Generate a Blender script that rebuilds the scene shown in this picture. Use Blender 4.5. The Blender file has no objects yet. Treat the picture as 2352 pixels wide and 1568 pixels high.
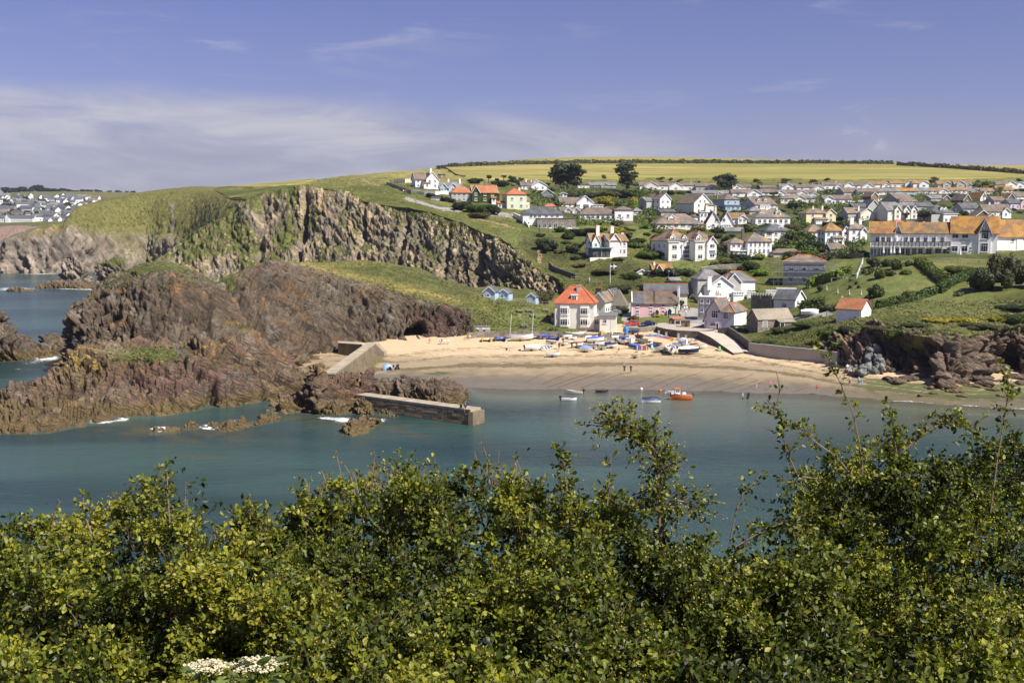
import bpy, bmesh, math, random
import numpy as np
from mathutils import Vector, Matrix
from mathutils.bvhtree import BVHTree

# ------------------------------------------------------------------ scene, camera, world, sun
SC = bpy.context.scene
COL = SC.collection
F, CX, CY, PITCH, H = 2490.0, 1176.0, 784.0, math.radians(6.28), 30.0
cam_d = bpy.data.cameras.new('camera'); cam = bpy.data.objects.new('camera', cam_d); COL.objects.link(cam)
cam.location = (0, 0, H); cam.rotation_euler = (math.pi / 2 - PITCH, 0, 0)
cam_d.sensor_width = 36; cam_d.lens = F / 2352 * 36; cam_d.clip_start = 0.2; cam_d.clip_end = 20000
SC.camera = cam
SUN_EL, SUN_AZ = math.radians(51), math.radians(127)       # azimuth clockwise from +Y (view direction)
sun_d = bpy.data.lights.new('sun', 'SUN'); sun_d.energy = 5.0; sun_d.angle = math.radians(0.5); sun_d.color = (1, 0.95, 0.86)
sun = bpy.data.objects.new('sun', sun_d); COL.objects.link(sun)
sd = Vector((math.sin(SUN_AZ) * math.cos(SUN_EL), math.cos(SUN_AZ) * math.cos(SUN_EL), math.sin(SUN_EL)))
sun.rotation_euler = sd.to_track_quat('Z', 'Y').to_euler(); sun.location = sd * 300
SC.view_settings.view_transform = 'Standard'; SC.view_settings.look = 'None'
SC.view_settings.exposure = 0.62; SC.view_settings.gamma = 1.0
SC.cycles.max_bounces = 6; SC.cycles.transparent_max_bounces = 10; SC.cycles.diffuse_bounces = 3
SC.cycles.use_denoising = True

# ------------------------------------------------------------------ node helpers
class G:
    """tiny wrapper that makes node graphs short to write"""
    def __init__(s, tree): s.t = tree; tree.nodes.clear()
    def n(s, ty, ins=None, out=0, **props):
        nd = s.t.nodes.new('ShaderNode' + ty)
        for k, v in props.items(): setattr(nd, k, v)
        for k, v in (ins or {}).items():
            sock = nd.inputs[k]
            if isinstance(v, bpy.types.NodeSocket): s.t.links.new(v, sock)
            else:
                if isinstance(v, (tuple, list)) and len(v) == 3 and sock.type == 'RGBA': v = (*v, 1)
                sock.default_value = v
        s.last = nd
        return nd.outputs[out] if len(nd.outputs) else None
    def math(s, op, a, b=0.0, c=None, clamp=False):
        ins = {0: a, 1: b}
        if c is not None: ins[2] = c
        return s.n('Math', ins, operation=op, use_clamp=clamp)
    def vm(s, op, a, b=(0, 0, 0)): return s.n('VectorMath', {0: a, 1: b}, operation=op)
    def ramp(s, fac, stops, interp='LINEAR'):
        o = s.n('ValToRGB', {0: fac}); r = s.last.color_ramp; r.interpolation = interp
        while len(r.elements) < len(stops): r.elements.new(0.5)
        for e, (p, c) in zip(r.elements, stops):
            e.position = p; e.color = (*c, 1) if len(c) == 3 else c
        return o
    def sm(s, v, a, b, lo=0.0, hi=1.0):
        return s.n('MapRange', {'Value': v, 'From Min': a, 'From Max': b, 'To Min': lo, 'To Max': hi}, interpolation_type='SMOOTHSTEP')
    def mix(s, f, a, b, mode='MIX'):
        nd = s.t.nodes.new('ShaderNodeMix'); nd.data_type = 'RGBA'; nd.blend_type = mode
        for k, v in ((0, f), (6, a), (7, b)):
            if isinstance(v, bpy.types.NodeSocket): s.t.links.new(v, nd.inputs[k])
            else: nd.inputs[k].default_value = (*v, 1) if isinstance(v, tuple) and len(v) == 3 else v
        return nd.outputs[2]
    def noise(s, vec, scale, detail=4, rough=0.55, dist=0.0):
        ins = {'Scale': scale, 'Detail': detail, 'Roughness': rough, 'Distortion': dist}
        if vec is not None: ins['Vector'] = vec
        return s.n('TexNoise', ins)
    def vor(s, vec, scale, feature='F1', out=0):
        ins = {'Scale': scale}
        if vec is not None: ins['Vector'] = vec
        return s.n('TexVoronoi', ins, out=out, feature=feature)
    def attr(s, name): return s.n('Attribute', {}, out=2, attribute_name=name)
    def acol(s, name): return s.n('Attribute', {}, out=0, attribute_name=name)
    def bump(s, h, strength=0.5, dist=0.1): return s.n('Bump', {'Height': h, 'Strength': strength, 'Distance': dist})

def srgb(r, g, b):
    f = lambda c: (c / 255 / 12.92) if c / 255 <= 0.04045 else ((c / 255 + 0.055) / 1.055) ** 2.4
    return (f(r), f(g), f(b))

MATS = {}
def newmat(name):
    m = bpy.data.materials.new(name); m.use_nodes = True
    MATS[name] = m
    return m, G(m.node_tree)
def finish(g, base, rough=0.8, normal=None, spec=0.3, metal=0.0, extra=None):
    ins = {'Base Color': base, 'Roughness': rough, 'Specular IOR Level': spec, 'Metallic': metal}
    if normal is not None: ins['Normal'] = normal
    ins.update(extra or {})
    b = g.n('BsdfPrincipled', ins)
    g.n('OutputMaterial', {'Surface': b})

# ------------------------------------------------------------------ world: Nishita sky with a high veil of cloud
W_ = bpy.data.worlds.new('World'); SC.world = W_; W_.use_nodes = True
g = G(W_.node_tree)
sky = g.n('TexSky', {}, sky_type='NISHITA', sun_disc=False, sun_elevation=SUN_EL, sun_rotation=SUN_AZ, altitude=30, air_density=1.0, dust_density=0.6, ozone_density=2.6)
skyc = g.mix(1.0, sky, (1.02, 0.845, 1.23), 'MULTIPLY')
d = g.n('TexCoord', {}, out=0)
sx, sy, sz = (g.n('SeparateXYZ', {0: d}, out=i) for i in range(3))
# a soft bank of high cloud low in the north-west, thinning to wisps elsewhere
nb = g.noise(g.n('Mapping', {0: d, 'Scale': (2.2, 2.2, 9.0)}), 1.0, 6, 0.55, 0.5)
nf = g.noise(g.n('Mapping', {0: d, 'Scale': (5.0, 5.0, 30.0), 'Rotation': (0.0, 0.10, 0.0)}), 1.0, 6, 0.6, 1.0)
west = g.sm(g.math('ADD', g.math('MULTIPLY', sx, -0.75), g.math('MULTIPLY', sy, 0.45)), 0.02, 0.62)
topz = g.math('MULTIPLY_ADD', west, 0.055, 0.060)
e1 = g.math('SUBTRACT', g.math('ADD', topz, g.math('MULTIPLY', g.math('SUBTRACT', nb, 0.5), 0.075)), sz)
bank = g.math('MULTIPLY', g.sm(e1, -0.004, 0.030), g.math('MULTIPLY', g.sm(west, 0.0, 0.75, 0.30, 1.0), g.sm(nf, 0.30, 0.70, 0.60, 1.0)))
wisp = g.math('MULTIPLY', g.math('MULTIPLY', g.sm(nf, 0.53, 0.74), g.sm(nb, 0.44, 0.62)), g.sm(sz, 0.30, 0.08, 0.25, 0.60))
lowhaze = g.sm(sz, 0.12, 0.0, 0.0, 0.40); bank = g.math('MULTIPLY', bank, g.sm(sz, -0.06, -0.01))
cm = g.math('MAXIMUM', g.math('MAXIMUM', bank, wisp), lowhaze)
cloudc = g.mix(g.sm(g.math('ADD', g.math('MULTIPLY', nb, 0.5), g.math('MULTIPLY', nf, 0.5)), 0.36, 0.62), (4.6, 4.9, 6.3), (7.4, 7.3, 8.3))
bgc = g.mix(cm, skyc, cloudc)
bg = g.n('Background', {'Color': bgc, 'Strength': 0.05})
g.n('OutputWorld', {'Surface': bg})

# ------------------------------------------------------------------ picture <-> place
cp, sp = math.cos(PITCH), math.sin(PITCH)
def ray(px, py):
    x, y = (px - CX) / F, (CY - py) / F
    return np.array([x, cp + y * sp, -sp + y * cp])
def P(px, py, Y):
    r = ray(px, py); k = Y / r[1]
    return np.array([r[0] * k, Y, H + r[2] * k])
def PZ(px, py, Z=0.0):
    r = ray(px, py); k = (Z - H) / r[2]
    return np.array([r[0] * k, r[1] * k, Z])
def W(px, Y, Z):
    depth = Y * cp + (H - Z) * sp
    return np.array([(px - CX) / F * depth, Y, Z])
def proj(p):
    dy = p[1] * cp + (H - p[2]) * sp; up = (p[2] - H) * cp + p[1] * sp
    return CX + F * p[0] / dy, CY - F * up / dy

# ------------------------------------------------------------------ numpy noise
_rng = np.random.default_rng(7)
_perm = _rng.permutation(256); _perm = np.concatenate([_perm, _perm, _perm])
_val = _rng.uniform(-1, 1, 256)
def _h(ix, iy, iz): return _perm[(_perm[(_perm[ix & 255] + iy) & 255] + iz) & 255]
def vnoise(p):
    i = np.floor(p).astype(np.int64); f = p - i; u = f * f * f * (f * (f * 6 - 15) + 10)
    r = np.zeros(len(p))
    for a in (0, 1):
        wx = u[:, 0] if a else 1 - u[:, 0]
        for b in (0, 1):
            wy = u[:, 1] if b else 1 - u[:, 1]
            for c in (0, 1):
                wz = u[:, 2] if c else 1 - u[:, 2]
                r += wx * wy * wz * _val[_h(i[:, 0] + a, i[:, 1] + b, i[:, 2] + c)]
    return r
def fbm(p, octv=4, gain=0.5, lac=2.03):
    a, r = 1.0, np.zeros(len(p))
    for k in range(octv):
        r += a * vnoise(p + 17.3 * k); p = p * lac; a *= gain
    return r
def ridged(p, octv=4, gain=0.5):
    a, r = 1.0, np.zeros(len(p))
    for k in range(octv):
        r += a * (1 - 2 * np.abs(vnoise(p + 9.1 * k))); p = p * 2.07; a *= gain
    return r
def worley(p):
    """F1, F2 and the random value of the nearest cell"""
    i = np.floor(p).astype(np.int64); n = len(p)
    f1 = np.full(n, 9.0); f2 = np.full(n, 9.0); cv = np.zeros(n); tl = np.zeros(n)
    for a in (-1, 0, 1):
        for b in (-1, 0, 1):
            for c in (-1, 0, 1):
                hx = _h(i[:, 0] + a, i[:, 1] + b, i[:, 2] + c)
                q = np.stack([i[:, 0] + a + 0.5 + 0.45 * _val[hx], i[:, 1] + b + 0.5 + 0.45 * _val[(hx * 7 + 31) & 255], i[:, 2] + c + 0.5 + 0.45 * _val[(hx * 13 + 77) & 255]], 1)
                dd = np.sqrt(((q - p) ** 2).sum(1)); v = _val[(hx * 5 + 11) & 255]
                new = dd < f1
                f2 = np.where(new, f1, np.minimum(f2, dd)); cv = np.where(new, v, cv); f1 = np.where(new, dd, f1)
                tilt = (p[:, 0] - q[:, 0]) * _val[(hx * 3 + 5) & 255] + (p[:, 1] - q[:, 1]) * _val[(hx * 11 + 3) & 255] + (p[:, 2] - q[:, 2]) * _val[(hx * 17 + 9) & 255]
                tl = np.where(new, tilt, tl)
    return f1, f2, cv + 1.5 * tl
def rotm(ax, ay, az): return np.array(Matrix.Rotation(az, 3, 'Z') @ Matrix.Rotation(ay, 3, 'Y') @ Matrix.Rotation(ax, 3, 'X'))
def sstep(x, a, b):
    t = np.clip((x - a) / (b - a), 0, 1); return t * t * (3 - 2 * t)

# ------------------------------------------------------------------ objects and tags
def tag(o, label=None, cat=None, group=None, kind=None):
    if label: o['label'] = label
    if cat: o['category'] = cat
    if group: o['group'] = group
    if kind: o['kind'] = kind
    return o
def text_mesh(name, body, size, mat, extrude=0.02):
    cu = bpy.data.curves.new(name, 'FONT'); cu.body = body; cu.size = size; cu.align_x = 'CENTER'; cu.extrude = extrude; cu.resolution_u = 2
    t = bpy.data.objects.new(name, cu); me = bpy.data.meshes.new_from_object(t); bpy.data.objects.remove(t); me.materials.clear(); me.materials.append(mat)
    return me
def mesh_np(name, V, faces, mats=(), smooth=False, attrs=None, fmat=None):
    """mesh data from numpy arrays: V (n,3), faces (m,3|4) or list"""
    me = bpy.data.meshes.new(name)
    if isinstance(faces, np.ndarray):
        m, k = faces.shape
        me.vertices.add(len(V)); me.vertices.foreach_set('co', np.asarray(V, np.float32).ravel())
        me.loops.add(m * k); me.loops.foreach_set('vertex_index', faces.astype(np.int32).ravel())
        me.polygons.add(m); me.polygons.foreach_set('loop_start', np.arange(0, m * k, k, dtype=np.int32))
        me.polygons.foreach_set('loop_total', np.full(m, k, np.int32))
        me.update(calc_edges=True)
    else:
        me.from_pydata([tuple(v) for v in V], [], [tuple(f) for f in faces]); me.update()
    for mt in mats: me.materials.append(mt)
    if fmat is not None: me.polygons.foreach_set('material_index', np.asarray(fmat, np.int32))
    if smooth: me.polygons.foreach_set('use_smooth', np.ones(len(me.polygons), bool))
    for k, v in (attrs or {}).items():
        if np.ndim(v) == 2:
            a = me.attributes.new(k, 'FLOAT_COLOR', 'POINT'); v4 = np.ones((len(V), 4), np.float32); v4[:, :3] = v
            a.data.foreach_set('color', v4.ravel())
        else:
            a = me.attributes.new(k, 'FLOAT', 'POINT'); a.data.foreach_set('value', np.asarray(v, np.float32))
    return me
def link(name, data, parent=None, loc=None, rot=None, scale=None):
    o = bpy.data.objects.new(name, data); COL.objects.link(o)
    if parent is not None: o.parent = parent
    if loc is not None: o.location = loc
    if rot is not None: o.rotation_euler = rot
    if scale is not None: o.scale = scale
    return o
def empty(name, loc, rz=0.0, label=None, cat=None, group=None):
    o = link(name, None, None, loc, (0, 0, rz)); o.empty_display_size = 0.2
    return tag(o, label, cat, group, 'thing' if cat else None)

# ------------------------------------------------------------------ sheets of land
def cubic(A, t):
    """Catmull-Rom along axis 0 of A at parameters t (0..n-1)"""
    n = len(A); i = np.clip(np.floor(t).astype(int), 0, n - 2); f = (t - i)[(...,) + (None,) * (A.ndim - 1)]
    p0, p1, p2, p3 = A[np.maximum(i - 1, 0)], A[i], A[i + 1], A[np.minimum(i + 2, n - 1)]
    k = 0.38
    m1, m2 = (p2 - p0) * k, (p3 - p1) * k
    f2, f3 = f * f, f * f * f
    return (2 * f3 - 3 * f2 + 1) * p1 + (f3 - 2 * f2 + f) * m1 + (-2 * f3 + 3 * f2) * p2 + (f3 - f2) * m2
def grid_from_rows(rows, nu, nv):
    A = np.array(rows, float)                                   # rows x stations x 3
    seg = np.linalg.norm(np.diff(A, axis=1), axis=2).mean(0); cs = np.concatenate([[0], np.cumsum(seg)])
    tu = np.interp(np.linspace(0, cs[-1], nu), cs, np.arange(A.shape[1]))
    seg = np.linalg.norm(np.diff(A, axis=0), axis=2).mean(1); cs = np.concatenate([[0], np.cumsum(seg)])
    tv = np.interp(np.linspace(0, cs[-1], nv), cs, np.arange(A.shape[0]))
    B = cubic(A, tv); B = np.swapaxes(cubic(np.swapaxes(B, 0, 1), tu), 0, 1)
    return B, tu, tv
def grid_normals(Gd):
    du = np.gradient(Gd, axis=1); dv = np.gradient(Gd, axis=0)
    n = np.cross(du, dv); n /= np.linalg.norm(n, axis=2, keepdims=True) + 1e-9
    return n
def quads(nv, nu):
    i = np.arange(nv * nu).reshape(nv, nu)
    return np.stack([i[:-1, :-1], i[:-1, 1:], i[1:, 1:], i[1:, :-1]], -1).reshape(-1, 4)
LAND = []                                                        # (V, quads) of everything one can stand on
def sheet(name, Gd, mat, attrs=None, land=True, kind='structure', smooth=None):
    if smooth is None: smooth = 'rock' not in mat.name or mat.name == 'rock_far'
    nv, nu = Gd.shape[:2]; V = Gd.reshape(-1, 3); Q = quads(nv, nu)
    me = mesh_np(name, V, Q, [mat], smooth, {k: a.ravel() if a.ndim == 2 else a.reshape(-1, 3) for k, a in (attrs or {}).items()})
    o = link(name, me); tag(o, kind=kind)
    if land: LAND.append((V, Q))
    return o
def rock_disp(Pt, R, cell=(7, 7, 2.2), a=(1.0, 0.55, 0.5), seed=0.0):
    """bedded, blocky rock: big blocks, small blocks and roughness in a dipping frame"""
    q = Pt @ R + seed
    w = np.stack([fbm(q * 0.11 + 3, 2), fbm(q * 0.11 + 51, 2), fbm(q * 0.11 + 97, 2)], 1)
    c = np.array(cell)
    f1, f2, cv = worley((q + w * 2.0) / c)
    g1, g2, cw = worley((q + w) / (c * 0.38) + 5.5)
    h1, h2, cx_ = worley((q + w * 0.5) / (c * 0.16) + 2.2)
    bd = q[:, 2] / (c[2] * 0.55) + w[:, 0] * 1.2; bed = bd - np.floor(bd); bed = np.where(bed < 0.8, bed / 0.8, (1 - bed) / 0.2) - 0.5
    dsp = a[0] * 0.55 * bed + a[0] * (cv - 1.5 * np.exp(-(f2 - f1) * 13)) + a[1] * (cw - 1.3 * np.exp(-(g2 - g1) * 11)) + a[1] * 0.4 * cx_ + a[2] * 0.7 * fbm(q * 0.6, 3)
    return dsp, None, np.clip(cv * 0.6 + cw * 0.5, -1, 1)
# ------------------------------------------------------------------ land materials
def m_rock(name,cols,zone=None,dip=(0.5,0.3,0.2),st=(0.10,0.10,0.75),grass=((0.058,0.072,0.018),(0.135,0.135,0.042)),tide=True,bump=0.9,ochre=None):
    m,g=newmat(name)
    pos=g.n('NewGeometry',{},out=0)
    mp=g.n('Mapping',{0:pos,'Rotation':dip,'Scale':tuple(1/q for q in st)},vector_type='TEXTURE')
    n1=g.noise(mp,1.6,8,0.62,0.9)
    n2=g.noise(pos,0.055,4,0.6)
    n3=g.noise(mp,7.0,6,0.7,0.4)
    n4=g.noise(pos,1.3,5,0.65)
    c=g.ramp(n1,[(0.28+0.44*i/(len(cols)-1),cc) for i,cc in enumerate(cols)])
    if zone:
        f=g.sm(g.math('ADD',n2,g.math('MULTIPLY',g.math('SUBTRACT',n4,0.5),0.25)),0.46,0.60)
        c=g.mix(g.math('MULTIPLY',f,0.75),c,zone[0])
        hz=g.attr('zone')
        c=g.mix(g.math('MULTIPLY',hz,g.sm(n4,0.25,0.7,0.35,0.95)),c,zone[1])
    if ochre:
        n5=g.noise(g.n('Mapping',{0:pos,'Rotation':dip,'Scale':(7,7,3)},vector_type='TEXTURE'),1.0,6,0.65,0.6)
        c=g.mix(g.sm(n5,0.54,0.68,0,0.55),c,ochre);c=g.mix(g.sm(n5,0.45,0.34,0,0.65),c,(0.168,0.152,0.130))
    c=g.mix(1.0,c,g.ramp(n3,[(0.30,(0.50,0.48,0.47)),(0.5,(1.0,1.0,1.0)),(0.72,(1.42,1.38,1.30))]),'MULTIPLY')
    c=g.mix(1.0,c,g.ramp(g.attr('block'),[(0.0,(0.58,0.58,0.60)),(1.0,(1.42,1.38,1.30))]),'MULTIPLY')
    z=g.n('SeparateXYZ',{0:pos},out=2)
    if tide:
        zt=g.math('ADD',z,g.math('MULTIPLY',g.math('SUBTRACT',n4,0.5),1.2))
        c=g.mix(g.sm(zt,2.1,1.2,0,0.75),c,(0.145,0.105,0.045))
    lich=g.math('MULTIPLY',g.attr('lichen'),g.sm(g.noise(pos,0.8,4),0.5,0.62))
    c=g.mix(lich,c,(0.42,0.30,0.04))
    gf=g.math('ADD',g.attr('grass'),g.math('MULTIPLY',g.math('SUBTRACT',g.noise(pos,0.9,6,0.7),0.5),1.6))
    gc=g.mix(g.sm(g.noise(pos,0.35,5,0.65),0.36,0.66),grass[0],grass[1])
    gc=g.mix(g.math('MULTIPLY',g.attr('dry'),g.sm(n4,0.3,0.65)),gc,(0.36,0.28,0.09))
    gc=g.mix(1.0,gc,g.ramp(g.noise(pos,3.2,4,0.7),[(0.3,(0.6,0.62,0.55)),(0.7,(1.35,1.3,1.3))]),'MULTIPLY')
    gm=g.sm(gf,0.42,0.60)
    c=g.mix(gm,c,gc)
    bh=g.math('ADD',g.math('MULTIPLY',n1,1.0),g.math('ADD',g.math('MULTIPLY',n3,0.55),g.math('MULTIPLY',g.vor(mp,4.0,'DISTANCE_TO_EDGE'),0.5)))
    bn=g.bump(bh,bump,0.75)
    finish(g,c,0.85,bn,0.25)
    return m

def m_turf(name):
    m,g=newmat(name)
    pos=g.n('NewGeometry',{},out=0)
    n1=g.noise(pos,0.028,5,0.6);n2=g.noise(pos,0.16,6,0.65);n3=g.noise(pos,1.1,5,0.7)
    c=g.ramp(g.math('ADD',g.math('MULTIPLY',n1,0.5),g.math('MULTIPLY',n2,0.5)),[(0.34,(0.048,0.062,0.016)),(0.47,(0.088,0.100,0.026)),(0.56,(0.135,0.138,0.040)),(0.68,(0.22,0.195,0.072))])
    lawn=g.mix(g.sm(n2,0.3,0.7),(0.105,0.130,0.034),(0.155,0.165,0.055))
    c=g.mix(g.attr('lawn'),c,lawn)
    c=g.mix(g.math('MULTIPLY',g.attr('scrub'),g.sm(n2,0.36,0.58)),c,(0.042,0.046,0.018))
    c=g.mix(g.math('MULTIPLY',g.attr('dry'),g.sm(n2,0.3,0.6)),c,(0.36,0.30,0.11))
    c=g.mix(1.0,c,g.ramp(n3,[(0.3,(0.62,0.64,0.6)),(0.7,(1.32,1.3,1.25))]),'MULTIPLY')
    soil=g.math('ADD',g.attr('soil'),g.math('MULTIPLY',g.math('SUBTRACT',n3,0.5),1.0))
    c=g.mix(g.sm(soil,0.45,0.6),c,g.mix(n3,(0.20,0.12,0.075),(0.36,0.25,0.15)))
    road=g.attr('road')
    c=g.mix(g.sm(road,0.4,0.6),c,g.mix(n3,(0.25,0.24,0.225),(0.34,0.33,0.30)))
    finish(g,c,0.9,g.bump(g.math('ADD',n2,g.math('MULTIPLY',n3,0.5)),0.55,0.6),0.15)
    return m

def m_field():
    m,g=newmat('field_crop')
    pos=g.n('NewGeometry',{},out=0)
    x,y=(g.n('SeparateXYZ',{0:pos},out=i) for i in (0,1))
    st=g.noise(g.n('Mapping',{0:pos,'Scale':(0.004,0.03,1),'Rotation':(0,0,0.05)}),1.0,7,0.7,0.3)
    st2=g.noise(g.n('Mapping',{0:pos,'Scale':(0.012,0.16,1),'Rotation':(0,0,0.04)}),1.0,5,0.7,0.2)
    c=g.ramp(st,[(0.30,(0.13,0.14,0.032)),(0.44,(0.20,0.19,0.05)),(0.54,(0.275,0.235,0.082)),(0.68,(0.42,0.335,0.16))])
    c=g.mix(1.0,c,g.ramp(st2,[(0.3,(0.72,0.78,0.62)),(0.7,(1.25,1.18,1.2))]),'MULTIPLY')
    finish(g,c,0.9,g.bump(st2,0.3,0.5),0.15)
    return m

def m_sand():
    m,g=newmat('beach_sand')
    pos=g.n('NewGeometry',{},out=0)
    z=g.n('SeparateXYZ',{0:pos},out=2)
    n2=g.noise(pos,0.25,5,0.6);n3=g.noise(pos,2.5,5,0.7)
    zz=g.math('ADD',z,g.math('MULTIPLY',g.math('SUBTRACT',n2,0.5),0.8))
    dry=g.mix(n2,(0.50,0.372,0.222),(0.61,0.468,0.295))
    damp=g.mix(n2,(0.27,0.205,0.13),(0.345,0.265,0.17))
    wet=g.mix(n2,(0.15,0.122,0.074),(0.21,0.172,0.108))
    c=g.mix(g.sm(zz,1.2,2.2),damp,dry)
    c=g.mix(g.sm(zz,1.05,0.4),c,wet)
    c=g.mix(1.0,c,g.ramp(n3,[(0.3,(0.86,0.85,0.83)),(0.7,(1.08,1.08,1.07))]),'MULTIPLY')
    wm=g.noise(g.n('Mapping',{0:pos,'Scale':(0.55,1.1,1),'Rotation':(0,0,0.1)}),0.8,8,0.75,0.9)
    w=g.math('ADD',g.attr('weed'),g.math('MULTIPLY',g.math('SUBTRACT',wm,0.5),1.7))
    wc=g.mix(g.sm(n3,0.4,0.6),(0.085,0.065,0.03),(0.16,0.125,0.06))
    wc=g.mix(g.attr('green'),wc,(0.06,0.085,0.02))
    c=g.mix(g.sm(w,0.40,0.58,0,0.88),c,wc)
    rough=g.sm(zz,0.35,0.85,0.28,0.9)
    foot=g.noise(pos,1.4,3,0.6)
    finish(g,c,rough,g.bump(g.math('ADD',foot,g.math('MULTIPLY',n3,0.4)),g.sm(zz,0.8,1.9,0.05,0.6),0.25),0.3)
    return m

def m_sea():
    m,g=newmat('sea_water')
    pos=g.n('NewGeometry',{},out=0)
    big=g.noise(g.n('Mapping',{0:pos,'Scale':(0.012,0.03,1)}),1.0,3,0.5,0.4)
    deep=g.mix(g.sm(big,0.40,0.62),(0.020,0.045,0.044),(0.038,0.080,0.070))
    shal=g.attr('shallow')
    body=g.mix(g.sm(shal,0.0,0.75),deep,(0.125,0.140,0.100))
    reef=g.math('MULTIPLY',g.attr('reef'),g.sm(g.noise(pos,0.25,4),0.38,0.6))
    body=g.mix(g.math('MULTIPLY',reef,0.75),body,(0.085,0.075,0.035))
    # waves: small wind ripples over a longer swell
    mp=g.n('Mapping',{0:pos,'Scale':(0.55,1.25,1),'Rotation':(0,0,-0.3)})
    w1=g.noise(mp,0.9,5,0.62,0.5)
    w2=g.noise(mp,0.12,4,0.55,0.4)
    hgt=g.math('ADD',g.math('MULTIPLY',w1,0.55),g.math('MULTIPLY',w2,1.3))
    bn=g.bump(hgt,0.8,0.6)
    fm=g.noise(g.n('Mapping',{0:pos,'Scale':(0.5,1.1,1)}),1.1,8,0.8,1.6)
    fo=g.sm(g.math('ADD',g.attr('foam'),g.math('MULTIPLY',g.math('SUBTRACT',fm,0.5),1.8)),0.55,0.72)
    wb=g.n('BsdfPrincipled',{'Base Color':body,'Roughness':0.20,'IOR':1.33,'Specular IOR Level':0.36,'Normal':bn})
    tr=g.n('BsdfTransparent',{'Color':(0.80,0.86,0.80)})
    thin=g.sm(shal,0.55,1.0,0.0,0.85)
    s=g.n('MixShader',{0:thin,1:wb,2:tr})
    gl=g.n('BsdfGlossy',{'Color':(1,1,1),'Roughness':0.15,'Normal':bn})
    fr=g.n('Fresnel',{'IOR':1.33,'Normal':bn})
    s=g.n('MixShader',{0:g.math('MULTIPLY',fr,thin),1:s,2:gl})
    fb=g.n('BsdfPrincipled',{'Base Color':(0.82,0.85,0.86),'Roughness':0.7})
    s=g.n('MixShader',{0:fo,1:s,2:fb})
    g.n('OutputMaterial',{'Surface':s})
    return m

ROCK_HEAD=m_rock('rock_headland',[(0.018,0.0155,0.013),(0.052,0.041,0.031),(0.098,0.070,0.046),(0.118,0.099,0.079),(0.215,0.186,0.148)],
                   zone=((0.125,0.104,0.080),(0.11,0.058,0.052)),dip=(0.25,0.6,0.15),ochre=(0.235,0.12,0.042))
ROCK_ISLE=m_rock('rock_island',[(0.022,0.0175,0.014),(0.066,0.048,0.035),(0.120,0.086,0.056),(0.160,0.122,0.082),(0.245,0.197,0.138)],
                   zone=((0.13,0.083,0.062),(0.115,0.064,0.058)),dip=(0.2,0.45,0.3),ochre=(0.25,0.165,0.06))
ROCK_CLIFF=m_rock('rock_cliff',[(0.055,0.045,0.034),(0.125,0.102,0.075),(0.205,0.166,0.115),(0.30,0.242,0.16),(0.42,0.34,0.222)],
                    zone=((0.185,0.165,0.135),(0.39,0.31,0.195)),dip=(0.3,0.75,0.1),st=(0.06,0.06,0.32),ochre=(0.40,0.27,0.13))
ROCK_FAR=m_rock('rock_far',[(0.058,0.049,0.04),(0.115,0.098,0.078),(0.175,0.148,0.12),(0.24,0.205,0.17),(0.34,0.295,0.25)],
                  zone=((0.18,0.15,0.125),(0.30,0.15,0.115)),dip=(0.2,1.0,0.0),st=(0.03,0.03,0.16),tide=False)
ROCK_DARK=m_rock('rock_shore',[(0.026,0.021,0.018),(0.066,0.050,0.040),(0.115,0.086,0.066),(0.16,0.122,0.095),(0.23,0.18,0.145)],
                   zone=((0.13,0.098,0.074),(0.25,0.155,0.11)),dip=(0.3,0.3,0.2))
TURF=m_turf('turf');FIELD=m_field();SAND=m_sand();SEA=m_sea()

# ------------------------------------------------------------------ beach
bpx=[640,700,780,850,920,1000,1060,1150,1280,1420,1560,1700,1850,1950,2050,2150,2250,2352,2480,2650]
def brow(py,z): return [PZ(a,b,c) for a,b,c in zip(bpx,py,z)]
r4y=[790,790,790,792,788,780,776,772,772,772,772,790,822,848,864,876,874,862,850,850]
r4z=[2.2,2.2,2.2,2.4,2.6,3,3.2,3.4,3.4,3.4,3.4,3.2,2.6,2.2,2,1.8,1.8,1.8,1.8,1.8]
r3y=[815,815,815,815,812,803,800,797,797,797,797,810,838,860,876,888,888,885,885,885]
r3z=[1.5,1.5,1.5,1.7,1.9,2.2,2.4,2.5,2.5,2.5,2.5,2.4,1.9,1.6,1.4,1.3,1.2,1.2,1.2,1.2]
r2y=[838,838,838,838,836,830,826,826,826,826,826,835,856,876,890,902,906,905,908,910]
r2z=[.9,.9,.9,1,1.1,1.3,1.4,1.5,1.5,1.5,1.5,1.5,1.4,1.1,.9,.8,.7,.7,.7,.7]
r1y=[860,860,860,860,860,860,858,860,860,860,862,868,880,895,904,914,920,924,930,932]
r1z=[.4,.4,.4,.5,.5,.6,.6,.7,.7,.7,.7,.7,.6,.5,.4,.4,.3,.3,.3,.3]
r0y=[885,885,885,885,885,885,887,893,894,894,896,900,905,912,918,925,932,938,946,952]
rows=[brow([y+260 for y in r0y],[-8]*20),brow([y+90 for y in r0y],[-3.2]*20),brow([y+24 for y in r0y],[-0.8]*20),
        brow(r0y,[0]*20),brow(r1y,r1z),brow(r2y,r2z),brow(r3y,r3z),brow(r4y,r4z)]
rows.append([p+np.array([0,14,0.5]) for p in rows[-1]]);rows.append([p+np.array([0,25,0.5]) for p in rows[-1]])
Gd,tu,tv=grid_from_rows(rows,420,220)
V=Gd.reshape(-1,3)
Gd[...,2]+=(0.05*fbm(V*np.array([0.25,0.25,0]),3)).reshape(Gd.shape[:2])+(0.035*fbm(V*np.array([1.1,1.1,0]),2)).reshape(Gd.shape[:2])
pxg,pyg=proj(np.moveaxis(Gd,-1,0))
TV=np.repeat(tv[:,None],len(tu),1)
def band(v,c,w): return np.exp(-((v-c)/w)**2)
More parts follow.
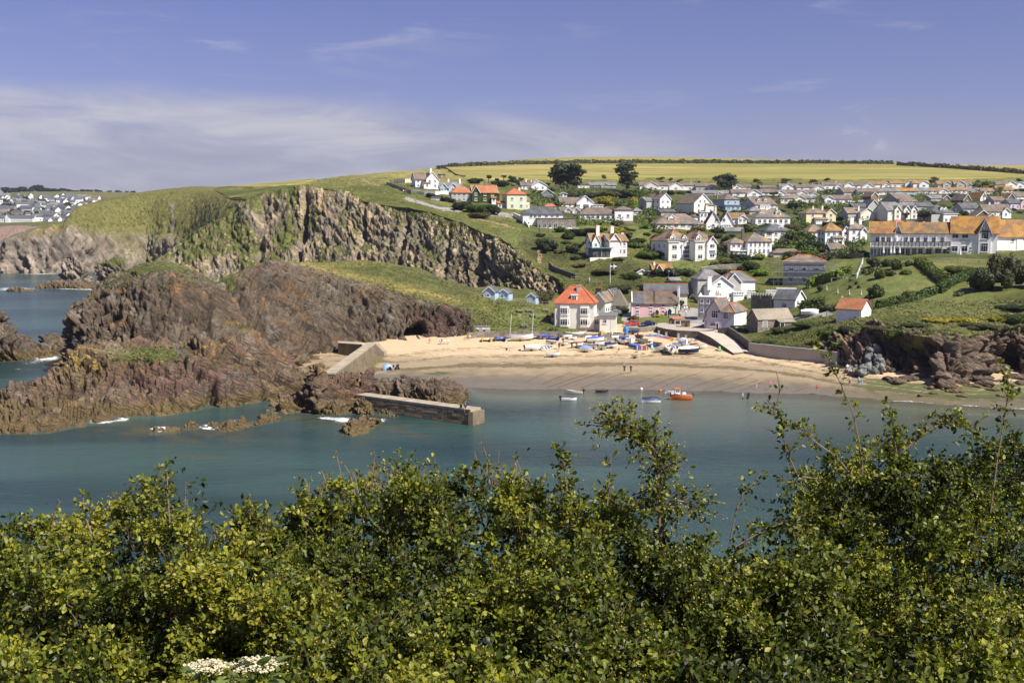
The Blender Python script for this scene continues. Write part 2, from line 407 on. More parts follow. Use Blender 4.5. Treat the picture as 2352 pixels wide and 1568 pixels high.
lo=fbm(V*np.array([0.05,0.05,0]),3).reshape(TV.shape)*0.22
weed=0.42*band(TV+lo,5.35,0.20)+0.30*band(TV+lo*1.4,6.0,0.30)+0.58*band(TV+lo*0.5,4.62,0.16)+0.16*band(TV,5.8,0.6)+0.05*(TV<5)
weed+=0.28*band(TV+lo*2,5.0,0.16)*(pxg>1050)+0.16*band(TV,4.1,0.4)+0.1*band(TV,6.9,0.3)
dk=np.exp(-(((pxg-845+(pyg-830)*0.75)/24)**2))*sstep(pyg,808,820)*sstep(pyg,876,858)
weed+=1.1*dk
rk=(sstep(pxg,1930,2010)*sstep(pyg,850,880))*0.27
weed+=rk
green=np.clip(rk*3.2+1.0*np.exp(-(((pxg-1010)/60)**2+((pyg-855)/10)**2)),0,1)
weed+=0.42*np.exp(-(((pxg-1005)/45)**2+((pyg-857)/5)**2))+0.35*np.exp(-(((pxg-960)/28)**2+((pyg-866)/4)**2))
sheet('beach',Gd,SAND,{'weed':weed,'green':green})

# ------------------------------------------------------------------ the two-humped rock headland (with its grassy back)
hp=[150,158,165,200,250,310,370,430,490,550,610,670,730,800,870,940,1000,1050,1090,1130]
hY=[232,214,205,203,201,200,200,200,204,209,213,218,229,240,246,249,250,252,254,256]
rows=[[W(p,y-1,-2.5) for p,y in zip(hp,hY)],
        [P(*t) for t in [(166,815,234),(158,805,216),(166,797,207),(200,790,205),(250,795,203),(310,800,201),(370,800,201),(430,795,202),(490,785,206),(550,790,210),(610,796,213),(670,812,217),(730,832,228),(800,796,245),(870,788,248),(940,782,250.5),(1000,777,252),(1050,773,253.5),(1090,769,256),(1130,766,258)]],
        [P(*t) for t in [(172,770,236),(161,765,219),(166,742,215),(195,722,213),(250,718,212),(310,712,212),(370,707,213),(430,707,215),(490,712,219),(550,716,225),(610,722,230),(670,738,236),(730,742,245),(800,735,254),(870,735,256),(940,740,257),(1000,743,257),(1050,748,258),(1090,752,259),(1130,748,260)]],
        [P(*t) for t in [(190,725,238),(182,712,226),(192,698,224),(215,680,222),(262,650,222),(315,640,222),(372,638,223),(428,645,225),(490,668,230),(550,660,240),(605,640,250),(668,634,256),(732,645,262),(800,657,264),(870,666,265),(940,692,265),(1000,707,263),(1050,717,263),(1090,730,262),(1130,722,264)]],
        [P(*t) for t in [(215,690,244),(210,686,236),(218,676,235),(235,659,234),(275,630,235),(325,610,236),(379,605,237),(430,618,238),(490,645,242),(552,631,252),(612,605,260),(670,605,264),(740,622,270),(807,640,272),(870,648,274),(940,674,272),(1000,693,269),(1045,702,268),(1085,712,267),(1125,708,268)]],
        [P(*t) for t in [(218,695,254),(216,690,248),(225,678,248),(242,657,248),(282,629,250),(330,607,250),(379,604,250),(425,614,250),(485,640,254),(552,631,262),(612,605,270),(670,603,278),(740,603,286),(823,597,294),(880,603,292),(945,620,290),(1010,645,288),(1060,660,284),(1100,669,282),(1140,676,282)]]]
last=rows[-1]
rows.append([p+np.array([0,14,-4.0 if i<15 else -0.5]) for i,p in enumerate(last)])
rows.append([np.array([p[0],p[1]+30,-2.0 if i<15 else 8.0]) for i,p in enumerate(last)])
Gd,tu,tv=grid_from_rows(rows,620,250)
shp=Gd.shape[:2];V=Gd.reshape(-1,3);Nn=grid_normals(Gd).reshape(-1,3)
TV=np.repeat(tv[:,None],len(tu),1).ravel();TU=np.repeat(tu[None],len(tv),0).ravel()
pxg,pyg=proj(V.T)
Rh=rotm(0.25,0.6,0.15)
dsp,dk,blk=rock_disp(V,Rh,(7.5,6,2.0),(0.85,0.55,0.35))
grassy=np.clip(sstep(TV,3.9,4.25)*sstep(pxg,560,640)+0.95*sstep(TV,2.75,3.5)*sstep(pxg,640,420)*(0.6+0.4*np.sign(vnoise(V*0.12)+0.25)),0,1)
grassy=np.maximum(grassy,sstep(pxg,1070,1100))
dsp=dsp*(1-0.9*grassy)*(1-0.6*sstep(TV,2.7,3.6))+1.8*fbm(V*0.05,3)*(1-grassy)*sstep(TV,0.3,1.0)
cave=np.exp(-(((pxg-952+(pyg-768)*0.7)/22)**2+((pyg-766)/17)**2))
dsp*=1-sstep(cave,0.2,0.6)
gul=np.exp(-((pxg-(500+(pyg-640)*0.95))/15)**2)*sstep(pyg,800,760)*sstep(pyg,630,655);dsp-=4.2*gul;gul=np.exp(-((pxg-(250+(pyg-760)*-0.8))/11)**2)*sstep(pyg,735,760);dsp-=3.0*gul
V2=V+Nn*(dsp*sstep(TV,0.05,0.5))[:,None];V2[:,1]+=9.0*sstep(cave,0.22,0.55);V2[:,0]-=1.5*sstep(cave,0.22,0.55)
zone=0.85*np.exp(-(((pxg-1020)/55)**2+((pyg-755)/40)**2))
gr=grassy*1.0+0.45*np.exp(-(((pxg-560)/40)**2+((pyg-745)/14)**2))+0.16*(Nn[:,2]>0.75)*(V[:,2]>6)
dry=np.exp(-((pyg-(618+(pxg-740)*0.235))/9)**2)*(pxg>690)*grassy*0.95+0.35*(pyg<612)*(pxg>640)
lich=0.55*np.exp(-(((pxg-540)/30)**2+((pyg-735)/12)**2))
sheet('rock_headland',V2.reshape(Gd.shape),ROCK_HEAD,{'grass':gr.reshape(shp),'block':(blk*0.5+0.5).reshape(shp),'zone':zone.reshape(shp),'dry':dry.reshape(shp),'lichen':lich.reshape(shp)})

# ------------------------------------------------------------------ the low rock shelf in front of it
ep=[-140,-80,-20,30,62,124,165,210,255,300,357,420,480,540,600,650,684,700]
fy=[997,995,992,991,991,988,980,973,965,957,955,946,935,930,920,913,905,890]
rows=[[PZ(a,b,0)+np.array([0,-2.5,-3]) for a,b in zip(ep,fy)],[PZ(a,b,0.1) for a,b in zip(ep,fy)],
        [P(*t) for t in [(-140,990,157),(-80,983,159),(-20,968,161),(30,948,164),(62,935,166),(124,915,168),(165,905,170),(210,898,172),(255,892,173),(300,885,175),(357,880,176),(420,872,178),(480,865,180),(540,862,183),(600,860,186),(650,866,188),(684,878,190),(698,884,192)]],
        [P(*t) for t in [(-140,985,163),(-80,976,165),(-20,960,167),(30,928,170),(62,905,173),(124,862,178),(160,838,180),(210,822,182),(255,815,183),(300,815,184),(357,815,184),(420,812,186),(480,805,188),(540,812,191),(600,815,193),(645,835,195),(676,858,196),(692,872,197)]],
        [P(*t) for t in [(-140,985,172),(-80,978,174),(-20,962,176),(30,930,179),(75,900,181),(122,850,188),(150,806,192),(212,792,194),(255,792,195),(300,794,197),(357,796,197),(420,798,198),(470,784,199),(540,795,201),(600,803,203),(645,826,204),(674,845,204),(690,868,204)]]]
last=rows[-1]
rows.append([np.array([p[0],p[1]+9,min(p[2]-1.2,5)]) for p in last])
rows.append([np.array([p[0],p[1]+18,-3.0]) for p in last])
Gd,tu,tv=grid_from_rows(rows,620,230)
shp=Gd.shape[:2];V=Gd.reshape(-1,3);Nn=grid_normals(Gd).reshape(-1,3)
TV=np.repeat(tv[:,None],len(tu),1).ravel();pxg,pyg=proj(V.T)
dsp,dk,blk=rock_disp(V,rotm(0.2,0.45,0.3),(5.5,4.5,2.2),(0.8,0.5,0.4),33)
green=0.95*np.exp(-(((pxg-335)/85)**2+((pyg-815)/17)**2)**2)+0.6*np.exp(-(((pxg-520)/60)**2+((pyg-838-(pxg-520)*0.12)/8)**2))+0.5*np.exp(-(((pxg-200)/50)**2+((pyg-808)/14)**2))
dsp=dsp*(1-0.8*np.clip(green,0,1))+1.8*fbm(V*0.07+40,3)
gul=np.exp(-((pxg-(489-(pyg-880)*0.2))/7)**2)*sstep(pyg,865,900);dsp-=2.4*gul
gul=np.exp(-((pxg-(205+(pyg-880)*0.02))/8)**2)*sstep(pyg,900,930);dsp-=1.5*gul
V2=V+Nn*(dsp*sstep(TV,0.2,1.3))[:,None]
zone=0.9*np.exp(-(((pxg-380)/140)**2+((pyg-878)/34)**2))
lich=0.75*np.exp(-(((pxg-190)/60)**2+((pyg-830)/35)**2))+0.7*np.exp(-(((pxg-480)/40)**2+((pyg-805)/15)**2))+0.6*np.exp(-(((pxg-148)/12)**2+((pyg-815)/10)**2))
sheet('rock_shelf',V2.reshape(Gd.shape),ROCK_ISLE,{'grass':green.reshape(shp),'block':(blk*0.5+0.5).reshape(shp),'zone':zone.reshape(shp),'lichen':lich.reshape(shp)})

# ------------------------------------------------------------------ the tall main cliff
cpx=[361,406,457,495,533,566,620,684,740,800,840,888,937,985,1031,1063,1102,1148,1187,1229,1294,1330]
cpy=[599,563,525,508,485,457,438,427,434,440,462,472,476,485,501,511,531,544,572,614,648,668]
cY=[415,418,422,425,428,430,432,430,425,420,412,406,400,394,388,383,374,362,350,336,318,312]
fY=[390,388,387,386,385,384,383,381,378,374,370,366,361,356,350,346,338,329,320,311,302,299]
EDGE=[P(a,b,c) for a,b,c in zip(cpx,cpy,cY)]
FOOT=[W(a,b,0) for a,b in zip(cpx,fY)]
EDGE=[W(400,500,8)]+EDGE;FOOT=[W(385,505,0)]+FOOT
rows=[[f+np.array([0,-2,-3]) for f in FOOT]]
for hz,hy in ((0.0,0.0),(0.26,0.24),(0.52,0.52),(0.78,0.72),(0.93,0.86),(1.0,1.0)):
    rows.append([f+(e-f)*np.array([hy,hy,hz]) for f,e in zip(FOOT,EDGE)])
rows.append([e+np.array([0,5,-0.6]) for e in EDGE])
rows.append([e+np.array([0,18,-4]) for e in EDGE]);rows.append([e+np.array([0,95,-10]) for e in EDGE])
Gd,tu,tv=grid_from_rows(rows,720,230)
shp=Gd.shape[:2];V=Gd.reshape(-1,3);Nn=grid_normals(Gd).reshape(-1,3)
TV=np.repeat(tv[:,None],len(tu),1).ravel();pxg,pyg=proj(V.T)
dsp,dk,blk=rock_disp(V,rotm(0.3,0.75,0.1),(10,8,3.2),(0.62,0.5,0.45),71)
slant=V@np.array([0.74,0.1,0.66])  # ribs and gullies lean with the bedding
ribs=ridged(np.stack([slant*0.055,V[:,1]*0.01,V[:,2]*0.012],1),3)
ribs2=ridged(np.stack([slant*0.16,V[:,1]*0.02,V[:,2]*0.03],1)+7,2)
dsp+=0.75*ribs+0.5*ribs2+1.6*fbm(V*0.035,3)
for gx,wd,dp in ((692,7,5),(600,12,3),(830,6,2.5),(925,5,3),(1030,6,2.5),(1110,9,3)):
    dsp-=dp*np.exp(-((pxg-gx+(pyg-520)*0.12)/wd)**2)*sstep(TV,5.9,4.5)
fade=sstep(TV,0.2,0.9)*(1-0.8*sstep(TV,5.4,6.0))
V2=V+Nn*(dsp*fade)[:,None]
N2=grid_normals(V2.reshape(Gd.shape)).reshape(-1,3)
gr=0.95*sstep(TV,5.8,6.05)+0.5*sstep(N2[:,2],0.5,0.8)+0.55*sstep(fbm(V*0.035+5,3),-0.1,0.45)*sstep(pxg,1100,650)+0.5*np.exp(-((pxg-(655+(pyg-520)*-0.25))/16)**2)
gr+=0.40*sstep(TV,4.0,5.8)*sstep(fbm(V*0.06+9,3),-0.2,0.5)+0.25*sstep(fbm(V*np.array([0.05,0.05,0.02])+2,3),0.1,0.5);gr*=1-0.5*sstep(ribs,0.6,1.2)
zone=np.clip(0.9*sstep(TV,3.0,5.4)*sstep(pxg,640,740)+0.35*sstep(pxg,1050,1150),0,0.95)*(0.6+0.4*np.sign(vnoise(V*0.05+3)))
sheet('sea_cliff',V2.reshape(Gd.shape),ROCK_CLIFF,{'grass':gr.reshape(shp),'block':(blk*0.5+0.5).reshape(shp),'zone':zone.reshape(shp)})

# ------------------------------------------------------------------ far headland across the bay
bx=[-90,5,51,107,150,178,254,343,437,482,530,575,620]
rows=[[W(p,y-3,-3) for p,y in zip(bx,[635,637,638,638,640,646,668,690,660,600,560,530,510])],
        [W(p,y,0.3) for p,y in zip(bx,[637,639,640,640,643,650,672,695,665,610,570,535,512])],
        [P(*t) for t in [(-90,605,641),(5,594,643),(51,585,645),(107,580,646),(150,580,650),(185,570,660),(254,575,685),(343,575,705),(437,560,668),(482,530,625),(530,510,580),(575,500,540),(620,480,515)]],
        [P(*t) for t in [(-90,580,645),(5,562,648),(51,545,651),(107,536,655),(150,525,660),(180,510,672),(254,510,705),(343,505,722),(437,490,705),(482,476,670),(530,480,610),(575,475,560),(620,458,518)]],
        [P(*t) for t in [(-90,568,650),(5,551,654),(51,533,660),(107,520,664),(146,513,668),(176,478,690),(254,462,722),(343,446,745),(437,446,740),(482,447,715),(530,460,640),(575,460,570),(620,441,500)]],
        [P(*t) for t in [(-90,568,680),(5,551,684),(51,533,690),(107,519,690),(150,509,700),(190,474,715),(262,457,750),(345,439,775),(437,430,770),(482,434,765),(530,452,660),(575,456,585),(620,438,510)]]]
rows.append([p+np.array([0,60,1.0]) for p in rows[-1]]);rows.append([p+np.array([0,60,-12.0]) for p in rows[-1]])
Gd,tu,tv=grid_from_rows(rows,420,170)
shp=Gd.shape[:2];V=Gd.reshape(-1,3);Nn=grid_normals(Gd).reshape(-1,3)
TV=np.repeat(tv[:,None],len(tu),1).ravel();pxg,pyg=proj(V.T)
dsp,dk,blk=rock_disp(V,rotm(0.3,0.9,0.0),(20,16,6),(1.8,1.2,0.9),11)
slant=V@np.array([0.80,0.05,0.6])
dsp=dsp*0.7+2.0*ridged(np.stack([slant*0.03,V[:,1]*0.006,V[:,2]*0.006],1)+3,3)
rockm=np.clip(sstep(pyg,490+(pxg-150)*0.02,560),0,1)*sstep(pxg,460,400)
rockm=np.maximum(rockm,0.75*sstep(pxg,215,170)*sstep(pyg,500,530))
V2=V+Nn*(dsp*(0.25+0.75*rockm)*sstep(TV,0.2,1.0)*(1-0.8*sstep(TV,3.6,4.2)))[:,None]
ribm=fbm(np.stack([slant*0.045,V[:,1]*0.01,V[:,2]*0.012],1)+31,3)
gr=1.05-0.72*rockm+0.3*fbm(V*0.02,3)-0.5*sstep(ribm,0.2,0.6)*(pyg>480)*sstep(pxg,440,400)
gr-=0.9*np.exp(-((pxg-(398+(500-pyg)*0.1))/5)**2)*sstep(pyg,466,474)*sstep(pyg,535,520)+0.5*np.exp(-((pyg-470)/3)**2)*(np.abs(pxg-415)<28)
zone=0.9*np.exp(-(((pyg-(524-(pxg-107)*0.2))/8)**2))*(pxg<150)*(pxg>80)
sheet('far_headland',V2.reshape(Gd.shape),ROCK_FAR,{'grass':gr.reshape(shp),'block':(blk*0.5+0.5).reshape(shp),'zone':zone.reshape(shp),'dry':0.25*np.ones(shp)})

# ------------------------------------------------------------------ the hill the village climbs (heights from surveyed points)
ctrl=list(zip(cpx[4:20],cpy[4:20],cY[4:20]))+[
 (480,433,900),(560,429,900),(640,424,880),(700,419,850),(739,412,800),(823,404,800),(888,398,820),(953,391,870),(1011,385,940),(1050,381,1000),(1148,377,1080),(1294,373,1150),(1500,372,1200),(1750,373,1200),(2000,374,1200),(2120,380,1150),(2352,384,1150),(2600,390,1150),(2800,390,1150),
 (1070,405,700),(1116,411,720),(1190,414,780),(1300,415,850),(1500,414,880),(1800,414,880),(2100,414,880),(2352,410,900),(2600,410,900),
 (482,436,765),(530,454,650),(575,458,580),(620,440,510),
 (740,425,520),(800,425,520),(823,412,600),(888,440,480),(888,420,560),(937,455,455),(960,432,520),(985,437,500),(1000,452,470),(1031,470,440),(1060,478,430),(1090,480,430),(1100,445,500),(1150,487,432),(1050,430,560),(1100,420,640),
 (1187,540,375),(1240,523,400),(1320,523,402),(1290,560,365),(1240,600,345),(1294,610,338),(1340,592,345),(1440,590,345),(1360,630,325),(1400,560,370),(1450,540,395),(1490,600,350),(1648,597,350),(1400,660,306),(1500,640,320),(1500,690,300),(1600,660,310),(1294,690,300),(1340,700,296),(1440,700,297),
 (1330,757,268),(1400,752,271),(1440,735,282),(1480,748,268),(1510,727,282),(1560,735,272),(1600,748,262),(1600,720,285),(1640,757,252),(1700,757,250),(1740,690,290),(1680,690,298),(1780,745,248),(1760,795,229),(1800,745,246),(1830,722,256),(1825,705,276),(1850,760,236),(1900,735,240),(1925,735,228),(1965,735,224),(2010,728,228),(2040,735,215),
 (1850,660,300),(1795,655,310),(1890,652,310),(1900,690,262),(1960,690,250),(2050,690,243),(2150,690,236),(2250,690,230),(1940,640,280),(2000,640,268),(2100,640,262),(2200,640,258),(1990,600,292),(2100,600,288),(2200,602,284),(2300,604,281),(2352,605,280),(2352,690,225),(2352,650,242),(2480,690,222),(2480,600,275),(2700,600,275),(2700,690,222),
 (1700,600,350),(1760,587,360),(1850,590,350),(1930,590,345),(2000,575,345),(2100,580,330),(2250,580,325),(2352,580,320),(1900,555,385),(1980,550,390),(1720,560,385),(1640,520,430),(1700,515,440),(1560,525,420),(1500,485,520),(1600,485,500),(1670,490,490),(1760,490,500),(1850,520,440),(1900,515,450),(1950,520,430),(2100,500,480),(2200,505,460),(2300,490,520),(2352,500,520),(1760,460,600),(1900,460,600),(2000,465,600),(2100,470,580),(2200,470,580),(2330,460,640),(1500,435,800),(1700,440,760),(1900,440,740),(2100,445,720),(2330,440,760),(1400,432,800),(1240,430,700),(1230,455,560),(1330,480,500),(1400,500,470),(1450,500,470),(1480,460,600),(1300,450,600),(2500,440,760),(2500,500,520),(2700,440,760),(2700,500,520)]
front=[(1300,690,300),(1322,765,263),(1400,765,263),(1480,765,263),(1560,760,261),(1640,783,245),(1700,797,235),(1750,797,229),(1800,800,226),(1850,806,222),(1905,812,216),(1940,767,215),(1992,754,212),(2064,755,204),(2125,765,199),(2192,769,196),(2258,766,200),(2312,748,207),(2352,742,209),(2480,736,212),(2750,735,215),(2900,735,215)]
ctrl+=front[:]
CP=np.array([P(*t) for t in ctrl]);
tail=CP[np.array([i for i,t in enumerate(ctrl) if t[2]>=1080 or (t[2]>=800 and t[0]<1011)])]+np.array([0,350,-25])
CP=np.concatenate([CP,tail])
def _ker(a,b): return np.sqrt(((a[:,None,:]-b[None])**2).sum(2)+25.0)
def _sc(xy): return np.stack([xy[:,0],xy[:,1]],1)
_A=_ker(_sc(CP[:,:2]),_sc(CP[:,:2]))*-1.0
_A+=np.eye(len(CP))*1.5
_pl=np.concatenate([CP[:,:2]/500,np.ones((len(CP),1))],1)
_M=np.block([[_A,_pl],[_pl.T,np.zeros((3,3))]])
_wt=np.linalg.solve(_M,np.concatenate([CP[:,2],np.zeros(3)]))
def HZ(X,Y):
    xy=np.stack([np.ravel(X),np.ravel(Y)],1).astype(float);out=np.empty(len(xy))
    for i in range(0,len(xy),20000):
        c=xy[i:i+20000]
        out[i:i+20000]=-_ker(c,CP[:,:2])@_wt[:-3]+np.concatenate([c/500,np.ones((len(c),1))],1)@_wt[-3:]
    return out.reshape(np.shape(X))
fr=[(482,436,765),(530,453.5,650),(575,457.5,580),(620,439,508)]+[(a,b,c) for a,b,c in zip(cpx,cpy,cY) if a>=684 and a<1300]+front
fpx=np.array([t[0] for t in fr],float);fYY=np.array([t[2] for t in fr],float)
nu,nv=640,330
upx=np.interp(np.linspace(0,1,nu),[0,0.18,0.9,1],[482,840,2380,2900])
Y0=np.interp(upx,fpx,fYY)-1.2
vv=np.linspace(0,1,nv)**1.25
YY=Y0[None]*(1500/Y0[None])**vv[:,None]
XX=(upx[None]-CX)/F*(YY*cp+(H-30)*sp)
ZZ=HZ(XX,YY)
Gd=np.stack([XX,YY,ZZ],-1)
pxg,pyg=proj(np.moveaxis(Gd,-1,0));V=Gd.reshape(-1,3)
am=sstep(YY,300,500)*0.5+0.25
Gd[...,2]+=(fbm(V*np.array([0.04,0.04,0]),4)).reshape(nv,nu)*am*sstep(vv,0.0,0.05)[:,None]+0.18*fbm(V*np.array([0.4,0.4,0]),3).reshape(nv,nu)
skirt=[Gd[0]+np.array([0,0.6,-0.6]),Gd[0]+np.array([0,6.0,-6.0])]
Gd=np.concatenate([np.stack(skirt[::-1]),Gd]);pxg=np.concatenate([pxg[:1]]*2+[pxg]);pyg=np.concatenate([pyg[:1]]*2+[pyg])
def blob(x,y,rx,ry,p=1): return np.exp(-((((pxg-x)/rx)**2+((pyg-y)/ry)**2)**p))
lawn=np.clip(sum(blob(*b,2) for b in [(1260,540,110,22),(1580,612,120,16),(1500,735,60,14),(1960,620,70,24),(2050,660,120,34),(2130,690,170,26),(2220,710,130,10),(1420,525,90,14),(1900,672,60,20),(1180,545,60,20),(2000,700,90,12),(1240,470,30,8),(2340,495,30,14)]),0,1)
scrub=np.clip(sum(blob(*b,2) for b in [(1420,612,70,14),(1300,585,60,45),(1500,655,90,14),(1230,560,40,40),(2200,735,150,14),(2330,700,60,26),(1450,675,60,20),(1800,760,70,20)]),0,1)+0.75*((pyg<520)&(pyg>418)&(pxg>1220))
dryv=0.3*(pyg<425)+0.6*blob(960,395,160,16)+0.35*blob(2120,745,60,14)+0.3*blob(1330,608,60,12)
def strip(pts,w):
    r=np.zeros(pxg.shape)
    for (x0,y0),(x1,y1) in zip(pts[:-1],pts[1:]):
        t=np.clip(((pxg-x0)*(x1-x0)+(pyg-y0)*(y1-y0)*9)/((x1-x0)**2+9*(y1-y0)**2),0,1)
        dd=np.sqrt((pxg-x0-t*(x1-x0))**2+9*(pyg-y0-t*(y1-y0))**2)
        r=np.maximum(r,np.exp(-(dd/w)**4))
    return r
road=np.clip(strip([(1020,478),(1055,481)],12)+strip([(935,455),(960,462),(1000,474),(1020,479)],7)+strip([(1135,493),(1195,500)],14)+strip([(1595,775),(1600,745),(1590,715)],34)+strip([(1620,760),(1680,795)],26)+strip([(1440,735),(1450,700)],14)+strip([(1440,748),(1560,750)],14)+strip([(1770,735),(1900,722)],14)+strip([(1650,745),(1600,750)],40),0,1)
soil=np.clip(strip([(1075,496),(1110,507),(1160,520),(1180,525)],5)+strip([(825,413),(850,420),(870,426)],4)+strip([(1238,572),(1241,588),(1237,603)],6),0,1)*0.9+0.30*blob(1830,770,60,22)+0.22*blob(2080,748,200,6)
S2=Gd.shape[:2]
sheet('hillside',Gd,TURF,{'lawn':lawn,'scrub':np.clip(scrub,0,1),'dry':np.clip(dryv,0,1),'road':road,'soil':soil})

# the ripe field along the ridge
fb=np.array([(560,437.0,760),(640,431,760),(700,424,740),(740,415.5,770),(770,411,800)]);
def field(name,xs,ybot,Yb,Yt):
    u=np.linspace(0,1,260);v=np.linspace(0,1,80)
    px=np.interp(u,np.linspace(0,1,len(xs)),xs)
    Ya=np.interp(px,xs,Yb);Ye=np.interp(px,xs,Yt)
    Yg=Ya[None]+(Ye-Ya)[None]*v[:,None]
    Xg=(px[None]-CX)/F*(Yg*cp+(H-60)*sp)
    Zg=HZ(Xg,Yg)+1.2;Zg[0]-=2.5;Zg[-1]-=2.5;Zg[:,0]-=2.5;Zg[:,-1]-=2.5
    sheet(name,np.stack([Xg,Yg,Zg],-1),FIELD)
field('field_ridge',[1018,1045,1070,1116,1190,1300,1500,1800,2100,2352,2600,2850],None,[930,800,715,730,788,858,888,888,888,905,905,905],[960,985,1005,1045,1100,1140,1190,1190,1190,1140,1140,1140])
field('field_west',[500,540,580,620,660,700,728],None,[800,760,730,715,710,730,770],[890,890,890,880,868,845,815])

# ------------------------------------------------------------------ green neck between headland and village
nx=[1050,1085,1110,1160,1220,1290,1330]
rows=[[P(x,775,256) for x in nx],[P(x,764,257.5) for x in nx],[P(x,757,260) for x in nx],
        [P(x,y,Y) for x,y,Y in zip(nx,[730,726,724,728,730,735,735],[263,264,265,266,267,270,271])],
        [P(x,y,Y) for x,y,Y in zip(nx,[700,696,694,700,708,712,714],[270,271,272,272,275,280,281])],
        [P(x,y,Y) for x,y,Y in zip(nx,[664,668,673,684,694,700,702],[284,283,282,283,285,290,291])],
        [W(x,300,9) for x in nx],[W(x,335,10) for x in nx]]
Gd,tu,tv=grid_from_rows(rows,150,110)
V=Gd.reshape(-1,3);Gd[...,2]+=(0.25*fbm(V*np.array([0.2,0.2,0]),4)).reshape(Gd.shape[:2])
pxg,pyg=proj(np.moveaxis(Gd,-1,0))
sheet('village_green',Gd,TURF,{'lawn':np.clip(blob(1190,725,90,18,2)+blob(1180,755,90,7,2),0,1),'scrub':0.3*blob(1120,730,45,20,2),'dry':0.5*blob(1080,690,40,10),'soil':0.5*blob(1092,738,14,10)+0.4*blob(1110,757,30,5),'road':0*pxg})

# ------------------------------------------------------------------ dark cliff at the right
jx=[1895,1918,1955,2000,2050,2107,2145,2178,2220,2265,2311,2352,2480,2750]
jf=[(832,2.4),(842,2.3),(852,2.1),(858,2.0),(862,1.9),(867,1.8),(878,1.7),(883,1.7),(879,1.7),(866,1.8),(853,1.8),(858,1.8),(858,1.8),(858,1.8)]
jt=[(790,219),(768,218.5),(757,217),(752,213),(754,207),(762,202),(766,198.5),(768,197),(768,198.5),(764,202),(748,208),(741,211),(735,214),(735,217)]
Ft=[PZ(x,a,b) for x,(a,b) in zip(jx,jf)];Tp=[P(x,a,b) for x,(a,b) in zip(jx,jt)]
for i in range(len(Ft)):Ft[i][1]=min(Ft[i][1],Tp[i][1]-2.5)
rows=[[f+np.array([0,-1.5,-2]) for f in Ft]]
for hz,hy in ((0.0,0.0),(0.33,0.2),(0.66,0.5),(0.88,0.72),(1.0,1.0)):
    rows.append([f+(e-f)*np.array([hy,hy,hz]) for f,e in zip(Ft,Tp)])
rows.append([e+np.array([0,4,0.1]) for e in Tp]);rows.append([e+np.array([0,9,-3]) for e in Tp])
Gd,tu,tv=grid_from_rows(rows,420,130)
shp=Gd.shape[:2];V=Gd.reshape(-1,3);Nn=grid_normals(Gd).reshape(-1,3)
TV=np.repeat(tv[:,None],len(tu),1).ravel();pxg,pyg=proj(V.T)
dsp,dk,blk=rock_disp(V,rotm(0.6,0.3,0.5),(6,5,3),(0.9,0.55,0.35),5)
dsp+=1.6*fbm(V*0.12,3)+1.2*ridged(np.stack([V[:,0]*0.13,V[:,1]*0.1,V[:,2]*0.04],1),2)
for gx,wd,dp in ((2125,13,4.5),(2215,9,3.5),(2325,12,4),(2060,8,2),(2290,14,1.5)):
    dsp-=dp*np.exp(-((pxg-gx-(pyg-830)*0.25)/wd)**2)*sstep(pyg,775,815)
V2=V+Nn*(dsp*sstep(TV,0.1,0.8)*(1-0.75*sstep(TV,4.4,5.0)))[:,None]
N2=grid_normals(V2.reshape(Gd.shape)).reshape(-1,3)
gr=1.0*sstep(TV,4.3,4.9)+0.3*np.exp(-(((pxg-2062)/34)**2+((pyg-780)/26)**2))+0.5*np.exp(-(((pxg-1930)/34)**2+((pyg-785)/14)**2))+0.25*sstep(N2[:,2],0.6,0.85)*(TV>2.5)
zone=0.9*sstep(pxg,2060,1960)*sstep(pyg,840,790)
sheet('shore_cliff',V2.reshape(Gd.shape),ROCK_DARK,{'grass':gr.reshape(shp),'block':(blk*0.5+0.5).reshape(shp),'zone':zone.reshape(shp)})

# ------------------------------------------------------------------ smaller rocks
def mound(name,ridge,wl,mat,depth=6.0,nu=140,nv=50,cell=(3,3,1.4),a=(0.5,0.3,0.3),label=None,cat=None,attrs=None,seed=0,group=None,land=True,lift=0.0):
    """a heap of rock: ridge = [(px,py)], wl = [(px,py)] front waterline, Y from the waterline"""
    n=len(ridge);wl_x=[t[0] for t in wl];r=[]
    fr0=[PZ(px_,np.interp(px_,wl_x,[t[1] for t in wl]),lift) for px_,_ in ridge]
    top=[P(px_,py_,f[1]+depth*0.5) for (px_,py_),f in zip(ridge,fr0)]
    back=[np.array([t[0]*1.01,f[1]+depth,lift-1.5]) for t,f in zip(top,fr0)]
    mid=[f*0.45+t*0.55+np.array([0,-0.12*depth,0.10*max(t[2]-f[2],0)]) for f,t in zip(fr0,top)]
    rows=[[f+np.array([0,-1.2,-2]) for f in fr0],fr0,mid,top,back]
    Gd,tu,tv=grid_from_rows(rows,nu,nv);shp=Gd.shape[:2]
    V=Gd.reshape(-1,3);Nn=grid_normals(Gd).reshape(-1,3);TV=np.repeat(tv[:,None],len(tu),1).ravel()
    TU=np.repeat((tu/tu[-1])[None],len(tv),0).ravel()
    dsp,dk,blk=rock_disp(V,rotm(0.4,0.4,0.3),cell,a,seed)
    V2=V+Nn*(dsp*sstep(TV,0.1,1.0))[:,None]
    e=sstep(TU,0,0.04)*sstep(TU,1,0.96);V2[:,2]=V2[:,2]*e+(lift-1.5)*(1-e)
    px2,py2=proj(V2.T);at={'block':(blk*0.5+0.5).reshape(shp)}
    for k,fn in (attrs or {}).items():at[k]=fn(px2,py2).reshape(shp)
    o=sheet(name,V2.reshape(Gd.shape),mat,at,land,kind='thing')
    del o['kind'];tag(o,label,cat,group)
    return o
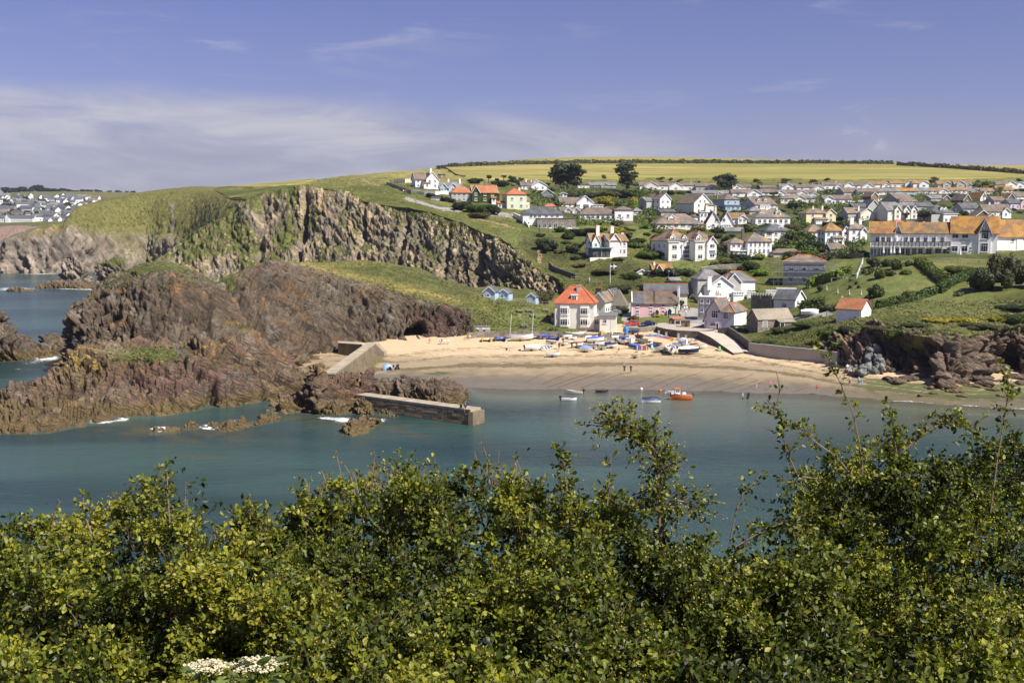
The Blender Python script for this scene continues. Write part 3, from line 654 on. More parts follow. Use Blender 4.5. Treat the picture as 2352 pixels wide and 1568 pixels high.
mound('shore_rock',[(-60,700),(0,721),(19,746),(40,758),(65,783),(93,783),(102,774),(124,770),(149,777),(158,800)],[(-60,835),(0,831),(62,829),(124,819),(165,815)],ROCK_HEAD,14,220,80,(5,4,2),(0.8,0.5,0.4),'rusty brown rock spur rising from the sea behind the headland dome','rock',seed=3)
mound('shore_rock',[(-60,893),(0,895),(30,880),(60,876),(90,875),(100,880),(112,900)],[(-60,930),(40,928),(112,915)],ROCK_DARK,8,150,50,label='low dark flat-topped reef beside the far end of the rock shelf',cat='rock',seed=9)
mound('sea_stack',[(134,650),(146,625),(152,590),(158,582),(172,588),(182,598),(192,605),(204,640),(212,655)],[(134,655),(215,656)],ROCK_FAR,16,110,60,(7,7,3),(1.2,0.7,0.5),'dark sea stack with a pale guano-streaked top in the bay','rock',seed=21,attrs={'zone': lambda x,y:0.0*x})
mound('sea_stack',[(208,655),(222,645),(226,615),(238,602),(255,596),(272,598),(290,606),(300,625),(305,655)],[(208,660),(305,662)],ROCK_FAR,18,110,60,(7,7,3),(1.2,0.7,0.5),'grass-topped sea stack half hidden by the rock dome','rock',seed=27,attrs={'grass': lambda x,y:0.8*(y<612)})
mound('reef_rock',[(80,660),(105,652),(130,645),(165,646),(200,650),(240,655),(260,662)],[(80,662),(260,665)],ROCK_DARK,16,120,40,(5,5,2),(0.8,0.5,0.4),'dark reef at the foot of the sea stacks','rock',seed=31)
mound('reef_rock',[(12,668),(25,661),(40,660),(60,663),(92,668)],[(12,669),(92,670)],ROCK_DARK,10,80,30,(4,4,2),label='small wave-washed rock off the far cliffs',cat='rock',seed=37)
mound('reef_rock',[(614,948),(640,922),(660,905),(691,890),(708,868),(722,846),(733,843),(744,858),(755,866),(795,861),(812,859),(829,869),(832,856),(846,859),(862,870)],[(614,949),(696,947),(733,953),(770,945),(862,935)],ROCK_ISLE,17,260,100,(5,4,2.2),(0.8,0.5,0.4),'jagged brown rocks with a yellow-lichened pinnacle between the two harbour walls','rock',seed=41,attrs={'lichen': lambda x,y:1.0*np.exp(-(((x-733)/9)**2+((y-855)/14)**2)),'zone': lambda x,y:0.5*(x>770)})
mound('reef_rock',[(838,880),(850,866),(868,872),(908,875),(925,862),(939,868),(964,872),(973,868),(1007,873),(1040,884),(1062,896),(1072,915)],[(838,922),(900,925),(960,930),(1030,936),(1072,930)],ROCK_DARK,15,240,90,(4,3,1.8),(0.6,0.4,0.35),'dark weedy rocks behind the outer breakwater','rock',seed=47,attrs={'grass': lambda x,y:0.35*np.exp(-(((x-905)/40)**2+((y-876)/6)**2))})
for i,(rid,wl) in enumerate([
    ([(340,997),(355,990),(375,986),(395,984),(415,988)],[(340,998),(415,994)]),
    ([(418,986),(428,976),(440,973),(452,978),(460,984)],[(418,986),(460,985)]),
    ([(470,983),(482,975),(500,972),(520,974),(532,980)],[(470,984),(532,983)]),
    ([(500,990),(520,972),(540,966),(552,962),(566,968),(580,972),(590,975)],[(500,991),(545,988),(590,976)]),
    ([(584,976),(592,958),(602,950),(612,953),(618,958),(632,952),(645,962)],[(584,977),(645,966)])]):
    mound('skerry',rid,wl,ROCK_ISLE,4.5,90,36,(2,2,1),(0.3,0.2,0.2),'brown reef rock before the shelf, %s of five from its seaward end'%['first','second','third','fourth','last'][i],'rock',seed=60+i,group='half-drowned reef rocks')
mound('skerry',[(782,995),(795,975),(815,968),(840,960),(865,958),(880,966)],[(782,998),(830,1000),(880,972)],ROCK_ISLE,6,110,40,(2,2,1),(0.3,0.2,0.2),'wave-washed brown rock slab in the water before the breakwater','rock',seed=70)
mound('skerry',[(735,953),(745,940),(765,925),(790,922),(800,935),(812,945)],[(735,954),(812,950)],ROCK_ISLE,6,110,40,(2,2,1),(0.35,0.25,0.2),'humped brown rock against the root of the outer breakwater','rock',seed=74)
mound('skerry',[(806,945),(822,918),(836,915),(848,928),(856,950)],[(806,950),(856,953)],ROCK_ISLE,4,90,40,(2,2,1),(0.3,0.2,0.2),'upright brown rock leaning on the seaward face of the breakwater','rock',seed=78)
mound('skerry',[(862,950),(880,942),(900,944),(915,955)],[(862,952),(915,957)],ROCK_ISLE,3.5,80,30,(2,2,1),(0.25,0.2,0.2),'flat brown rock at the foot of the breakwater wall','rock',seed=79)

# ------------------------------------------------------------------ Thurle hill: the far shore and its town stand here
tx=[-500,-200,-60,0,60,120,200,300,420,600]
rows=[[W(x,1480,-3) for x in tx],[P(x,y,1500) for x,y in zip(tx,[556,556,555,552,550,550,550,550,550,550])],[P(x,y,1530) for x,y in zip(tx,[530,530,528,523,520,520,520,520,520,520])],
        [P(x,512,1590) for x in tx],[P(x,497,1680) for x in tx],[P(x,478,1830) for x in tx],[P(x,460,2000) for x in tx],
        [P(x,y,2200) for x,y in zip(tx,[455,452,450,450,449,449,449,449,450,450])],[P(x,y,2400) for x,y in zip(tx,[452,448,446,444,440.5,440,440,442,445,446])],[P(x,452,2900) for x in tx]]
Gd,tu,tv=grid_from_rows(rows,160,120);shp=Gd.shape[:2]
TV=np.repeat(tv[:,None],len(tu),1)
pxg,pyg=proj(np.moveaxis(Gd,-1,0));V=Gd.reshape(-1,3)
Gd[...,2]+=3.0*fbm(V*0.02,3).reshape(shp)*sstep(TV,1.0,2.0)*sstep(TV,3.5,2.5)
sheet('far_hill',Gd,ROCK_FAR,{'grass':np.where(TV<2.2,0.1,1.0),'block':0.5+0*TV,'zone':np.where(TV<2.4,0.5,0.0),'dry':0.25*sstep(TV,6.2,6.8)})

# ------------------------------------------------------------------ where the ground is under a picture point
_off=0;_vs=[];_qs=[]
for v,q in LAND:_vs.append(v);_qs.append(q+_off);_off+=len(v)
BVH=BVHTree.FromPolygons(np.concatenate(_vs).tolist(),np.concatenate(_qs).tolist())
def ground(px,py):
    r=ray(px,py);h=BVH.ray_cast(Vector((0,0,H)),Vector(r))
    if h[0] is None: return PZ(px,py,0)
    p=np.array(h[0])
    return PZ(px,py,0) if p[2]<0 else p
def zat(x,y,top=200):
    h=BVH.ray_cast(Vector((x,y,top)),Vector((0,0,-1)))
    return h[0].z if h[0] else 0.0

# ------------------------------------------------------------------ sea
ul=np.concatenate([np.linspace(-1.2,-0.62,40),np.linspace(-0.6,0.6,420),np.linspace(0.62,1.2,40)])
yl=np.concatenate([np.exp(np.linspace(np.log(12),np.log(125),40)),np.exp(np.linspace(np.log(126),np.log(330),330)),np.exp(np.linspace(np.log(335),np.log(6000),120))])
YY,UU=np.meshgrid(yl,ul,indexing='ij');Gd=np.stack([UU*YY,YY,0*YY],-1)
dep=np.full(Gd.shape[:2],9.0)
for i in range(40,370):
    for j in range(40,460):
        h=BVH.ray_cast(Vector((Gd[i,j,0],Gd[i,j,1],60)),Vector((0,0,-1)),70)
        if h[0]:dep[i,j]=-h[0].z
shallow=np.clip(1-np.maximum(dep,0)/4.5,0,1)**1.6
pxg,pyg=proj(np.moveaxis(Gd,-1,0))
beachy=sstep(pxg,1020,1120)
foam=np.zeros(dep.shape)
for x,y,rx,ry,s in [(375,985,34,5,.8),(480,980,24,5,.8),(545,970,26,7,.5),(230,968,40,5,.6),(285,962,18,4,.5),(30,664,60,4,.6),(180,661,60,3,.8),(250,663,40,3,.5),(790,965,26,5,.6),(860,965,34,6,.65),(800,990,26,6,.6),(745,960,26,3,.5),(110,822,36,5,.7),(70,834,30,4,.35),(60,848,60,2,.4),(745,816,26,3,.6),(735,832,30,3,.5),(5,930,16,3,.5),(100,628.5,80,1.2,.7),(205,622,40,2,.5)]:
    foam+=(s+0.12)*np.exp(-(((pxg-x)/rx/1.15)**2+((pyg-y)/ry/1.7)**2))
wline=np.interp(pxg,bpx,r0y)
foam+=0.42*np.exp(-((pyg-wline-1.5-1.5*np.sin(pxg*0.05))/2.4)**2)*sstep(pxg,1880,2060)+0.25*np.exp(-((pyg-wline-1)/1.5)**2)*beachy
reef=np.zeros(dep.shape)
for x,y,rx,ry in [(470,1000,130,22),(830,985,70,26),(700,965,70,16),(300,985,90,14),(480,1050,80,5),(950,990,60,20),(2130,960,60,12),(1960,935,90,8),(2010,990,50,9)]:
    reef+=0.9*np.exp(-(((pxg-x)/rx)**2+((pyg-y)/ry)**2))
shallow=np.maximum(shallow*beachy,0.4*shallow)
shallow=np.maximum(shallow,0.55*sstep(pyg,1080,900)*sstep(pxg,1100,1500)*(pyg>880))
sheet('sea',Gd,SEA,{'shallow':shallow,'foam':foam,'reef':np.clip(reef,0,1)},land=False)
# ------------------------------------------------------------------ building materials
def m_paint(name,col,var=0.10,rough=0.75,stain=0.25):
    m,g=newmat(name)
    pos=g.n('NewGeometry',{},out=0)
    n1=g.noise(pos,0.5,5,0.6);n2=g.noise(g.n('Mapping',{0:pos,'Scale':(1.6,1.6,0.25)}),1.4,4,0.65)
    c=g.mix(1.0,(*col,1),g.ramp(n1,[(0.3,(1-var,)*3),(0.7,(1+var*0.5,)*3)]),'MULTIPLY')
    c=g.mix(g.sm(n2,0.55,0.78,0,stain),c,(col[0]*0.55,col[1]*0.53,col[2]*0.48,1))
    finish(g,c,rough,g.bump(g.noise(pos,6,3),0.08,0.02),0.2)
    return m
def m_roof(name,cols,lichen=None,lf=(0.45,0.6),tile=0.22,rough=0.8):
    m,g=newmat(name)
    pos=g.n('NewGeometry',{},out=0)
    z=g.n('SeparateXYZ',{0:pos},out=2)
    n1=g.noise(pos,0.35,5,0.6);n2=g.noise(pos,3.0,5,0.7)
    c=g.mix(g.sm(n1,0.35,0.65),cols[0],cols[1])
    cells=g.vor(g.n('Mapping',{0:pos,'Scale':(1,1,1.6)}),2.4,out=1)
    c=g.mix(0.22,c,g.mix(1.0,c,cells,'MULTIPLY'))
    c=g.mix(1.0,c,g.ramp(n2,[(0.3,(0.78,)*3),(0.7,(1.22,)*3)]),'MULTIPLY')
    if lichen:
        lm=g.math('ADD',g.math('MULTIPLY',n1,0.55),g.math('MULTIPLY',n2,0.45))
        c=g.mix(g.sm(lm,*lf),c,g.mix(n2,lichen,(lichen[0]*0.75,lichen[1]*0.6,lichen[2])))
    wv=g.math('FRACT',g.math('DIVIDE',z,tile))
    finish(g,c,rough,g.bump(g.math('ADD',wv,g.math('MULTIPLY',cells,0.5)),0.5,0.06),0.25)
    return m
def m_stone(name,c0,c1,mortar,scale=2.2):
    m,g=newmat(name)
    pos=g.n('NewGeometry',{},out=0)
    mp=g.n('Mapping',{0:pos,'Scale':(1,1,1.8)})
    cell=g.vor(mp,scale,out=1);ed=g.vor(mp,scale,'DISTANCE_TO_EDGE')
    k=g.n('SeparateColor',{0:cell},out=0)
    c=g.mix(k,c0,c1)
    c=g.mix(1.0,c,g.ramp(g.noise(pos,0.6,5,0.65),[(0.3,(0.75,)*3),(0.7,(1.2,)*3)]),'MULTIPLY')
    c=g.mix(g.sm(ed,0.07,0.02),c,mortar)
    finish(g,c,0.9,g.bump(g.sm(ed,0.0,0.12),0.6,0.08),0.2)
    return m
def m_plain(name,col,rough=0.5,spec=0.4,metal=0.0,var=0.12):
    m,g=newmat(name)
    n=g.noise(g.n('TexCoord',{},out=3),2.5,4,0.6)
    c=g.mix(1.0,(*col,1),g.ramp(n,[(0.3,(1-var,)*3),(0.7,(1+var,)*3)]),'MULTIPLY')
    finish(g,c,rough,None,spec,metal)
    return m
def m_glass(name,col=(0.02,0.025,0.03)):
    m,g=newmat(name)
    n=g.noise(g.n('NewGeometry',{},out=0),0.7,2)
    c=g.mix(g.sm(n,0.45,0.62),(*col,1),(col[0]*4+0.04,col[1]*4+0.04,col[2]*4+0.045,1))
    finish(g,c,0.08,None,0.7)
    return m
WALL={k:m_paint('wall_'+k,c) for k,c in dict(white=(0.86,0.85,0.82),cream=(0.80,0.75,0.62),ivory=(0.80,0.77,0.67),grey=(0.45,0.44,0.42),blue=(0.33,0.46,0.60),lilac=(0.58,0.53,0.60),pink=(0.74,0.48,0.52),palepink=(0.76,0.66,0.66),yellow=(0.76,0.69,0.42),palegreen=(0.66,0.70,0.50),hutblue=(0.42,0.55,0.66),brown=(0.16,0.115,0.085),wood=(0.26,0.18,0.11),concrete=(0.42,0.39,0.34),darkgrey=(0.20,0.20,0.21),teal=(0.30,0.48,0.42),sheeting=(0.42,0.44,0.50)).items()}
WALL['stone']=m_stone('wall_stone',(0.16,0.13,0.10),(0.36,0.31,0.25),(0.22,0.20,0.17))
WALL['darkstone']=m_stone('wall_darkstone',(0.07,0.06,0.055),(0.18,0.155,0.135),(0.12,0.11,0.10),3.0)
WALL['ivy']=m_stone('wall_ivy',(0.03,0.05,0.012),(0.085,0.115,0.025),(0.02,0.03,0.01),3.0)
ROOF=dict(
    slate=m_roof('roof_slate',((0.085,0.088,0.098),(0.145,0.148,0.155)),(0.28,0.22,0.12),(0.64,0.78)),
    grey=m_roof('roof_grey',((0.16,0.155,0.155),(0.26,0.25,0.235)),(0.34,0.25,0.12),(0.60,0.74)),
    brown=m_roof('roof_brown',((0.15,0.115,0.09),(0.225,0.18,0.14)),(0.34,0.20,0.06),(0.56,0.70)),
    mixed=m_roof('roof_mixed',((0.15,0.14,0.135),(0.22,0.20,0.18)),(0.46,0.27,0.06),(0.50,0.60)),
    lichen=m_roof('roof_lichen',((0.18,0.13,0.085),(0.26,0.18,0.10)),(0.44,0.25,0.045),(0.45,0.60)),
    orange=m_roof('roof_orange',((0.25,0.14,0.07),(0.38,0.20,0.065)),(0.50,0.29,0.045),(0.45,0.60)),
    red=m_roof('roof_red',((0.44,0.12,0.06),(0.52,0.17,0.08)),tile=0.3),
    terracotta=m_roof('roof_terracotta',((0.36,0.145,0.07),(0.46,0.20,0.10)),(0.50,0.26,0.06),(0.60,0.72),tile=0.3),
    thatch=m_roof('roof_thatch',((0.17,0.145,0.115),(0.235,0.205,0.165)),tile=0.12),
    sheet=m_roof('roof_sheet',((0.27,0.235,0.17),(0.36,0.31,0.23)),(0.36,0.26,0.10),(0.58,0.70),tile=1.4),
    felt=m_plain('roof_felt',(0.16,0.16,0.165),0.9,0.2),green=m_plain('roof_green',(0.13,0.25,0.20),0.5),whitetop=m_plain('roof_white',(0.72,0.72,0.72),0.6))
WHITE=m_plain('white_paint',(0.82,0.82,0.81),0.45,var=0.05);GLASS=m_glass('window_glass');RIDGE=m_plain('ridge_tile',(0.46,0.17,0.06),0.8)
DARKWOOD=m_plain('dark_timber',(0.045,0.035,0.03),0.7);WOOD=m_plain('timber',(0.27,0.20,0.13),0.8);GREYWOOD=m_plain('weathered_timber',(0.32,0.29,0.25),0.85)
STEEL=m_plain('galvanised_steel',(0.42,0.43,0.44),0.4,metal=0.8);POT=m_plain('clay_pot',(0.46,0.17,0.08),0.8);BLACK=m_plain('black_rubber',(0.02,0.02,0.022),0.7)
def paintm(name,col,rough=0.4):
    return MATS.get(name) or m_plain(name,col,rough,0.45,var=0.06)

# ------------------------------------------------------------------ mesh builder
class MB:
    def __init__(s):s.v=[];s.f=[];s.m=[];s.mi=0
    def add(s,vs,fs):
        o=len(s.v);s.v+=[tuple(map(float,q)) for q in vs];s.f+=[tuple(i+o for i in q) for q in fs];s.m+=[s.mi]*len(fs); return s
    def box(s,x0,x1,y0,y1,z0,z1):
        return s.add([(x0,y0,z0),(x1,y0,z0),(x1,y1,z0),(x0,y1,z0),(x0,y0,z1),(x1,y0,z1),(x1,y1,z1),(x0,y1,z1)],
                     [(0,3,2,1),(4,5,6,7),(0,1,5,4),(1,2,6,5),(2,3,7,6),(3,0,4,7)])
    def prism(s,poly,a,b,axis='z'):
        """extrude a 2D polygon between a and b along an axis (x: poly is (y,z); y: (x,z); z: (x,y))"""
        n=len(poly);mk={'x': lambda t,p:(t,p[0],p[1]),'y': lambda t,p:(p[0],t,p[1]),'z': lambda t,p:(p[0],p[1],t)}[axis]
        return s.add([mk(a,p) for p in poly]+[mk(b,p) for p in poly],
                     [tuple(range(n))[::-1],tuple(range(n,2*n))]+[(i,(i+1)%n,n+(i+1)%n,n+i) for i in range(n)])
    def tube(s,pts,rad,n=6,cap=True):
        pts=[Vector(p) for p in pts];rings=[];vs=[]
        rads=rad if isinstance(rad,(list,tuple)) else [rad]*len(pts)
        up=Vector((0,0,1))
        for i,p in enumerate(pts):
            t=(pts[min(i+1,len(pts)-1)]-pts[max(i-1,0)]).normalized()
            a=t.cross(up if abs(t.z)<0.9 else Vector((1,0,0))).normalized();b=t.cross(a)
            vs+=[p+(a*math.cos(k*2*math.pi/n)+b*math.sin(k*2*math.pi/n))*rads[i] for k in range(n)]
        fs=[(i*n+k,i*n+(k+1)%n,(i+1)*n+(k+1)%n,(i+1)*n+k) for i in range(len(pts)-1) for k in range(n)]
        if cap:fs+=[tuple(range(n))[::-1],tuple(range((len(pts)-1)*n,len(pts)*n))]
        return s.add(vs,fs)
    def lathe(s,prof,n=12,c=(0,0)):
        vs=[(c[0]+r*math.cos(k*2*math.pi/n),c[1]+r*math.sin(k*2*math.pi/n),z) for r,z in prof for k in range(n)]
        fs=[(i*n+k,i*n+(k+1)%n,(i+1)*n+(k+1)%n,(i+1)*n+k) for i in range(len(prof)-1) for k in range(n)]
        return s.add(vs,fs+[tuple(range(n))[::-1],tuple(range((len(prof)-1)*n,len(prof)*n))])
    def mesh(s,name,mats):
        me=bpy.data.meshes.new(name);me.from_pydata(s.v,[],s.f)
        for m in (mats if isinstance(mats,(list,tuple)) else [mats]):me.materials.append(m)
        me.polygons.foreach_set('material_index',s.m)
        bm=bmesh.new();bm.from_mesh(me);bmesh.ops.recalc_face_normals(bm,faces=bm.faces);bm.to_mesh(me);bm.free()
        me.update(); return me
    def build(s,name,mats,parent=None,loc=None,rot=None,smooth=False):
        me=s.mesh(name,mats)
        if smooth:me.polygons.foreach_set('use_smooth',np.ones(len(me.polygons),bool))
        return link(name,me,parent,loc,rot)

_cache={}
def cached(key,fn):
    if key not in _cache:_cache[key]=fn()
    return _cache[key]
def q1(v): return round(v*10)/10

def window(root,x,y,z,w,h,face,mull=1,frame=WHITE,sill=True):
    """window on a wall: face angle 0 front, 90 right, -90 left, 180 back; x,y,z = centre of its foot"""
    w,h=max(0.3,q1(w)),max(0.3,q1(h))
    def fr():
        b=MB();t=0.07;dp=0.07
        b.box(-w/2,w/2,-dp,0,0,t).box(-w/2,w/2,-dp,0,h-t,h).box(-w/2,-w/2+t,-dp,0,t,h-t).box(w/2-t,w/2,-dp,0,t,h-t)
        for i in range(1,mull+1):
            xx=-w/2+w*i/(mull+1);b.box(xx-0.03,xx+0.03,-dp+0.01,0,t,h-t)
        if h>1.0:b.box(-w/2+t,w/2-t,-dp+0.015,0,h*0.68,h*0.68+0.05)
        if sill:b.box(-w/2-0.08,w/2+0.08,-0.16,0,-0.09,0)
        return b.mesh('window',frame)
    def pn(): return MB().box(-w/2+0.05,w/2-0.05,-0.03,0.01,0.05,h-0.05).mesh('pane',GLASS)
    o=link('window',cached(('wf',w,h,mull,frame.name,sill),fr),root,(x,y,z),(0,0,math.radians(face)))
    link('pane',cached(('wp',w,h),pn),o)
    return o
def door(root,x,y,z,w,h,face,mat):
    def d():
        b=MB();b.box(-w/2,w/2,-0.05,0.01,0,h);b.box(-w/2-0.09,-w/2,-0.09,0,0,h+0.09);b.box(w/2,w/2+0.09,-0.09,0,0,h+0.09);b.box(-w/2,w/2,-0.09,0,h,h+0.09)
        b.m=[0]*6+[1]*18
        return b.mesh('door',[mat,WHITE])
    return link('door',cached(('dr',q1(w),q1(h),mat.name),d),root,(x,y,z),(0,0,math.radians(face)))

def wall_block(root,x,y,w,d,z0,h,roof,rise,wmat,sink=2.5,name='wall'):
    x0,x1,y0,y1=x-w/2,x+w/2,y,y+d;zt=z0+h;b=MB();zb=z0-sink
    if roof=='gx':b.prism([(y0,zb),(y1,zb),(y1,zt),((y0+y1)/2,zt+rise-0.05),(y0,zt)],x0,x1,'x')
    elif roof=='gy':b.prism([(x0,zb),(x1,zb),(x1,zt),((x0+x1)/2,zt+rise-0.05),(x0,zt)],y0,y1,'y')
    elif roof=='mono':b.prism([(y0,zb),(y1,zb),(y1,zt+rise),(y0,zt)],x0,x1,'x')
    else:b.box(x0,x1,y0,y1,zb,zt)
    return b.build(name,wmat,root)
def roof_block(root,x,y,w,d,z,roof,rise,rmat,over=0.35,th=0.16,ridge=True,barge=True,ridgemat=None):
    x0,x1,y0,y1=x-w/2-over,x+w/2+over,y-over,y+d+over;xm,ym=x,y+d/2;b=MB()
    e=0.03
    if roof in ('gx','gy'):
        half=(d if roof=='gx' else w)/2;drop=rise*over/half
        a0,a1,am=(y0,y1,ym) if roof=='gx' else (x0,x1,xm);zr=z+rise+e;ze=z-drop+e
        poly=[(a0,ze),(am,zr),(a1,ze),(a1,ze+th),(am,zr+th*1.15),(a0,ze+th)]
        if roof=='gx':b.prism(poly,x0,x1,'x')
        else:b.prism(poly,y0,y1,'y')
        ends=[(x0,xm*0+ym),(x1,ym)]
    elif roof=='mono':
        b.prism([(y0,z+e),(y1,z+rise+e),(y1,z+rise+th),(y0,z+th)],x0,x1,'x')
    elif roof=='flat':
        b.box(x0,x1,y0,y1,z,z+0.22)
    elif roof=='hip' or roof=='hipx' or roof=='hipy':
        L=abs((x1-x0)-(y1-y0))/2;alongx=(x1-x0)>=(y1-y0)
        if alongx:r0,r1=(xm-max(L,0.05),ym),(xm+max(L,0.05),ym)
        else:r0,r1=(xm,ym-max(L,0.05)),(xm,ym+max(L,0.05))
        vs=[(x0,y0,z),(x1,y0,z),(x1,y1,z),(x0,y1,z),(x0,y0,z+th),(x1,y0,z+th),(x1,y1,z+th),(x0,y1,z+th),(*r0,z+rise+th),(*r1,z+rise+th)]
        if alongx:top=[(4,5,9,8),(5,6,9),(6,7,8,9),(7,4,8)]
        else:top=[(4,5,8),(5,6,9,8),(6,7,9),(7,4,8,9)]
        b.add(vs,[(0,1,5,4),(1,2,6,5),(2,3,7,6),(3,0,4,7),(0,3,2,1)]+top)
    o=b.build('roof',rmat,root)
    if ridge and ridgemat is not None and roof!='flat' and roof!='mono':
        r=MB();t=0.13
        if roof=='gx':r.box(x0+0.02,x1-0.02,ym-t,ym+t,z+rise+0.10,z+rise+0.30)
        elif roof=='gy':r.box(xm-t,xm+t,y0+0.02,y1-0.02,z+rise+0.10,z+rise+0.30)
        else:
            r.tube([(*r0,z+rise+0.2),(*r1,z+rise+0.2)],0.16,5)
            cs=[(x0,y0),(x1,y0),(x1,y1),(x0,y1)];rr=[r0,r1,r1,r0] if alongx else [r0,r0,r1,r1]
            for c_,q_ in zip(cs,rr):r.tube([(*c_,z+th+0.03),(*q_,z+rise+th+0.03)],0.13,5)
        r.build('ridge_tiles',ridgemat,o)
    if barge and roof in ('gx','gy'):
        hgt=0.30;ztop=z+rise+th+0.05
        for k,a in enumerate(((x0,x1) if roof=='gx' else (y0,y1))):
            if roof=='gy' and k==1: continue
            bb=MB();s0,s1=(a-0.05,a-0.005) if k==0 else (a+0.005,a+0.05)
            c0,c1,cm=(y0,y1,ym) if roof=='gx' else (x0,x1,xm);ze=z-rise*over/((d if roof=='gx' else w)/2)+th+0.05
            bb.prism([(c0,ze-hgt),(cm,ztop-hgt),(c1,ze-hgt),(c1,ze),(cm,ztop),(c0,ze)],s0,s1,'x' if roof=='gx' else 'y')
            bb.build('bargeboard',WHITE,o)
    return o
def chimney(root,x,y,z0,z1,w=0.7,d=0.6,mat=None,pots=2):
    b=MB();b.box(x-w/2,x+w/2,y-d/2,y+d/2,z0,z1).box(x-w/2-0.08,x+w/2+0.08,y-d/2-0.08,y+d/2+0.08,z1,z1+0.18)
    o=b.build('chimney',mat or WALL['white'],root)
    for i in range(pots):
        xx=x+(i-(pots-1)/2)*w/max(pots,1)
        link('chimney_pot',cached('pot',lambda:MB().lathe([(0.13,0),(0.11,0.1),(0.10,0.42),(0.13,0.45)],8).mesh('chimney_pot',POT)),o,(xx,y,z1+0.17))
    return o

class House:
    """one building; measures are given in picture units and turned into metres at its own distance"""
    def __init__(s,zoom,cx,by,rz,label,cat='house',name='house',group=None,Y=None):
        s.k=zoom[2];px,py=zoom[0]+cx*s.k,zoom[1]+by*s.k
        g_=ground(px,py) if Y is None else P(px,py,Y)
        s.p=g_;s.m=s.k*(g_[1]*cp+(H-g_[2])*sp)/F  # metres per unit
        s.root=empty(name,g_,math.radians(rz),label,cat,group);s.px,s.py=px,py
    def blk(s,x,y,w,d,h,roof,rise,wall='white',rf='slate',z=0,win=None,sink=2.5,over=0.35,ridge=None,barge=True,ww=1.1,wh=1.15,mull=1,rows=None,wz=0.9,wname='wall'):
        m=s.m;x,y,w,d,h,rise,z=(t*m for t in (x,y,w,d,h,rise,z))
        c_=math.cos(s.root.rotation_euler[2]);s.x0=min(getattr(s,'x0',0),(x-w/2)*c_);s.x1=max(getattr(s,'x1',0),(x+w/2)*c_);s.top=max(getattr(s,'top',0),z+h+rise)
        wall_block(s.root,x,y,w,d,z,h,roof,rise,WALL[wall],sink,wname)
        roof_block(s.root,x,y,w,d,z+h,roof,rise,ROOF[rf],over,ridgemat=ridge,barge=barge)
        if win:
            nrow=rows or max(1,round(h/2.7))
            for n,face,ln in zip(win,(0,-90,90),(w,d,d)):
                for r in range(nrow):
                    zz=z+wz+r*(h-0.2)/nrow
                    hh=min(wh,h/nrow-0.6)
                    for i in range(n):
                        u=(i+0.5)/n-0.5
                        wd=min(ww,ln/n*0.6)
                        if face==0:window(s.root,x+u*w*0.92,y,zz,wd,hh,0,mull)
                        elif face==-90:window(s.root,x-w/2,y+d/2+u*d*0.9,zz,wd,hh,-90,mull)
                        else:window(s.root,x+w/2,y+d/2+u*d*0.9,zz,wd,hh,90,mull)
        return s
    def win(s,x,y,z,w,h,face=0,mull=1,frame=WHITE):
        m=s.m;window(s.root,x*m,y*m,z*m,w*m,h*m,face,mull,frame); return s
    def door(s,x,y,z,w,h,face=0,mat=None):
        m=s.m;door(s.root,x*m,y*m,z*m,w*m,h*m,face,mat or DARKWOOD); return s
    def chim(s,x,y,z0,z1,w=14,mat='white',pots=2):
        m=s.m;chimney(s.root,x*m,y*m,z0*m,z1*m,max(0.5,w*m),0.6,WALL[mat],pots); return s
    def dorm(s,x,y,z,w,h,d,roof='gy',rise=None,wall='white',rf='slate',mull=1):
        """dormer: front at (x,y), running back d into the roof"""
        m=s.m;rise=(w*0.35 if rise is None else rise)
        X,Y_,Z,w_,h_,d_,r_=(t*m for t in (x,y,z,w,h,d,rise))
        o=wall_block(s.root,X,Y_,w_,d_,Z,h_,roof,r_,WALL[wall],0.2,'dormer')
        roof_block(o,X,Y_,w_,d_,Z+h_,roof,r_,ROOF[rf],0.15,0.1)
        window(o,X,Y_,Z+0.15*h_,w_*0.72,h_*0.78,0,mull,sill=False); return s
    def part(s,name,mb,mat): return mb.build(name,mat,s.root)
K=0.19757
Z1=(1228.1,597.5,K);Z2=(1626.4,597.5,K);Z4=(1427.3,398.3,K);Z5=(863.0,351.8,K);Z6=(1294.5,371.75,K);Z7=(1726.0,371.75,K)
Z8=(1991.5,371.75,0.15326);Z3=(1892.0,464.7,0.1956);Z9=(1228.1,517.8,0.1129);ZD=(0,0,1.0)
# ------------------------------------------------------------------ houses on the upper slope
HS=[]
def Hn(*a,**k):
    h=House(*a,**k);HS.append(h); return h
# --- top row of bungalows below the field
def bungalow(zoom,x0,x1,base,ridge,eave,label,gables=(),wall='white',rf='brown',rz=0,dep=None,roof='gx',win=(3,0,0),chim=None,gwall=None,hipl=False):
    cx=(x0+x1)/2;h=Hn(zoom,cx,base,rz,label,cat='bungalow',name='bungalow',group='bungalows on the hill')
    w=(x1-x0)/max(0.6,math.cos(math.radians(rz)));d=dep or min(w*0.6,9/h.m)
    h.blk(0,0,w,d,base-eave,roof,(eave-ridge),wall,rf,win=win,ww=1.7,wh=1.2,rows=1,mull=2,wz=0.7)
    for gx,gw,apex in gables:
        rise=gw*0.28
        h.blk(gx-cx,-14,gw,d*0.5+14,max(base-apex-rise,8),'gy',rise,gwall or wall,rf,win=(1,0,0),ww=2.0,wh=1.2,rows=1,mull=2,wz=0.7)
    if chim:h.chim(chim[0]-cx,d*0.5,base-ridge-8,base-chim[1],10,'white',1)
    return h
bungalow(Z4,215,540,190,105,142,'white bungalow with broad pink-tinged gable just right of the twisted cypress',[(345,170,98)],gwall='palepink')
bungalow(Z4,548,858,195,110,142,'top-row white bungalow with broad gable, below the round green tree',[(632,150,105)],chim=(820,100))
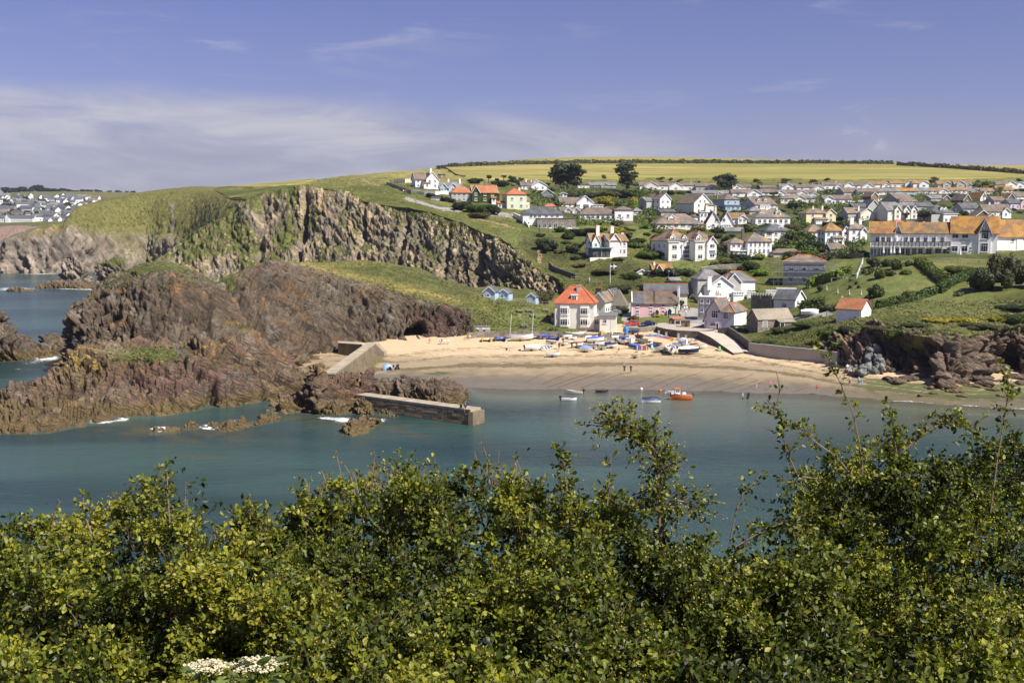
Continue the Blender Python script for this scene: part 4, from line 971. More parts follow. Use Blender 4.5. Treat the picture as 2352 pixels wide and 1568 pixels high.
bungalow(Z4,868,1100,196,115,150,'grey-fronted bungalow in the top row half hidden by the wide flat cypress',[(1045,95,130)],rf='brown',wall='grey',gwall='white')
bungalow(Z4,1290,1510,186,130,158,'white bungalow just right of the wide flat cypress, top row',[(1345,110,128)])
bungalow(Z4,1620,1800,188,140,166,'low brown-roofed bungalow behind the palm-like tree in the top row',[],rf='brown',wall='grey')
bungalow(Z4,1842,2030,195,120,152,'white bungalow with stone-faced front gable at the middle of the top row',[(1935,150,118)],gwall='white')
bungalow(Z4,2040,2352,200,128,160,'long white bungalow with a big end gable and garage, middle of the top row',[(2290,150,140)],chim=(2240,118))
bungalow(Z4,832,1255,255,198,232,'grey-roofed bungalow with a small white gable below the wide flat cypress',[(1135,110,215)],rf='grey',wall='grey',gwall='white')
bungalow(Z4,1290,1625,270,186,225,'white bungalow with large picture-window gable in the second row, above the blue house',[(1540,165,188)],rf='brown')
bungalow(Z4,1632,1905,258,190,222,'second-row white bungalow with one gable above the lilac house',[(1845,130,196)],rf='brown')
bungalow(Z4,1915,2265,272,192,225,'second-row white bungalow ending in a separate small gabled garage',[(2098,130,198),(2235,110,222)],rf='brown')
bungalow(Z4,1850,2255,345,248,292,'cream bungalow with hipped lichened roof and central bay gable, parked car beside it',[(2072,125,258)],wall='ivory',rf='mixed',roof='hip',win=(4,0,0))
bungalow(Z6,165,300,305,258,268,'white flat-roofed garage with a blue door at the end of the top row',roof='flat',win=(0,0,0))
bungalow(Z6,300,610,302,235,272,'grey bungalow with small central gable between the two tall cypresses',[(480,90,248)],wall='grey',rf='grey',win=(4,0,0))
# right half of the top rows
bungalow(Z7,835,1080,322,235,270,'white top-row bungalow with one chimney and two gables, right of the round bush',[(1010,90,262),(1125,100,240)],chim=(1003,222))
bungalow(Z7,1170,1420,308,238,272,'white top-row bungalow behind the telegraph pole with a wide right-hand gable',[(1350,140,248)],rf='brown')
bungalow(Z7,1375,1650,302,228,262,'lichened-roof white bungalow with a low dark-edged gable in the top row',[(1565,110,245)],rf='lichen')
bungalow(Z7,1620,1880,298,216,252,'cream top-row bungalow with orange lichened roof and bay-window gable',[(1835,110,222)],rf='lichen',wall='ivory')
bungalow(Z7,1880,2062,298,215,250,'top-row white bungalow with a dark open garage under its gable',[(2000,110,220)],rf='lichen',win=(1,0,0))
bungalow(Z7,1245,1500,385,308,348,'white bungalow with long veranda rail in the second row on the right',[],rf='brown',win=(5,0,0))
bungalow(Z7,1455,1720,378,308,345,'second-row bungalow with a plain grey roof, left of the bright orange roof',[],rf='grey')
bungalow(Z7,1655,1930,374,306,342,'second-row bungalow with the brightest orange lichened roof and blue gable end',[],rf='orange',wall='hutblue')
bungalow(Z7,1890,2110,368,304,338,'second-row grey-roofed bungalow right of the bright orange roof',[],rf='grey')
bungalow(Z7,2085,2330,370,300,338,'second-row bungalow with white veranda gable at the right',[(2230,120,312)],rf='lichen')
bungalow(Z7,845,1165,488,388,432,'white bungalow with picture-window gable and dark glazed end, beside parked white vans',[(898,105,395)],rf='brown',win=(3,0,0))
bungalow(Z8,1060,1300,388,290,335,'orange-roofed bungalow with dark front gable far up at the right',[(1190,120,292)],rf='lichen',wall='grey')
bungalow(Z8,1310,1560,388,285,335,'orange-roofed bungalow with twin dark gables far up at the right, before the bushy trees',[(1395,120,288),(1520,90,320)],rf='lichen',wall='grey')
bungalow(Z8,1940,2110,392,290,335,'brown-roofed house with tall white gable at the right end of the top row',[(2150,180,290)],rf='brown')
bungalow(Z8,2240,2420,398,300,345,'white bungalow at the top row cut by the right edge of the view',[(2290,110,300)],rf='grey')
bungalow(Z8,1260,1500,478,385,425,'orange-roofed bungalow with a long white fascia in the second row at right',[],rf='lichen')
bungalow(Z8,1500,1690,472,395,440,'grey bungalow with stepped dark gable, second row at right',[(1620,130,400)],rf='mixed',wall='grey')
bungalow(Z8,1715,1890,480,395,435,'lichened bungalow with a half-round white dormer at right',[(1800,90,420)],rf='lichen')
bungalow(Z8,1945,2190,470,362,420,'bungalow under a large golden lichened roof near the right edge, second row',[],rf='lichen',wall='white')
# --- middle slope
h=Hn(Z4,510,430,28,'tall white house with slate roof and orange-edged gable facing the sea, upper slope');h.blk(0,0,155,250,130,'gy',65,'white','mixed',win=(2,3,0),ridge=RIDGE);h.blk(-130,130,90,150,110,'gx',40,'grey','grey',win=(0,1,0));h.chim(0,110,170,235,22,'stone',2)
h=Hn(Z4,945,468,30,'large house with a broad plain brown-grey roof and white end gable');h.blk(0,0,262,330,122,'gy',105,'ivory','brown',win=(2,0,0));h.blk(85,-40,90,40,95,'mono',26,'cream','brown',win=(1,0,0),rows=1)
m_=h.m;window(h.root,-40*m_,0,130*m_,1.1,1.0,0);window(h.root,25*m_,0,130*m_,1.1,1.0,0)
h=Hn(Z4,1283,442,20,'sky-blue house with a hipped brown roof and white-framed bays');h.blk(0,0,200,270,137,'hip',66,'blue','brown',win=(2,2,0));h.blk(0,-30,205,30,62,'mono',14,'blue','slate',win=(3,0,0),rows=1,ww=1.6);h.chim(-110,150,120,205,18,'stone',1)
h=Hn(Z4,1680,416,22,'lilac bungalow with two white dormers and conservatory below the second row');h.blk(0,0,290,300,52,'gx',82,'lilac','brown',win=(3,0,0),rows=1)
for dx in (-70,22):h.dorm(dx,48,82,32,24,50,'gy',14,'white','brown')
h.blk(-30,-26,135,26,42,'flat',2,'white','whitetop',win=(5,0,0),rows=1,over=0.1)
h=Hn(Z4,675,645,6,'wide bungalow with a sweeping lichened hip roof and glazed dormer, mid slope');h.blk(0,0,545,330,56,'hip',118,'ivory','mixed',win=(6,2,0),rows=1,ww=1.8);h.blk(225,-30,110,60,50,'hip',18,'white','mixed',win=(1,0,0),rows=1);h.dorm(-75,55,70,90,60,90,'gy',34,'white','mixed',3)
h=Hn(Z4,1148,650,0,'white house with twin steep gables facing the sea, mid slope');h.blk(-80,0,160,190,72,'gy',135,'white','brown',win=(1,0,0));h.blk(80,10,150,180,72,'gy',130,'white','brown',win=(1,0,0));h.blk(50,-30,150,30,48,'flat',2,'white','whitetop',win=(5,0,0),rows=1,over=0.1);h.win(-45,0,88,34,44);h.win(45,10,88,34,44);h.chim(-40,100,170,265,24,'cream',2)
h=Hn(Z4,950,600,10,'white house with a flat-topped square bay, left of the twin steep gables');h.blk(0,60,200,160,95,'hip',40,'white','brown',win=(2,0,0));h.blk(20,40,95,60,150,'flat',2,'white','whitetop',win=(2,0,0));h.chim(75,100,120,225,26,'cream',3)
h=Hn(Z4,1335,588,8,'small white bungalow with brown roof tucked behind the twin gables');h.blk(0,0,220,150,65,'gx',60,'white','lichen',win=(2,0,0),rows=1);h.blk(65,-25,105,90,68,'gy',32,'white','lichen',win=(2,0,0),rows=1)
h=Hn(Z4,1760,602,8,'white villa with a peaked orange-lichened roof, balcony dormer and two tall chimneys');h.blk(0,0,420,260,88,'hip',95,'white','mixed',win=(6,1,0),rows=1,ww=1.3,wh=1.5);h.dorm(75,30,105,60,50,70,'gy',18,'white','mixed',2);h.dorm(-120,40,100,55,40,60,'flat',2,'white','whitetop',1);h.chim(-35,120,140,205,24,'white',1);h.chim(90,120,140,205,20,'cream',2)
h=Hn(Z4,1570,480,10,'grey-roofed low house with skylights peeping above the lichened villa');h.blk(0,0,170,150,40,'hip',50,'grey','grey',win=(2,0,0),rows=1)
h=Hn(Z7,820,718,12,'cream-yellow house with lichened roof, two chimneys and a long glazed porch');h.blk(-40,20,300,220,118,'hip',55,'yellow','mixed',win=(2,2,0));h.blk(110,0,125,200,118,'gy',50,'yellow','lichen',win=(1,0,0),ridge=RIDGE);h.blk(-20,-35,150,40,45,'mono',22,'white','mixed',win=(5,0,0),rows=1);h.chim(-60,120,150,195,18,'cream',2);h.chim(60,120,150,205,20,'cream',2)
h=Hn(Z4,1830,820,10,'cream house with a dark grey hipped roof and row of white rooflights');h.blk(0,0,330,260,148,'hip',75,'ivory','slate',win=(4,1,0));h.blk(-130,-20,110,60,138,'flat',2,'ivory','slate',win=(1,0,0),ww=3.0,mull=2);h.dorm(40,50,155,60,36,70,'gy',12,'brown','slate');
h=Hn(Z4,1605,965,14,'white guesthouse with five window bays on two floors and a low lichened hip roof');h.blk(0,0,305,300,168,'hip',105,'white','mixed',win=(5,1,0),wh=1.6,ww=0.85);h.blk(-230,70,210,200,150,'hip',60,'palepink','mixed',win=(3,1,0));h.blk(-225,20,190,50,62,'flat',2,'palepink','whitetop',win=(3,0,0),rows=1);h.dorm(-20,60,178,100,34,60,'flat',2,'white','brown',3);h.chim(-145,150,200,310,30,'brown',2)
h=Hn(Z4,1930,965,5,'low brown-roofed garage block with two chimneys among bushes');h.blk(0,0,330,130,38,'hip',48,'concrete','brown',win=(3,0,0),rows=1)
h=Hn(Z4,1310,700,-8,'small grey-roofed bungalow above the white guesthouse');h.blk(0,0,190,140,30,'gx',40,'grey','grey',win=(2,0,0),rows=1)
h=Hn(Z4,540,492,15,'small dark-roofed timber garage below the tall white house',cat='garage',name='garage');h.blk(0,0,170,130,45,'gx',28,'concrete','slate');h.door(-30,0,0,55,40,0,GREYWOOD)
h=Hn(Z4,2275,800,10,'white house with grey hip roof partly behind dark trees, right of the dark-roofed cream house');h.blk(0,0,230,200,120,'hip',80,'white','mixed',win=(2,1,0))
# twin villas
h=Hn(Z4,680,1000,20,'nearer of the paired white seaside villas, with arched balconies and terracotta ridges')
h.blk(0,0,320,420,212,'hip',125,'white','mixed',win=(0,3,0),ridge=RIDGE);h.blk(-95,-22,130,60,200,'flat',2,'ivory','whitetop');h.blk(80,-14,120,60,168,'gy',42,'white','grey',ridge=RIDGE);h.dorm(-95,10,212,62,46,90,'gy',32,'white','mixed');h.dorm(60,10,212,52,38,90,'gy',28,'white','mixed')
for zz in (8,118):h.win(-85,-22,zz,66,52,0,1);h.win(80,-14,zz+(12 if zz<50 else 0),84,44,0,2)
h.part('cladding',MB().box(28*h.m,132*h.m,-17*h.m,-14.2*h.m,70*h.m,106*h.m),WALL['darkgrey'])
h=Hn(Z4,985,1000,20,'farther of the paired white seaside villas, with a slate-roofed bay and terracotta ridges')
h.blk(0,30,290,400,212,'hip',110,'white','mixed',win=(0,0,0),ridge=RIDGE);h.blk(-85,0,120,60,205,'flat',2,'ivory','whitetop');h.blk(75,0,120,80,195,'gy',70,'white','mixed',ridge=RIDGE);h.dorm(-85,35,212,60,44,90,'gy',32,'white','mixed')
for zz in (8,118):h.win(-80,0,zz,62,50,0,1);h.win(78,0,zz+18,64,44,0,1)
h.win(75,0,215,22,34,0,0);h.part('cladding',MB().box(38*h.m,118*h.m,-2.5*h.m,-0.2*h.m,72*h.m,106*h.m),WALL['darkgrey'])
# --- centre-left group
h=Hn(Z9,1700,640,22,'pale pink seaside house with tall white chimneys, orange roof and green-roofed sunroom')
h.blk(0,0,400,420,330,'gx',130,'palepink','lichen',win=(4,0,0),ww=0.8,wh=1.5,wz=1.0);h.blk(-85,-8,235,120,330,'gy',140,'palepink','lichen');h.blk(-330,230,330,260,320,'gx',150,'white','lichen',win=(3,0,0));h.blk(-420,180,150,120,310,'gy',130,'white','lichen',win=(1,0,0));h.blk(-390,-20,380,220,180,'flat',2,'darkgrey','green',win=(0,0,0),over=0.8)
for i,xx in enumerate((-540,-440,-330,-240)):h.win(xx,-20,10,80,140,0,1,DARKWOOD)
h.chim(-60,180,400,610,70,'white',2);h.chim(-310,330,400,620,70,'white',3);h.chim(185,200,340,470,55,'white',1);h.part('terrace',MB().box(-680*h.m,-160*h.m,-90*h.m,-24*h.m,-3,-0.1),WALL['ivory'])
h=Hn(Z5,2060,872,4,'modern seaside house with white upper storey over a curved rubble-stone ground floor')
h.blk(40,0,450,160,112,'flat',2,'stone','felt',over=0.15);h.blk(-110,70,470,240,160,'hip',88,'white','slate',win=(0,0,0));h.part('terrace',MB().box(-220*h.m,300*h.m,-26*h.m,-0.5*h.m,-3,0.05),WALL['ivory'])
for xx in (-150,-95,-35,30):h.win(xx,0,4,42,62,0,1)
h.win(110,0,20,34,42);h.win(195,0,4,34,56)
for xx in (-250,-200,-150,-70,0,60):h.win(xx,70,122,34,30,0,1)
h.win(-300,70,10,60,60,0,2)
h=Hn(Z5,1640,655,14,'pale green house with a red hipped roof and red porch above the cliff path');h.blk(0,0,235,240,172,'hip',72,'palegreen','red',win=(2,3,0));h.blk(130,60,80,160,100,'mono',60,'palegreen','grey',win=(1,0,0),rows=1);h.blk(-165,60,90,70,70,'mono',26,'white','red',win=(2,0,0),rows=1);h.chim(60,120,190,250,24,'cream',1)
h=Hn(Z5,1270,580,12,'ivy-clad house with long orange-red roofs and stone chimneys on the cliff top');h.blk(0,0,290,180,122,'gx',82,'ivy','terracotta',win=(3,0,0),ww=1.2);h.blk(-115,-40,90,150,125,'gy',70,'ivy','terracotta',win=(1,0,0));h.blk(-270,20,240,150,115,'hip',75,'grey','terracotta',win=(4,0,0));h.blk(120,60,130,160,110,'hip',90,'ivy','terracotta',win=(1,0,0));h.chim(20,90,180,250,24,'stone',2);h.chim(75,90,180,230,20,'stone',1);h.blk(100,-25,50,26,55,'mono',18,'white','terracotta',win=(1,0,0),rows=1)
h=Hn(Z5,760,555,4,'long low glazed garden room with flat roof in front of the ivy-clad house',cat='garden room',name='garden_room');h.blk(0,0,240,60,36,'flat',2,'white','felt',win=(7,0,0),rows=1,ww=1.8)
h=Hn(Z5,660,415,24,'tall white house with steep roofs and a high chimney alone on the cliff top');h.blk(0,0,150,200,110,'gy',80,'white','brown',win=(2,0,0));h.blk(-130,40,130,140,110,'gx',80,'white','brown',win=(2,1,0));h.blk(-75,-30,80,60,60,'mono',26,'white','brown',win=(1,0,0),rows=1);h.chim(-10,30,150,232,24,'white',1);h.blk(90,90,80,120,60,'gx',30,'brown','brown')
h=Hn(Z5,880,460,10,'low grey-blue house with bay gables and two white chimneys beside the tall cliff-top house');h.blk(0,30,250,150,60,'gx',60,'hutblue','grey',win=(3,0,0),rows=1);h.blk(-90,0,80,120,60,'gy',45,'hutblue','grey',win=(2,0,0),rows=1);h.blk(20,5,100,120,62,'gy',45,'hutblue','grey',win=(1,0,0),rows=1);h.chim(110,90,100,165,20,'white',1);h.chim(-20,120,110,160,18,'white',1)
h=Hn(Z5,762,290,0,'small weathered timber shed on the hill behind the tall cliff-top house',cat='shed',name='shed');h.blk(0,0,86,60,44,'mono',6,'wood','felt');h.door(10,0,0,20,36,0,GREYWOOD)
h=Hn(Z5,1900,432,8,'white chalet house with broad front gable and two small chimneys by the big cypress');h.blk(0,0,185,180,56,'gy',48,'white','grey',win=(2,0,0),rows=1);h.blk(-130,20,150,140,56,'gx',40,'white','brown',win=(3,0,0),rows=1);h.blk(-10,120,170,120,80,'gy',40,'white','brown');h.chim(-140,90,90,128,14,'white',1);h.chim(-75,110,90,120,12,'white',1)
h=Hn(Z5,2000,526,6,'grey-blue gabled chalet with white trim below the big cypress');h.blk(0,0,140,150,58,'gy',48,'darkgrey','grey',win=(3,0,0),rows=1)
h=Hn(Z5,2183,516,0,'tiny white summerhouse with a low gable in the gardens',cat='summerhouse',name='summerhouse');h.blk(0,0,84,60,42,'gy',16,'white','grey',win=(2,0,0),rows=1)
h=Hn(Z6,250,545,12,'white house with large asymmetric glazed gable and grey roof, left of the yellow cypress');h.blk(0,0,200,190,70,'gy',80,'white','grey',win=(0,0,0));h.blk(-170,40,220,150,60,'gx',70,'white','brown',win=(3,0,0),rows=1);h.blk(150,-20,130,60,40,'flat',2,'white','whitetop',win=(3,0,0),rows=1);h.win(30,0,80,24,44,0,0);h.win(10,0,6,70,46,0,2);h.win(-80,0,20,40,30,0,1)
h=Hn(Z6,110,600,6,'low white building with two small brown-roofed gables behind the stone-fronted house');h.blk(-30,20,220,120,30,'gx',40,'white','brown');h.blk(-60,0,80,80,34,'gy',30,'white','brown',win=(1,0,0),rows=1);h.blk(35,0,80,80,34,'gy',34,'white','brown',win=(1,0,0),rows=1)
h=Hn(Z5,2030,640,4,'small red-tiled roof with white gable above the modern stone-fronted house');h.blk(0,0,130,90,20,'hip',30,'white','red',win=(2,0,0),rows=1)
h=Hn(Z6,480,690,3,'long low white house with brown hipped roof and a square tower on a stone base');h.blk(-80,10,450,200,78,'hip',78,'white','brown',win=(7,0,0),rows=1,ww=1.3,wh=1.5);h.blk(220,-10,215,190,110,'hip',40,'white','brown',win=(2,0,0),z=20);h.blk(222,-16,225,200,22,'flat',2,'stone','felt',over=0.0,z=-25);h.chim(110,90,140,185,16,'brown',1)
h=Hn(Z6,860,620,8,'small white grey-roofed house beside the square stone-based tower');h.blk(0,0,110,100,46,'hip',40,'white','grey',win=(2,0,0),rows=1)
# --- right slope
h=Hn(Z3,185,492,12,'white house with an orange-lichened pyramid roof and side gable left of the hotel');h.blk(-60,20,230,190,150,'hip',95,'white','lichen',win=(3,2,0));h.blk(75,0,85,150,152,'gy',55,'white','mixed',win=(1,0,0));h.blk(-30,-30,120,40,70,'mono',22,'white','mixed',win=(3,0,0),rows=1)
h=Hn(Z3,410,472,12,'white house with two stout chimneys between the pyramid roof and the hotel');h.blk(0,20,230,170,155,'hip',80,'white','mixed',win=(2,1,0));h.blk(60,0,80,90,130,'gy',40,'white','mixed',win=(1,0,0));h.chim(-55,80,170,285,44,'white',2);h.chim(55,80,170,270,34,'white',2)
h=Hn(Z3,170,585,14,'low grey gabled outbuilding behind the wooden car-park fence',cat='outbuilding',name='outbuilding');h.blk(0,0,190,150,40,'gx',60,'grey','brown',ridge=None);h.chim(90,60,60,130,30,'cream',1)
h=Hn(Z3,470,215,16,'grey and cream house with lichened roof and a single white chimney above the pyramid roof');h.blk(50,0,190,200,90,'gy',55,'cream','grey',win=(1,0,0));h.blk(-80,60,190,160,90,'gx',60,'grey','mixed',win=(1,0,0));h.chim(-25,80,110,165,20,'cream',1)
h=Hn(Z3,560,130,14,'grey shingled house with steep gable and white lower floor on the right slope');h.blk(30,0,150,200,80,'gy',75,'grey','slate',win=(2,0,0));h.blk(-110,40,190,140,76,'gx',36,'darkgrey','slate',win=(2,0,0))
h=Hn(Z3,950,205,14,'big grey slate house with three white-edged front gables on the right slope');h.blk(0,40,400,280,110,'gx',95,'ivory','grey',win=(0,0,0))
for gx in (-80,40,140):h.blk(gx,20,85,140,115,'gy',46,'ivory','grey',win=(1,0,0))
h.chim(20,160,180,240,18,'brown',1)
h=Hn(Z3,1190,90,12,'dark slate-roofed house with a white gable above the three-gabled house');h.blk(0,0,200,150,45,'gx',42,'grey','slate',win=(2,0,0),rows=1)
h=Hn(Z3,1420,250,14,'grey hipped house with twin round-topped white dormers and a white columned balcony');h.blk(0,30,320,280,122,'hip',90,'grey','slate',win=(0,2,0));h.blk(70,-10,190,60,112,'flat',2,'white','whitetop',win=(3,0,0),mull=1);
for gx in (-5,45):h.dorm(gx,60,130,38,44,70,'gy',18,'white','slate')
h=Hn(Z8,1500,612,20,'house with a broad brown roof, rooflight and dark boarded gable on the upper right');h.blk(0,0,150,260,40,'gy',80,'brown','brown',win=(1,0,0),rows=1)
h=Hn(Z8,1745,585,20,'house with bright orange roof and white glazed gable on the upper right');h.blk(0,0,120,260,45,'gy',80,'white','orange',win=(1,0,0),rows=1);h.win(0,0,40,40,50,0,1)
h=Hn(Z8,1990,645,14,'pink house with lichened brown roof near the right edge');h.blk(0,0,190,220,62,'gx',60,'pink','brown',win=(3,0,0),rows=1)
h=Hn(Z8,2160,612,18,'golden-roofed house with dark boarded gable near the right edge');h.blk(0,0,170,260,50,'gy',90,'brown','lichen',win=(1,0,0),rows=1);h.chim(-60,150,90,170,20,'brown',1)
h=Hn(Z8,2330,560,14,'brown-roofed house cut by the right edge of the view, below the top row');h.blk(0,0,200,180,40,'gx',70,'white','brown',win=(2,0,0),rows=1)
h=Hn(Z8,2260,710,12,'pink-lilac house with dark slate roof at the right edge');h.blk(0,0,260,220,90,'gx',60,'lilac','slate',win=(3,1,0));h.blk(90,-10,100,100,95,'gy',45,'pink','slate',win=(1,0,0))
h=Hn(Z8,1560,790,14,'lilac house with dark slate roof above the brown gable');h.blk(0,0,280,240,90,'gx',80,'lilac','slate',win=(3,0,0),rows=1)
h=Hn(Z8,1960,835,10,'long brown-grey slate house with cream walls behind the grassy mound');h.blk(0,0,440,220,95,'gx',100,'cream','brown',win=(4,0,0),rows=1);h.blk(120,-20,120,80,90,'gy',50,'white','brown',win=(1,0,0),rows=1);h.chim(-80,110,170,220,24,'white',1)
h=Hn(Z8,1735,925,6,'dark brown boarded gable with broad white edging just behind the hotel roof');h.blk(0,0,370,240,60,'gy',135,'brown','brown')
h=Hn(Z8,1850,930,6,'white gable with white edging overlapping the dark boarded gable',name='house');h.blk(0,-30,270,200,60,'gy',90,'white','mixed')
h=Hn(Z8,495,945,10,'bright red hipped roof showing above the hotel roof');h.blk(0,0,200,160,20,'hip',55,'white','red')
h=Hn(Z8,760,948,8,'low brown roof with two small white gables showing above the hotel roof');h.blk(0,20,240,120,15,'gx',40,'white','brown');h.blk(-20,0,80,60,12,'gy',30,'white','brown');h.blk(90,0,90,60,14,'gy',36,'white','brown')
h=Hn(Z7,1430,470,20,'brown timber-boarded gable with white wing on the right slope');h.blk(0,0,100,160,70,'gy',45,'wood','brown');h.blk(80,10,80,120,50,'mono',20,'white','brown',win=(1,0,0),rows=1)
h=Hn(Z7,1830,490,24,'house with a big brown roof and blank pale end gable on the right slope');h.blk(0,0,250,340,30,'gx',90,'grey','brown',win=(2,0,0),rows=1)
h=Hn(Z8,1080,590,16,'bungalow with dark solar panels on a grey roof');h.blk(0,0,280,220,40,'gx',50,'grey','grey',win=(2,0,0),rows=1);h.blk(120,-10,130,120,40,'gy',50,'brown','brown',win=(1,0,0),rows=1)
m_=h.m
for i in range(4):h.part('solar_panel',MB().add([((-110+i*46)*m_,20*m_,52*m_),((-70+i*46)*m_,20*m_,52*m_),((-70+i*46)*m_,90*m_,84*m_),((-110+i*46)*m_,90*m_,84*m_)],[(0,1,2,3)]),GLASS)
h=Hn(Z7,1160,392,14,'grey gabled house with brown roof half hidden by a dark tree in the second row');h.blk(0,0,190,180,40,'gx',50,'grey','brown',win=(2,0,0),rows=1)
# ------------------------------------------------------------------ seafront buildings
ZB=(531.0,371.8,0.3246);ZP=(995.8,716.9,0.12701)
h=Hn(Z1,440,795,-10,'cream seafront house with a bright red hipped roof, bay windows and tall dormer')
h.blk(20,0,455,330,290,'hip',195,'ivory','red',win=(0,0,3),over=0.45,ridge=ROOF['red'],sink=4)
for xx in (-100,135):
    for zz in (45,175):
        m_=h.m;o=MB().prism([((xx-66)*m_,0),((xx-44)*m_,-22*m_),((xx+44)*m_,-22*m_),((xx+66)*m_,0)],(zz-22)*m_,(zz+92)*m_,'z').build('bay',WALL['ivory'],h.root)
        window(o,xx*m_,-22*m_,zz*m_,84*m_,66*m_,0,2,sill=False);window(o,(xx-55)*m_,-11*m_,zz*m_,20*m_,66*m_,-45,0,sill=False);window(o,(xx+55)*m_,-11*m_,zz*m_,20*m_,66*m_,45,0,sill=False)
h.dorm(15,15,280,70,105,110,'flat',2,'white','whitetop',1);h.chim(55,110,380,490,42,'concrete',0)
h.part('plinth',MB().box(-209*h.m,249*h.m,-0.06,330*h.m,-4,-0.02),WALL['concrete'])
h.blk(-235,120,60,120,110,'mono',40,'white','terracotta',win=(1,0,0),rows=1,sink=3);h.blk(282,50,92,200,140,'flat',2,'ivory','whitetop',win=(0,0,0),sink=4);h.win(286,50,45,68,62,0,2)
for i in range(9):h.part('baluster',MB().box((250+i*9)*h.m,(253+i*9)*h.m,50*h.m,51.5*h.m,150*h.m,185*h.m),WHITE)
h.part('handrail',MB().box(248*h.m,330*h.m,48*h.m,53*h.m,185*h.m,190*h.m),WHITE)
h=Hn(Z1,850,818,-8,'single-storey cream annexe with a low grey roof beside the red-roofed house',cat='annexe',name='annexe',Y=258);h.blk(0,0,190,170,168,'mono',24,'ivory','felt',win=(0,0,0),sink=2.5);h.win(-35,0,85,46,52,0,1)
h=Hn(Z1,740,640,-24,'cream terrace with brown and slate roofs running back behind the red-roofed house',Y=287);h.blk(0,0,160,330,165,'gy',95,'ivory','mixed',win=(0,0,4));h.blk(10,340,160,260,185,'gy',95,'cream','slate',win=(0,0,3));h.chim(-20,60,200,305,70,'brown',4)
h=Hn(Z1,965,605,-14,'small cottage under a steep mossy thatch at the lane corner',Y=291);h.blk(0,0,165,190,70,'hip',190,'white','thatch',win=(1,0,1),rows=1,over=0.6);h.door(55,0,0,28,48,0)
h=Hn(Z1,1330,655,-3,'pink-washed cottages with slate and brown roofs and a gabled porch');h.blk(-68,0,250,200,160,'gx',115,'pink','brown',win=(0,0,0),barge=False,ridge=RIDGE);h.blk(-135+0,-3,118,204,160,'gx',116,'pink','slate',barge=False);h.blk(128,0,142,200,160,'gx',115,'pink','brown',barge=False,ridge=RIDGE)
for xx in (-135,20,160):h.win(xx,-3.2 if xx<0 else 0,110,36,34,0,1);h.win(xx,-3.2 if xx<0 else 0,38,34,36,0,1)
h.part('party_wall',MB().prism([(-4*h.m,-2),(-4*h.m,168*h.m),(100*h.m,290*h.m),(204*h.m,168*h.m),(204*h.m,-2)],-204*h.m,-193*h.m,'x'),WALL['white'])
o=MB().prism([(62*h.m,0),(62*h.m,62*h.m),(88*h.m,92*h.m),(114*h.m,62*h.m),(114*h.m,0)],-26*h.m,0,'y').build('porch',WALL['pink'],h.root);roof_block(o,88*h.m,-26*h.m,56*h.m,26*h.m,62*h.m,'gy',32*h.m,ROOF['grey'],0.12,0.1);door(o,88*h.m,-26.2*h.m,0.05,0.95,1.9,0,DARKWOOD)
h=Hn(Z1,1597,645,-3,'cream cottage with a gabled porch at the end of the pink row');h.blk(0,0,136,200,152,'gx',115,'cream','brown',ridge=RIDGE,barge=False);h.win(42,0,105,36,34,0,1);h.chim(78,60,60,330,26,'white',1)
o=MB().prism([(-58*h.m,0),(-58*h.m,62*h.m),(-32*h.m,92*h.m),(-6*h.m,62*h.m),(-6*h.m,0)],-26*h.m,0,'y').build('porch',WALL['cream'],h.root);roof_block(o,-32*h.m,-26*h.m,56*h.m,26*h.m,62*h.m,'gy',32*h.m,ROOF['grey'],0.12,0.1);door(o,-32*h.m,-26.2*h.m,0.05,0.95,1.9,0,BLACK)
h=Hn(Z1,1525,590,-3,'long slate-roofed house directly behind the pink cottages',Y=296);h.blk(0,0,490,200,205,'gx',100,'cream','slate',ridge=RIDGE,barge=False);h.chim(-250,100,200,295,20,'brown',1)
h=Hn(Z1,1835,540,-16,'teal-fronted cottage under a wide grey thatch behind the street',Y=303);h.blk(0,0,260,220,140,'hip',175,'teal','thatch',win=(2,0,0),over=0.7);h.blk(10,-60,90,70,100,'gy',50,'teal','thatch',win=(1,0,0),rows=1)
h=Hn(Z2,150,445,10,'large white gabled building with a complex of grey slate roofs above the street',Y=296);h.blk(0,0,300,260,148,'gy',108,'white','grey',barge=True);h.win(-25,0,145,38,38,0,1);h.win(-25,0,20,44,44,0,1);h.win(110,0,10,26,50,0,0);h.blk(280,130,380,260,190,'hip',105,'white','grey',win=(3,0,2),rows=1,ridge=RIDGE);h.blk(190,90,170,120,190,'gy',90,'grey','grey');h.blk(-60,170,330,240,215,'hip',100,'grey','grey')
h.blk(205,-30,130,60,70,'flat',2,'white','whitetop',win=(4,0,0),rows=1,over=0.1);h.chim(-150,-10,100,250,50,'white',2)
h=Hn(Z1,2010,648,-28,'cream flat-roofed street corner building with a white parapet and front shade painted grey',Y=270);h.blk(0,0,230,170,215,'flat',2,'grey','whitetop',win=(3,0,0),over=0.1,ww=0.9);h.part('gable_wall',MB().prism([(-0.02,-1),(-0.02,215*h.m),(85*h.m,265*h.m),(170*h.m,215*h.m),(170*h.m,-1)],-119*h.m,-115.2*h.m,'x'),WALL['cream']);h.chim(95,60,215,265,40,'white',2)  # front wall painted grey to stand for cream in shade
h=Hn(Z2,130,812,-31,'lilac-fronted cottage with white flank, red door and garage above the slipway')
h.blk(-72,0,175,400,215,'gy',130,'lilac','mixed',ridge=RIDGE,barge=False);h.blk(85,6,175,430,205,'hip',95,'lilac','mixed',ridge=RIDGE,over=0.3);h.part('flank_wall',MB().box(172.6*h.m,174.5*h.m,7*h.m,435*h.m,-2,202*h.m),WALL['white'])
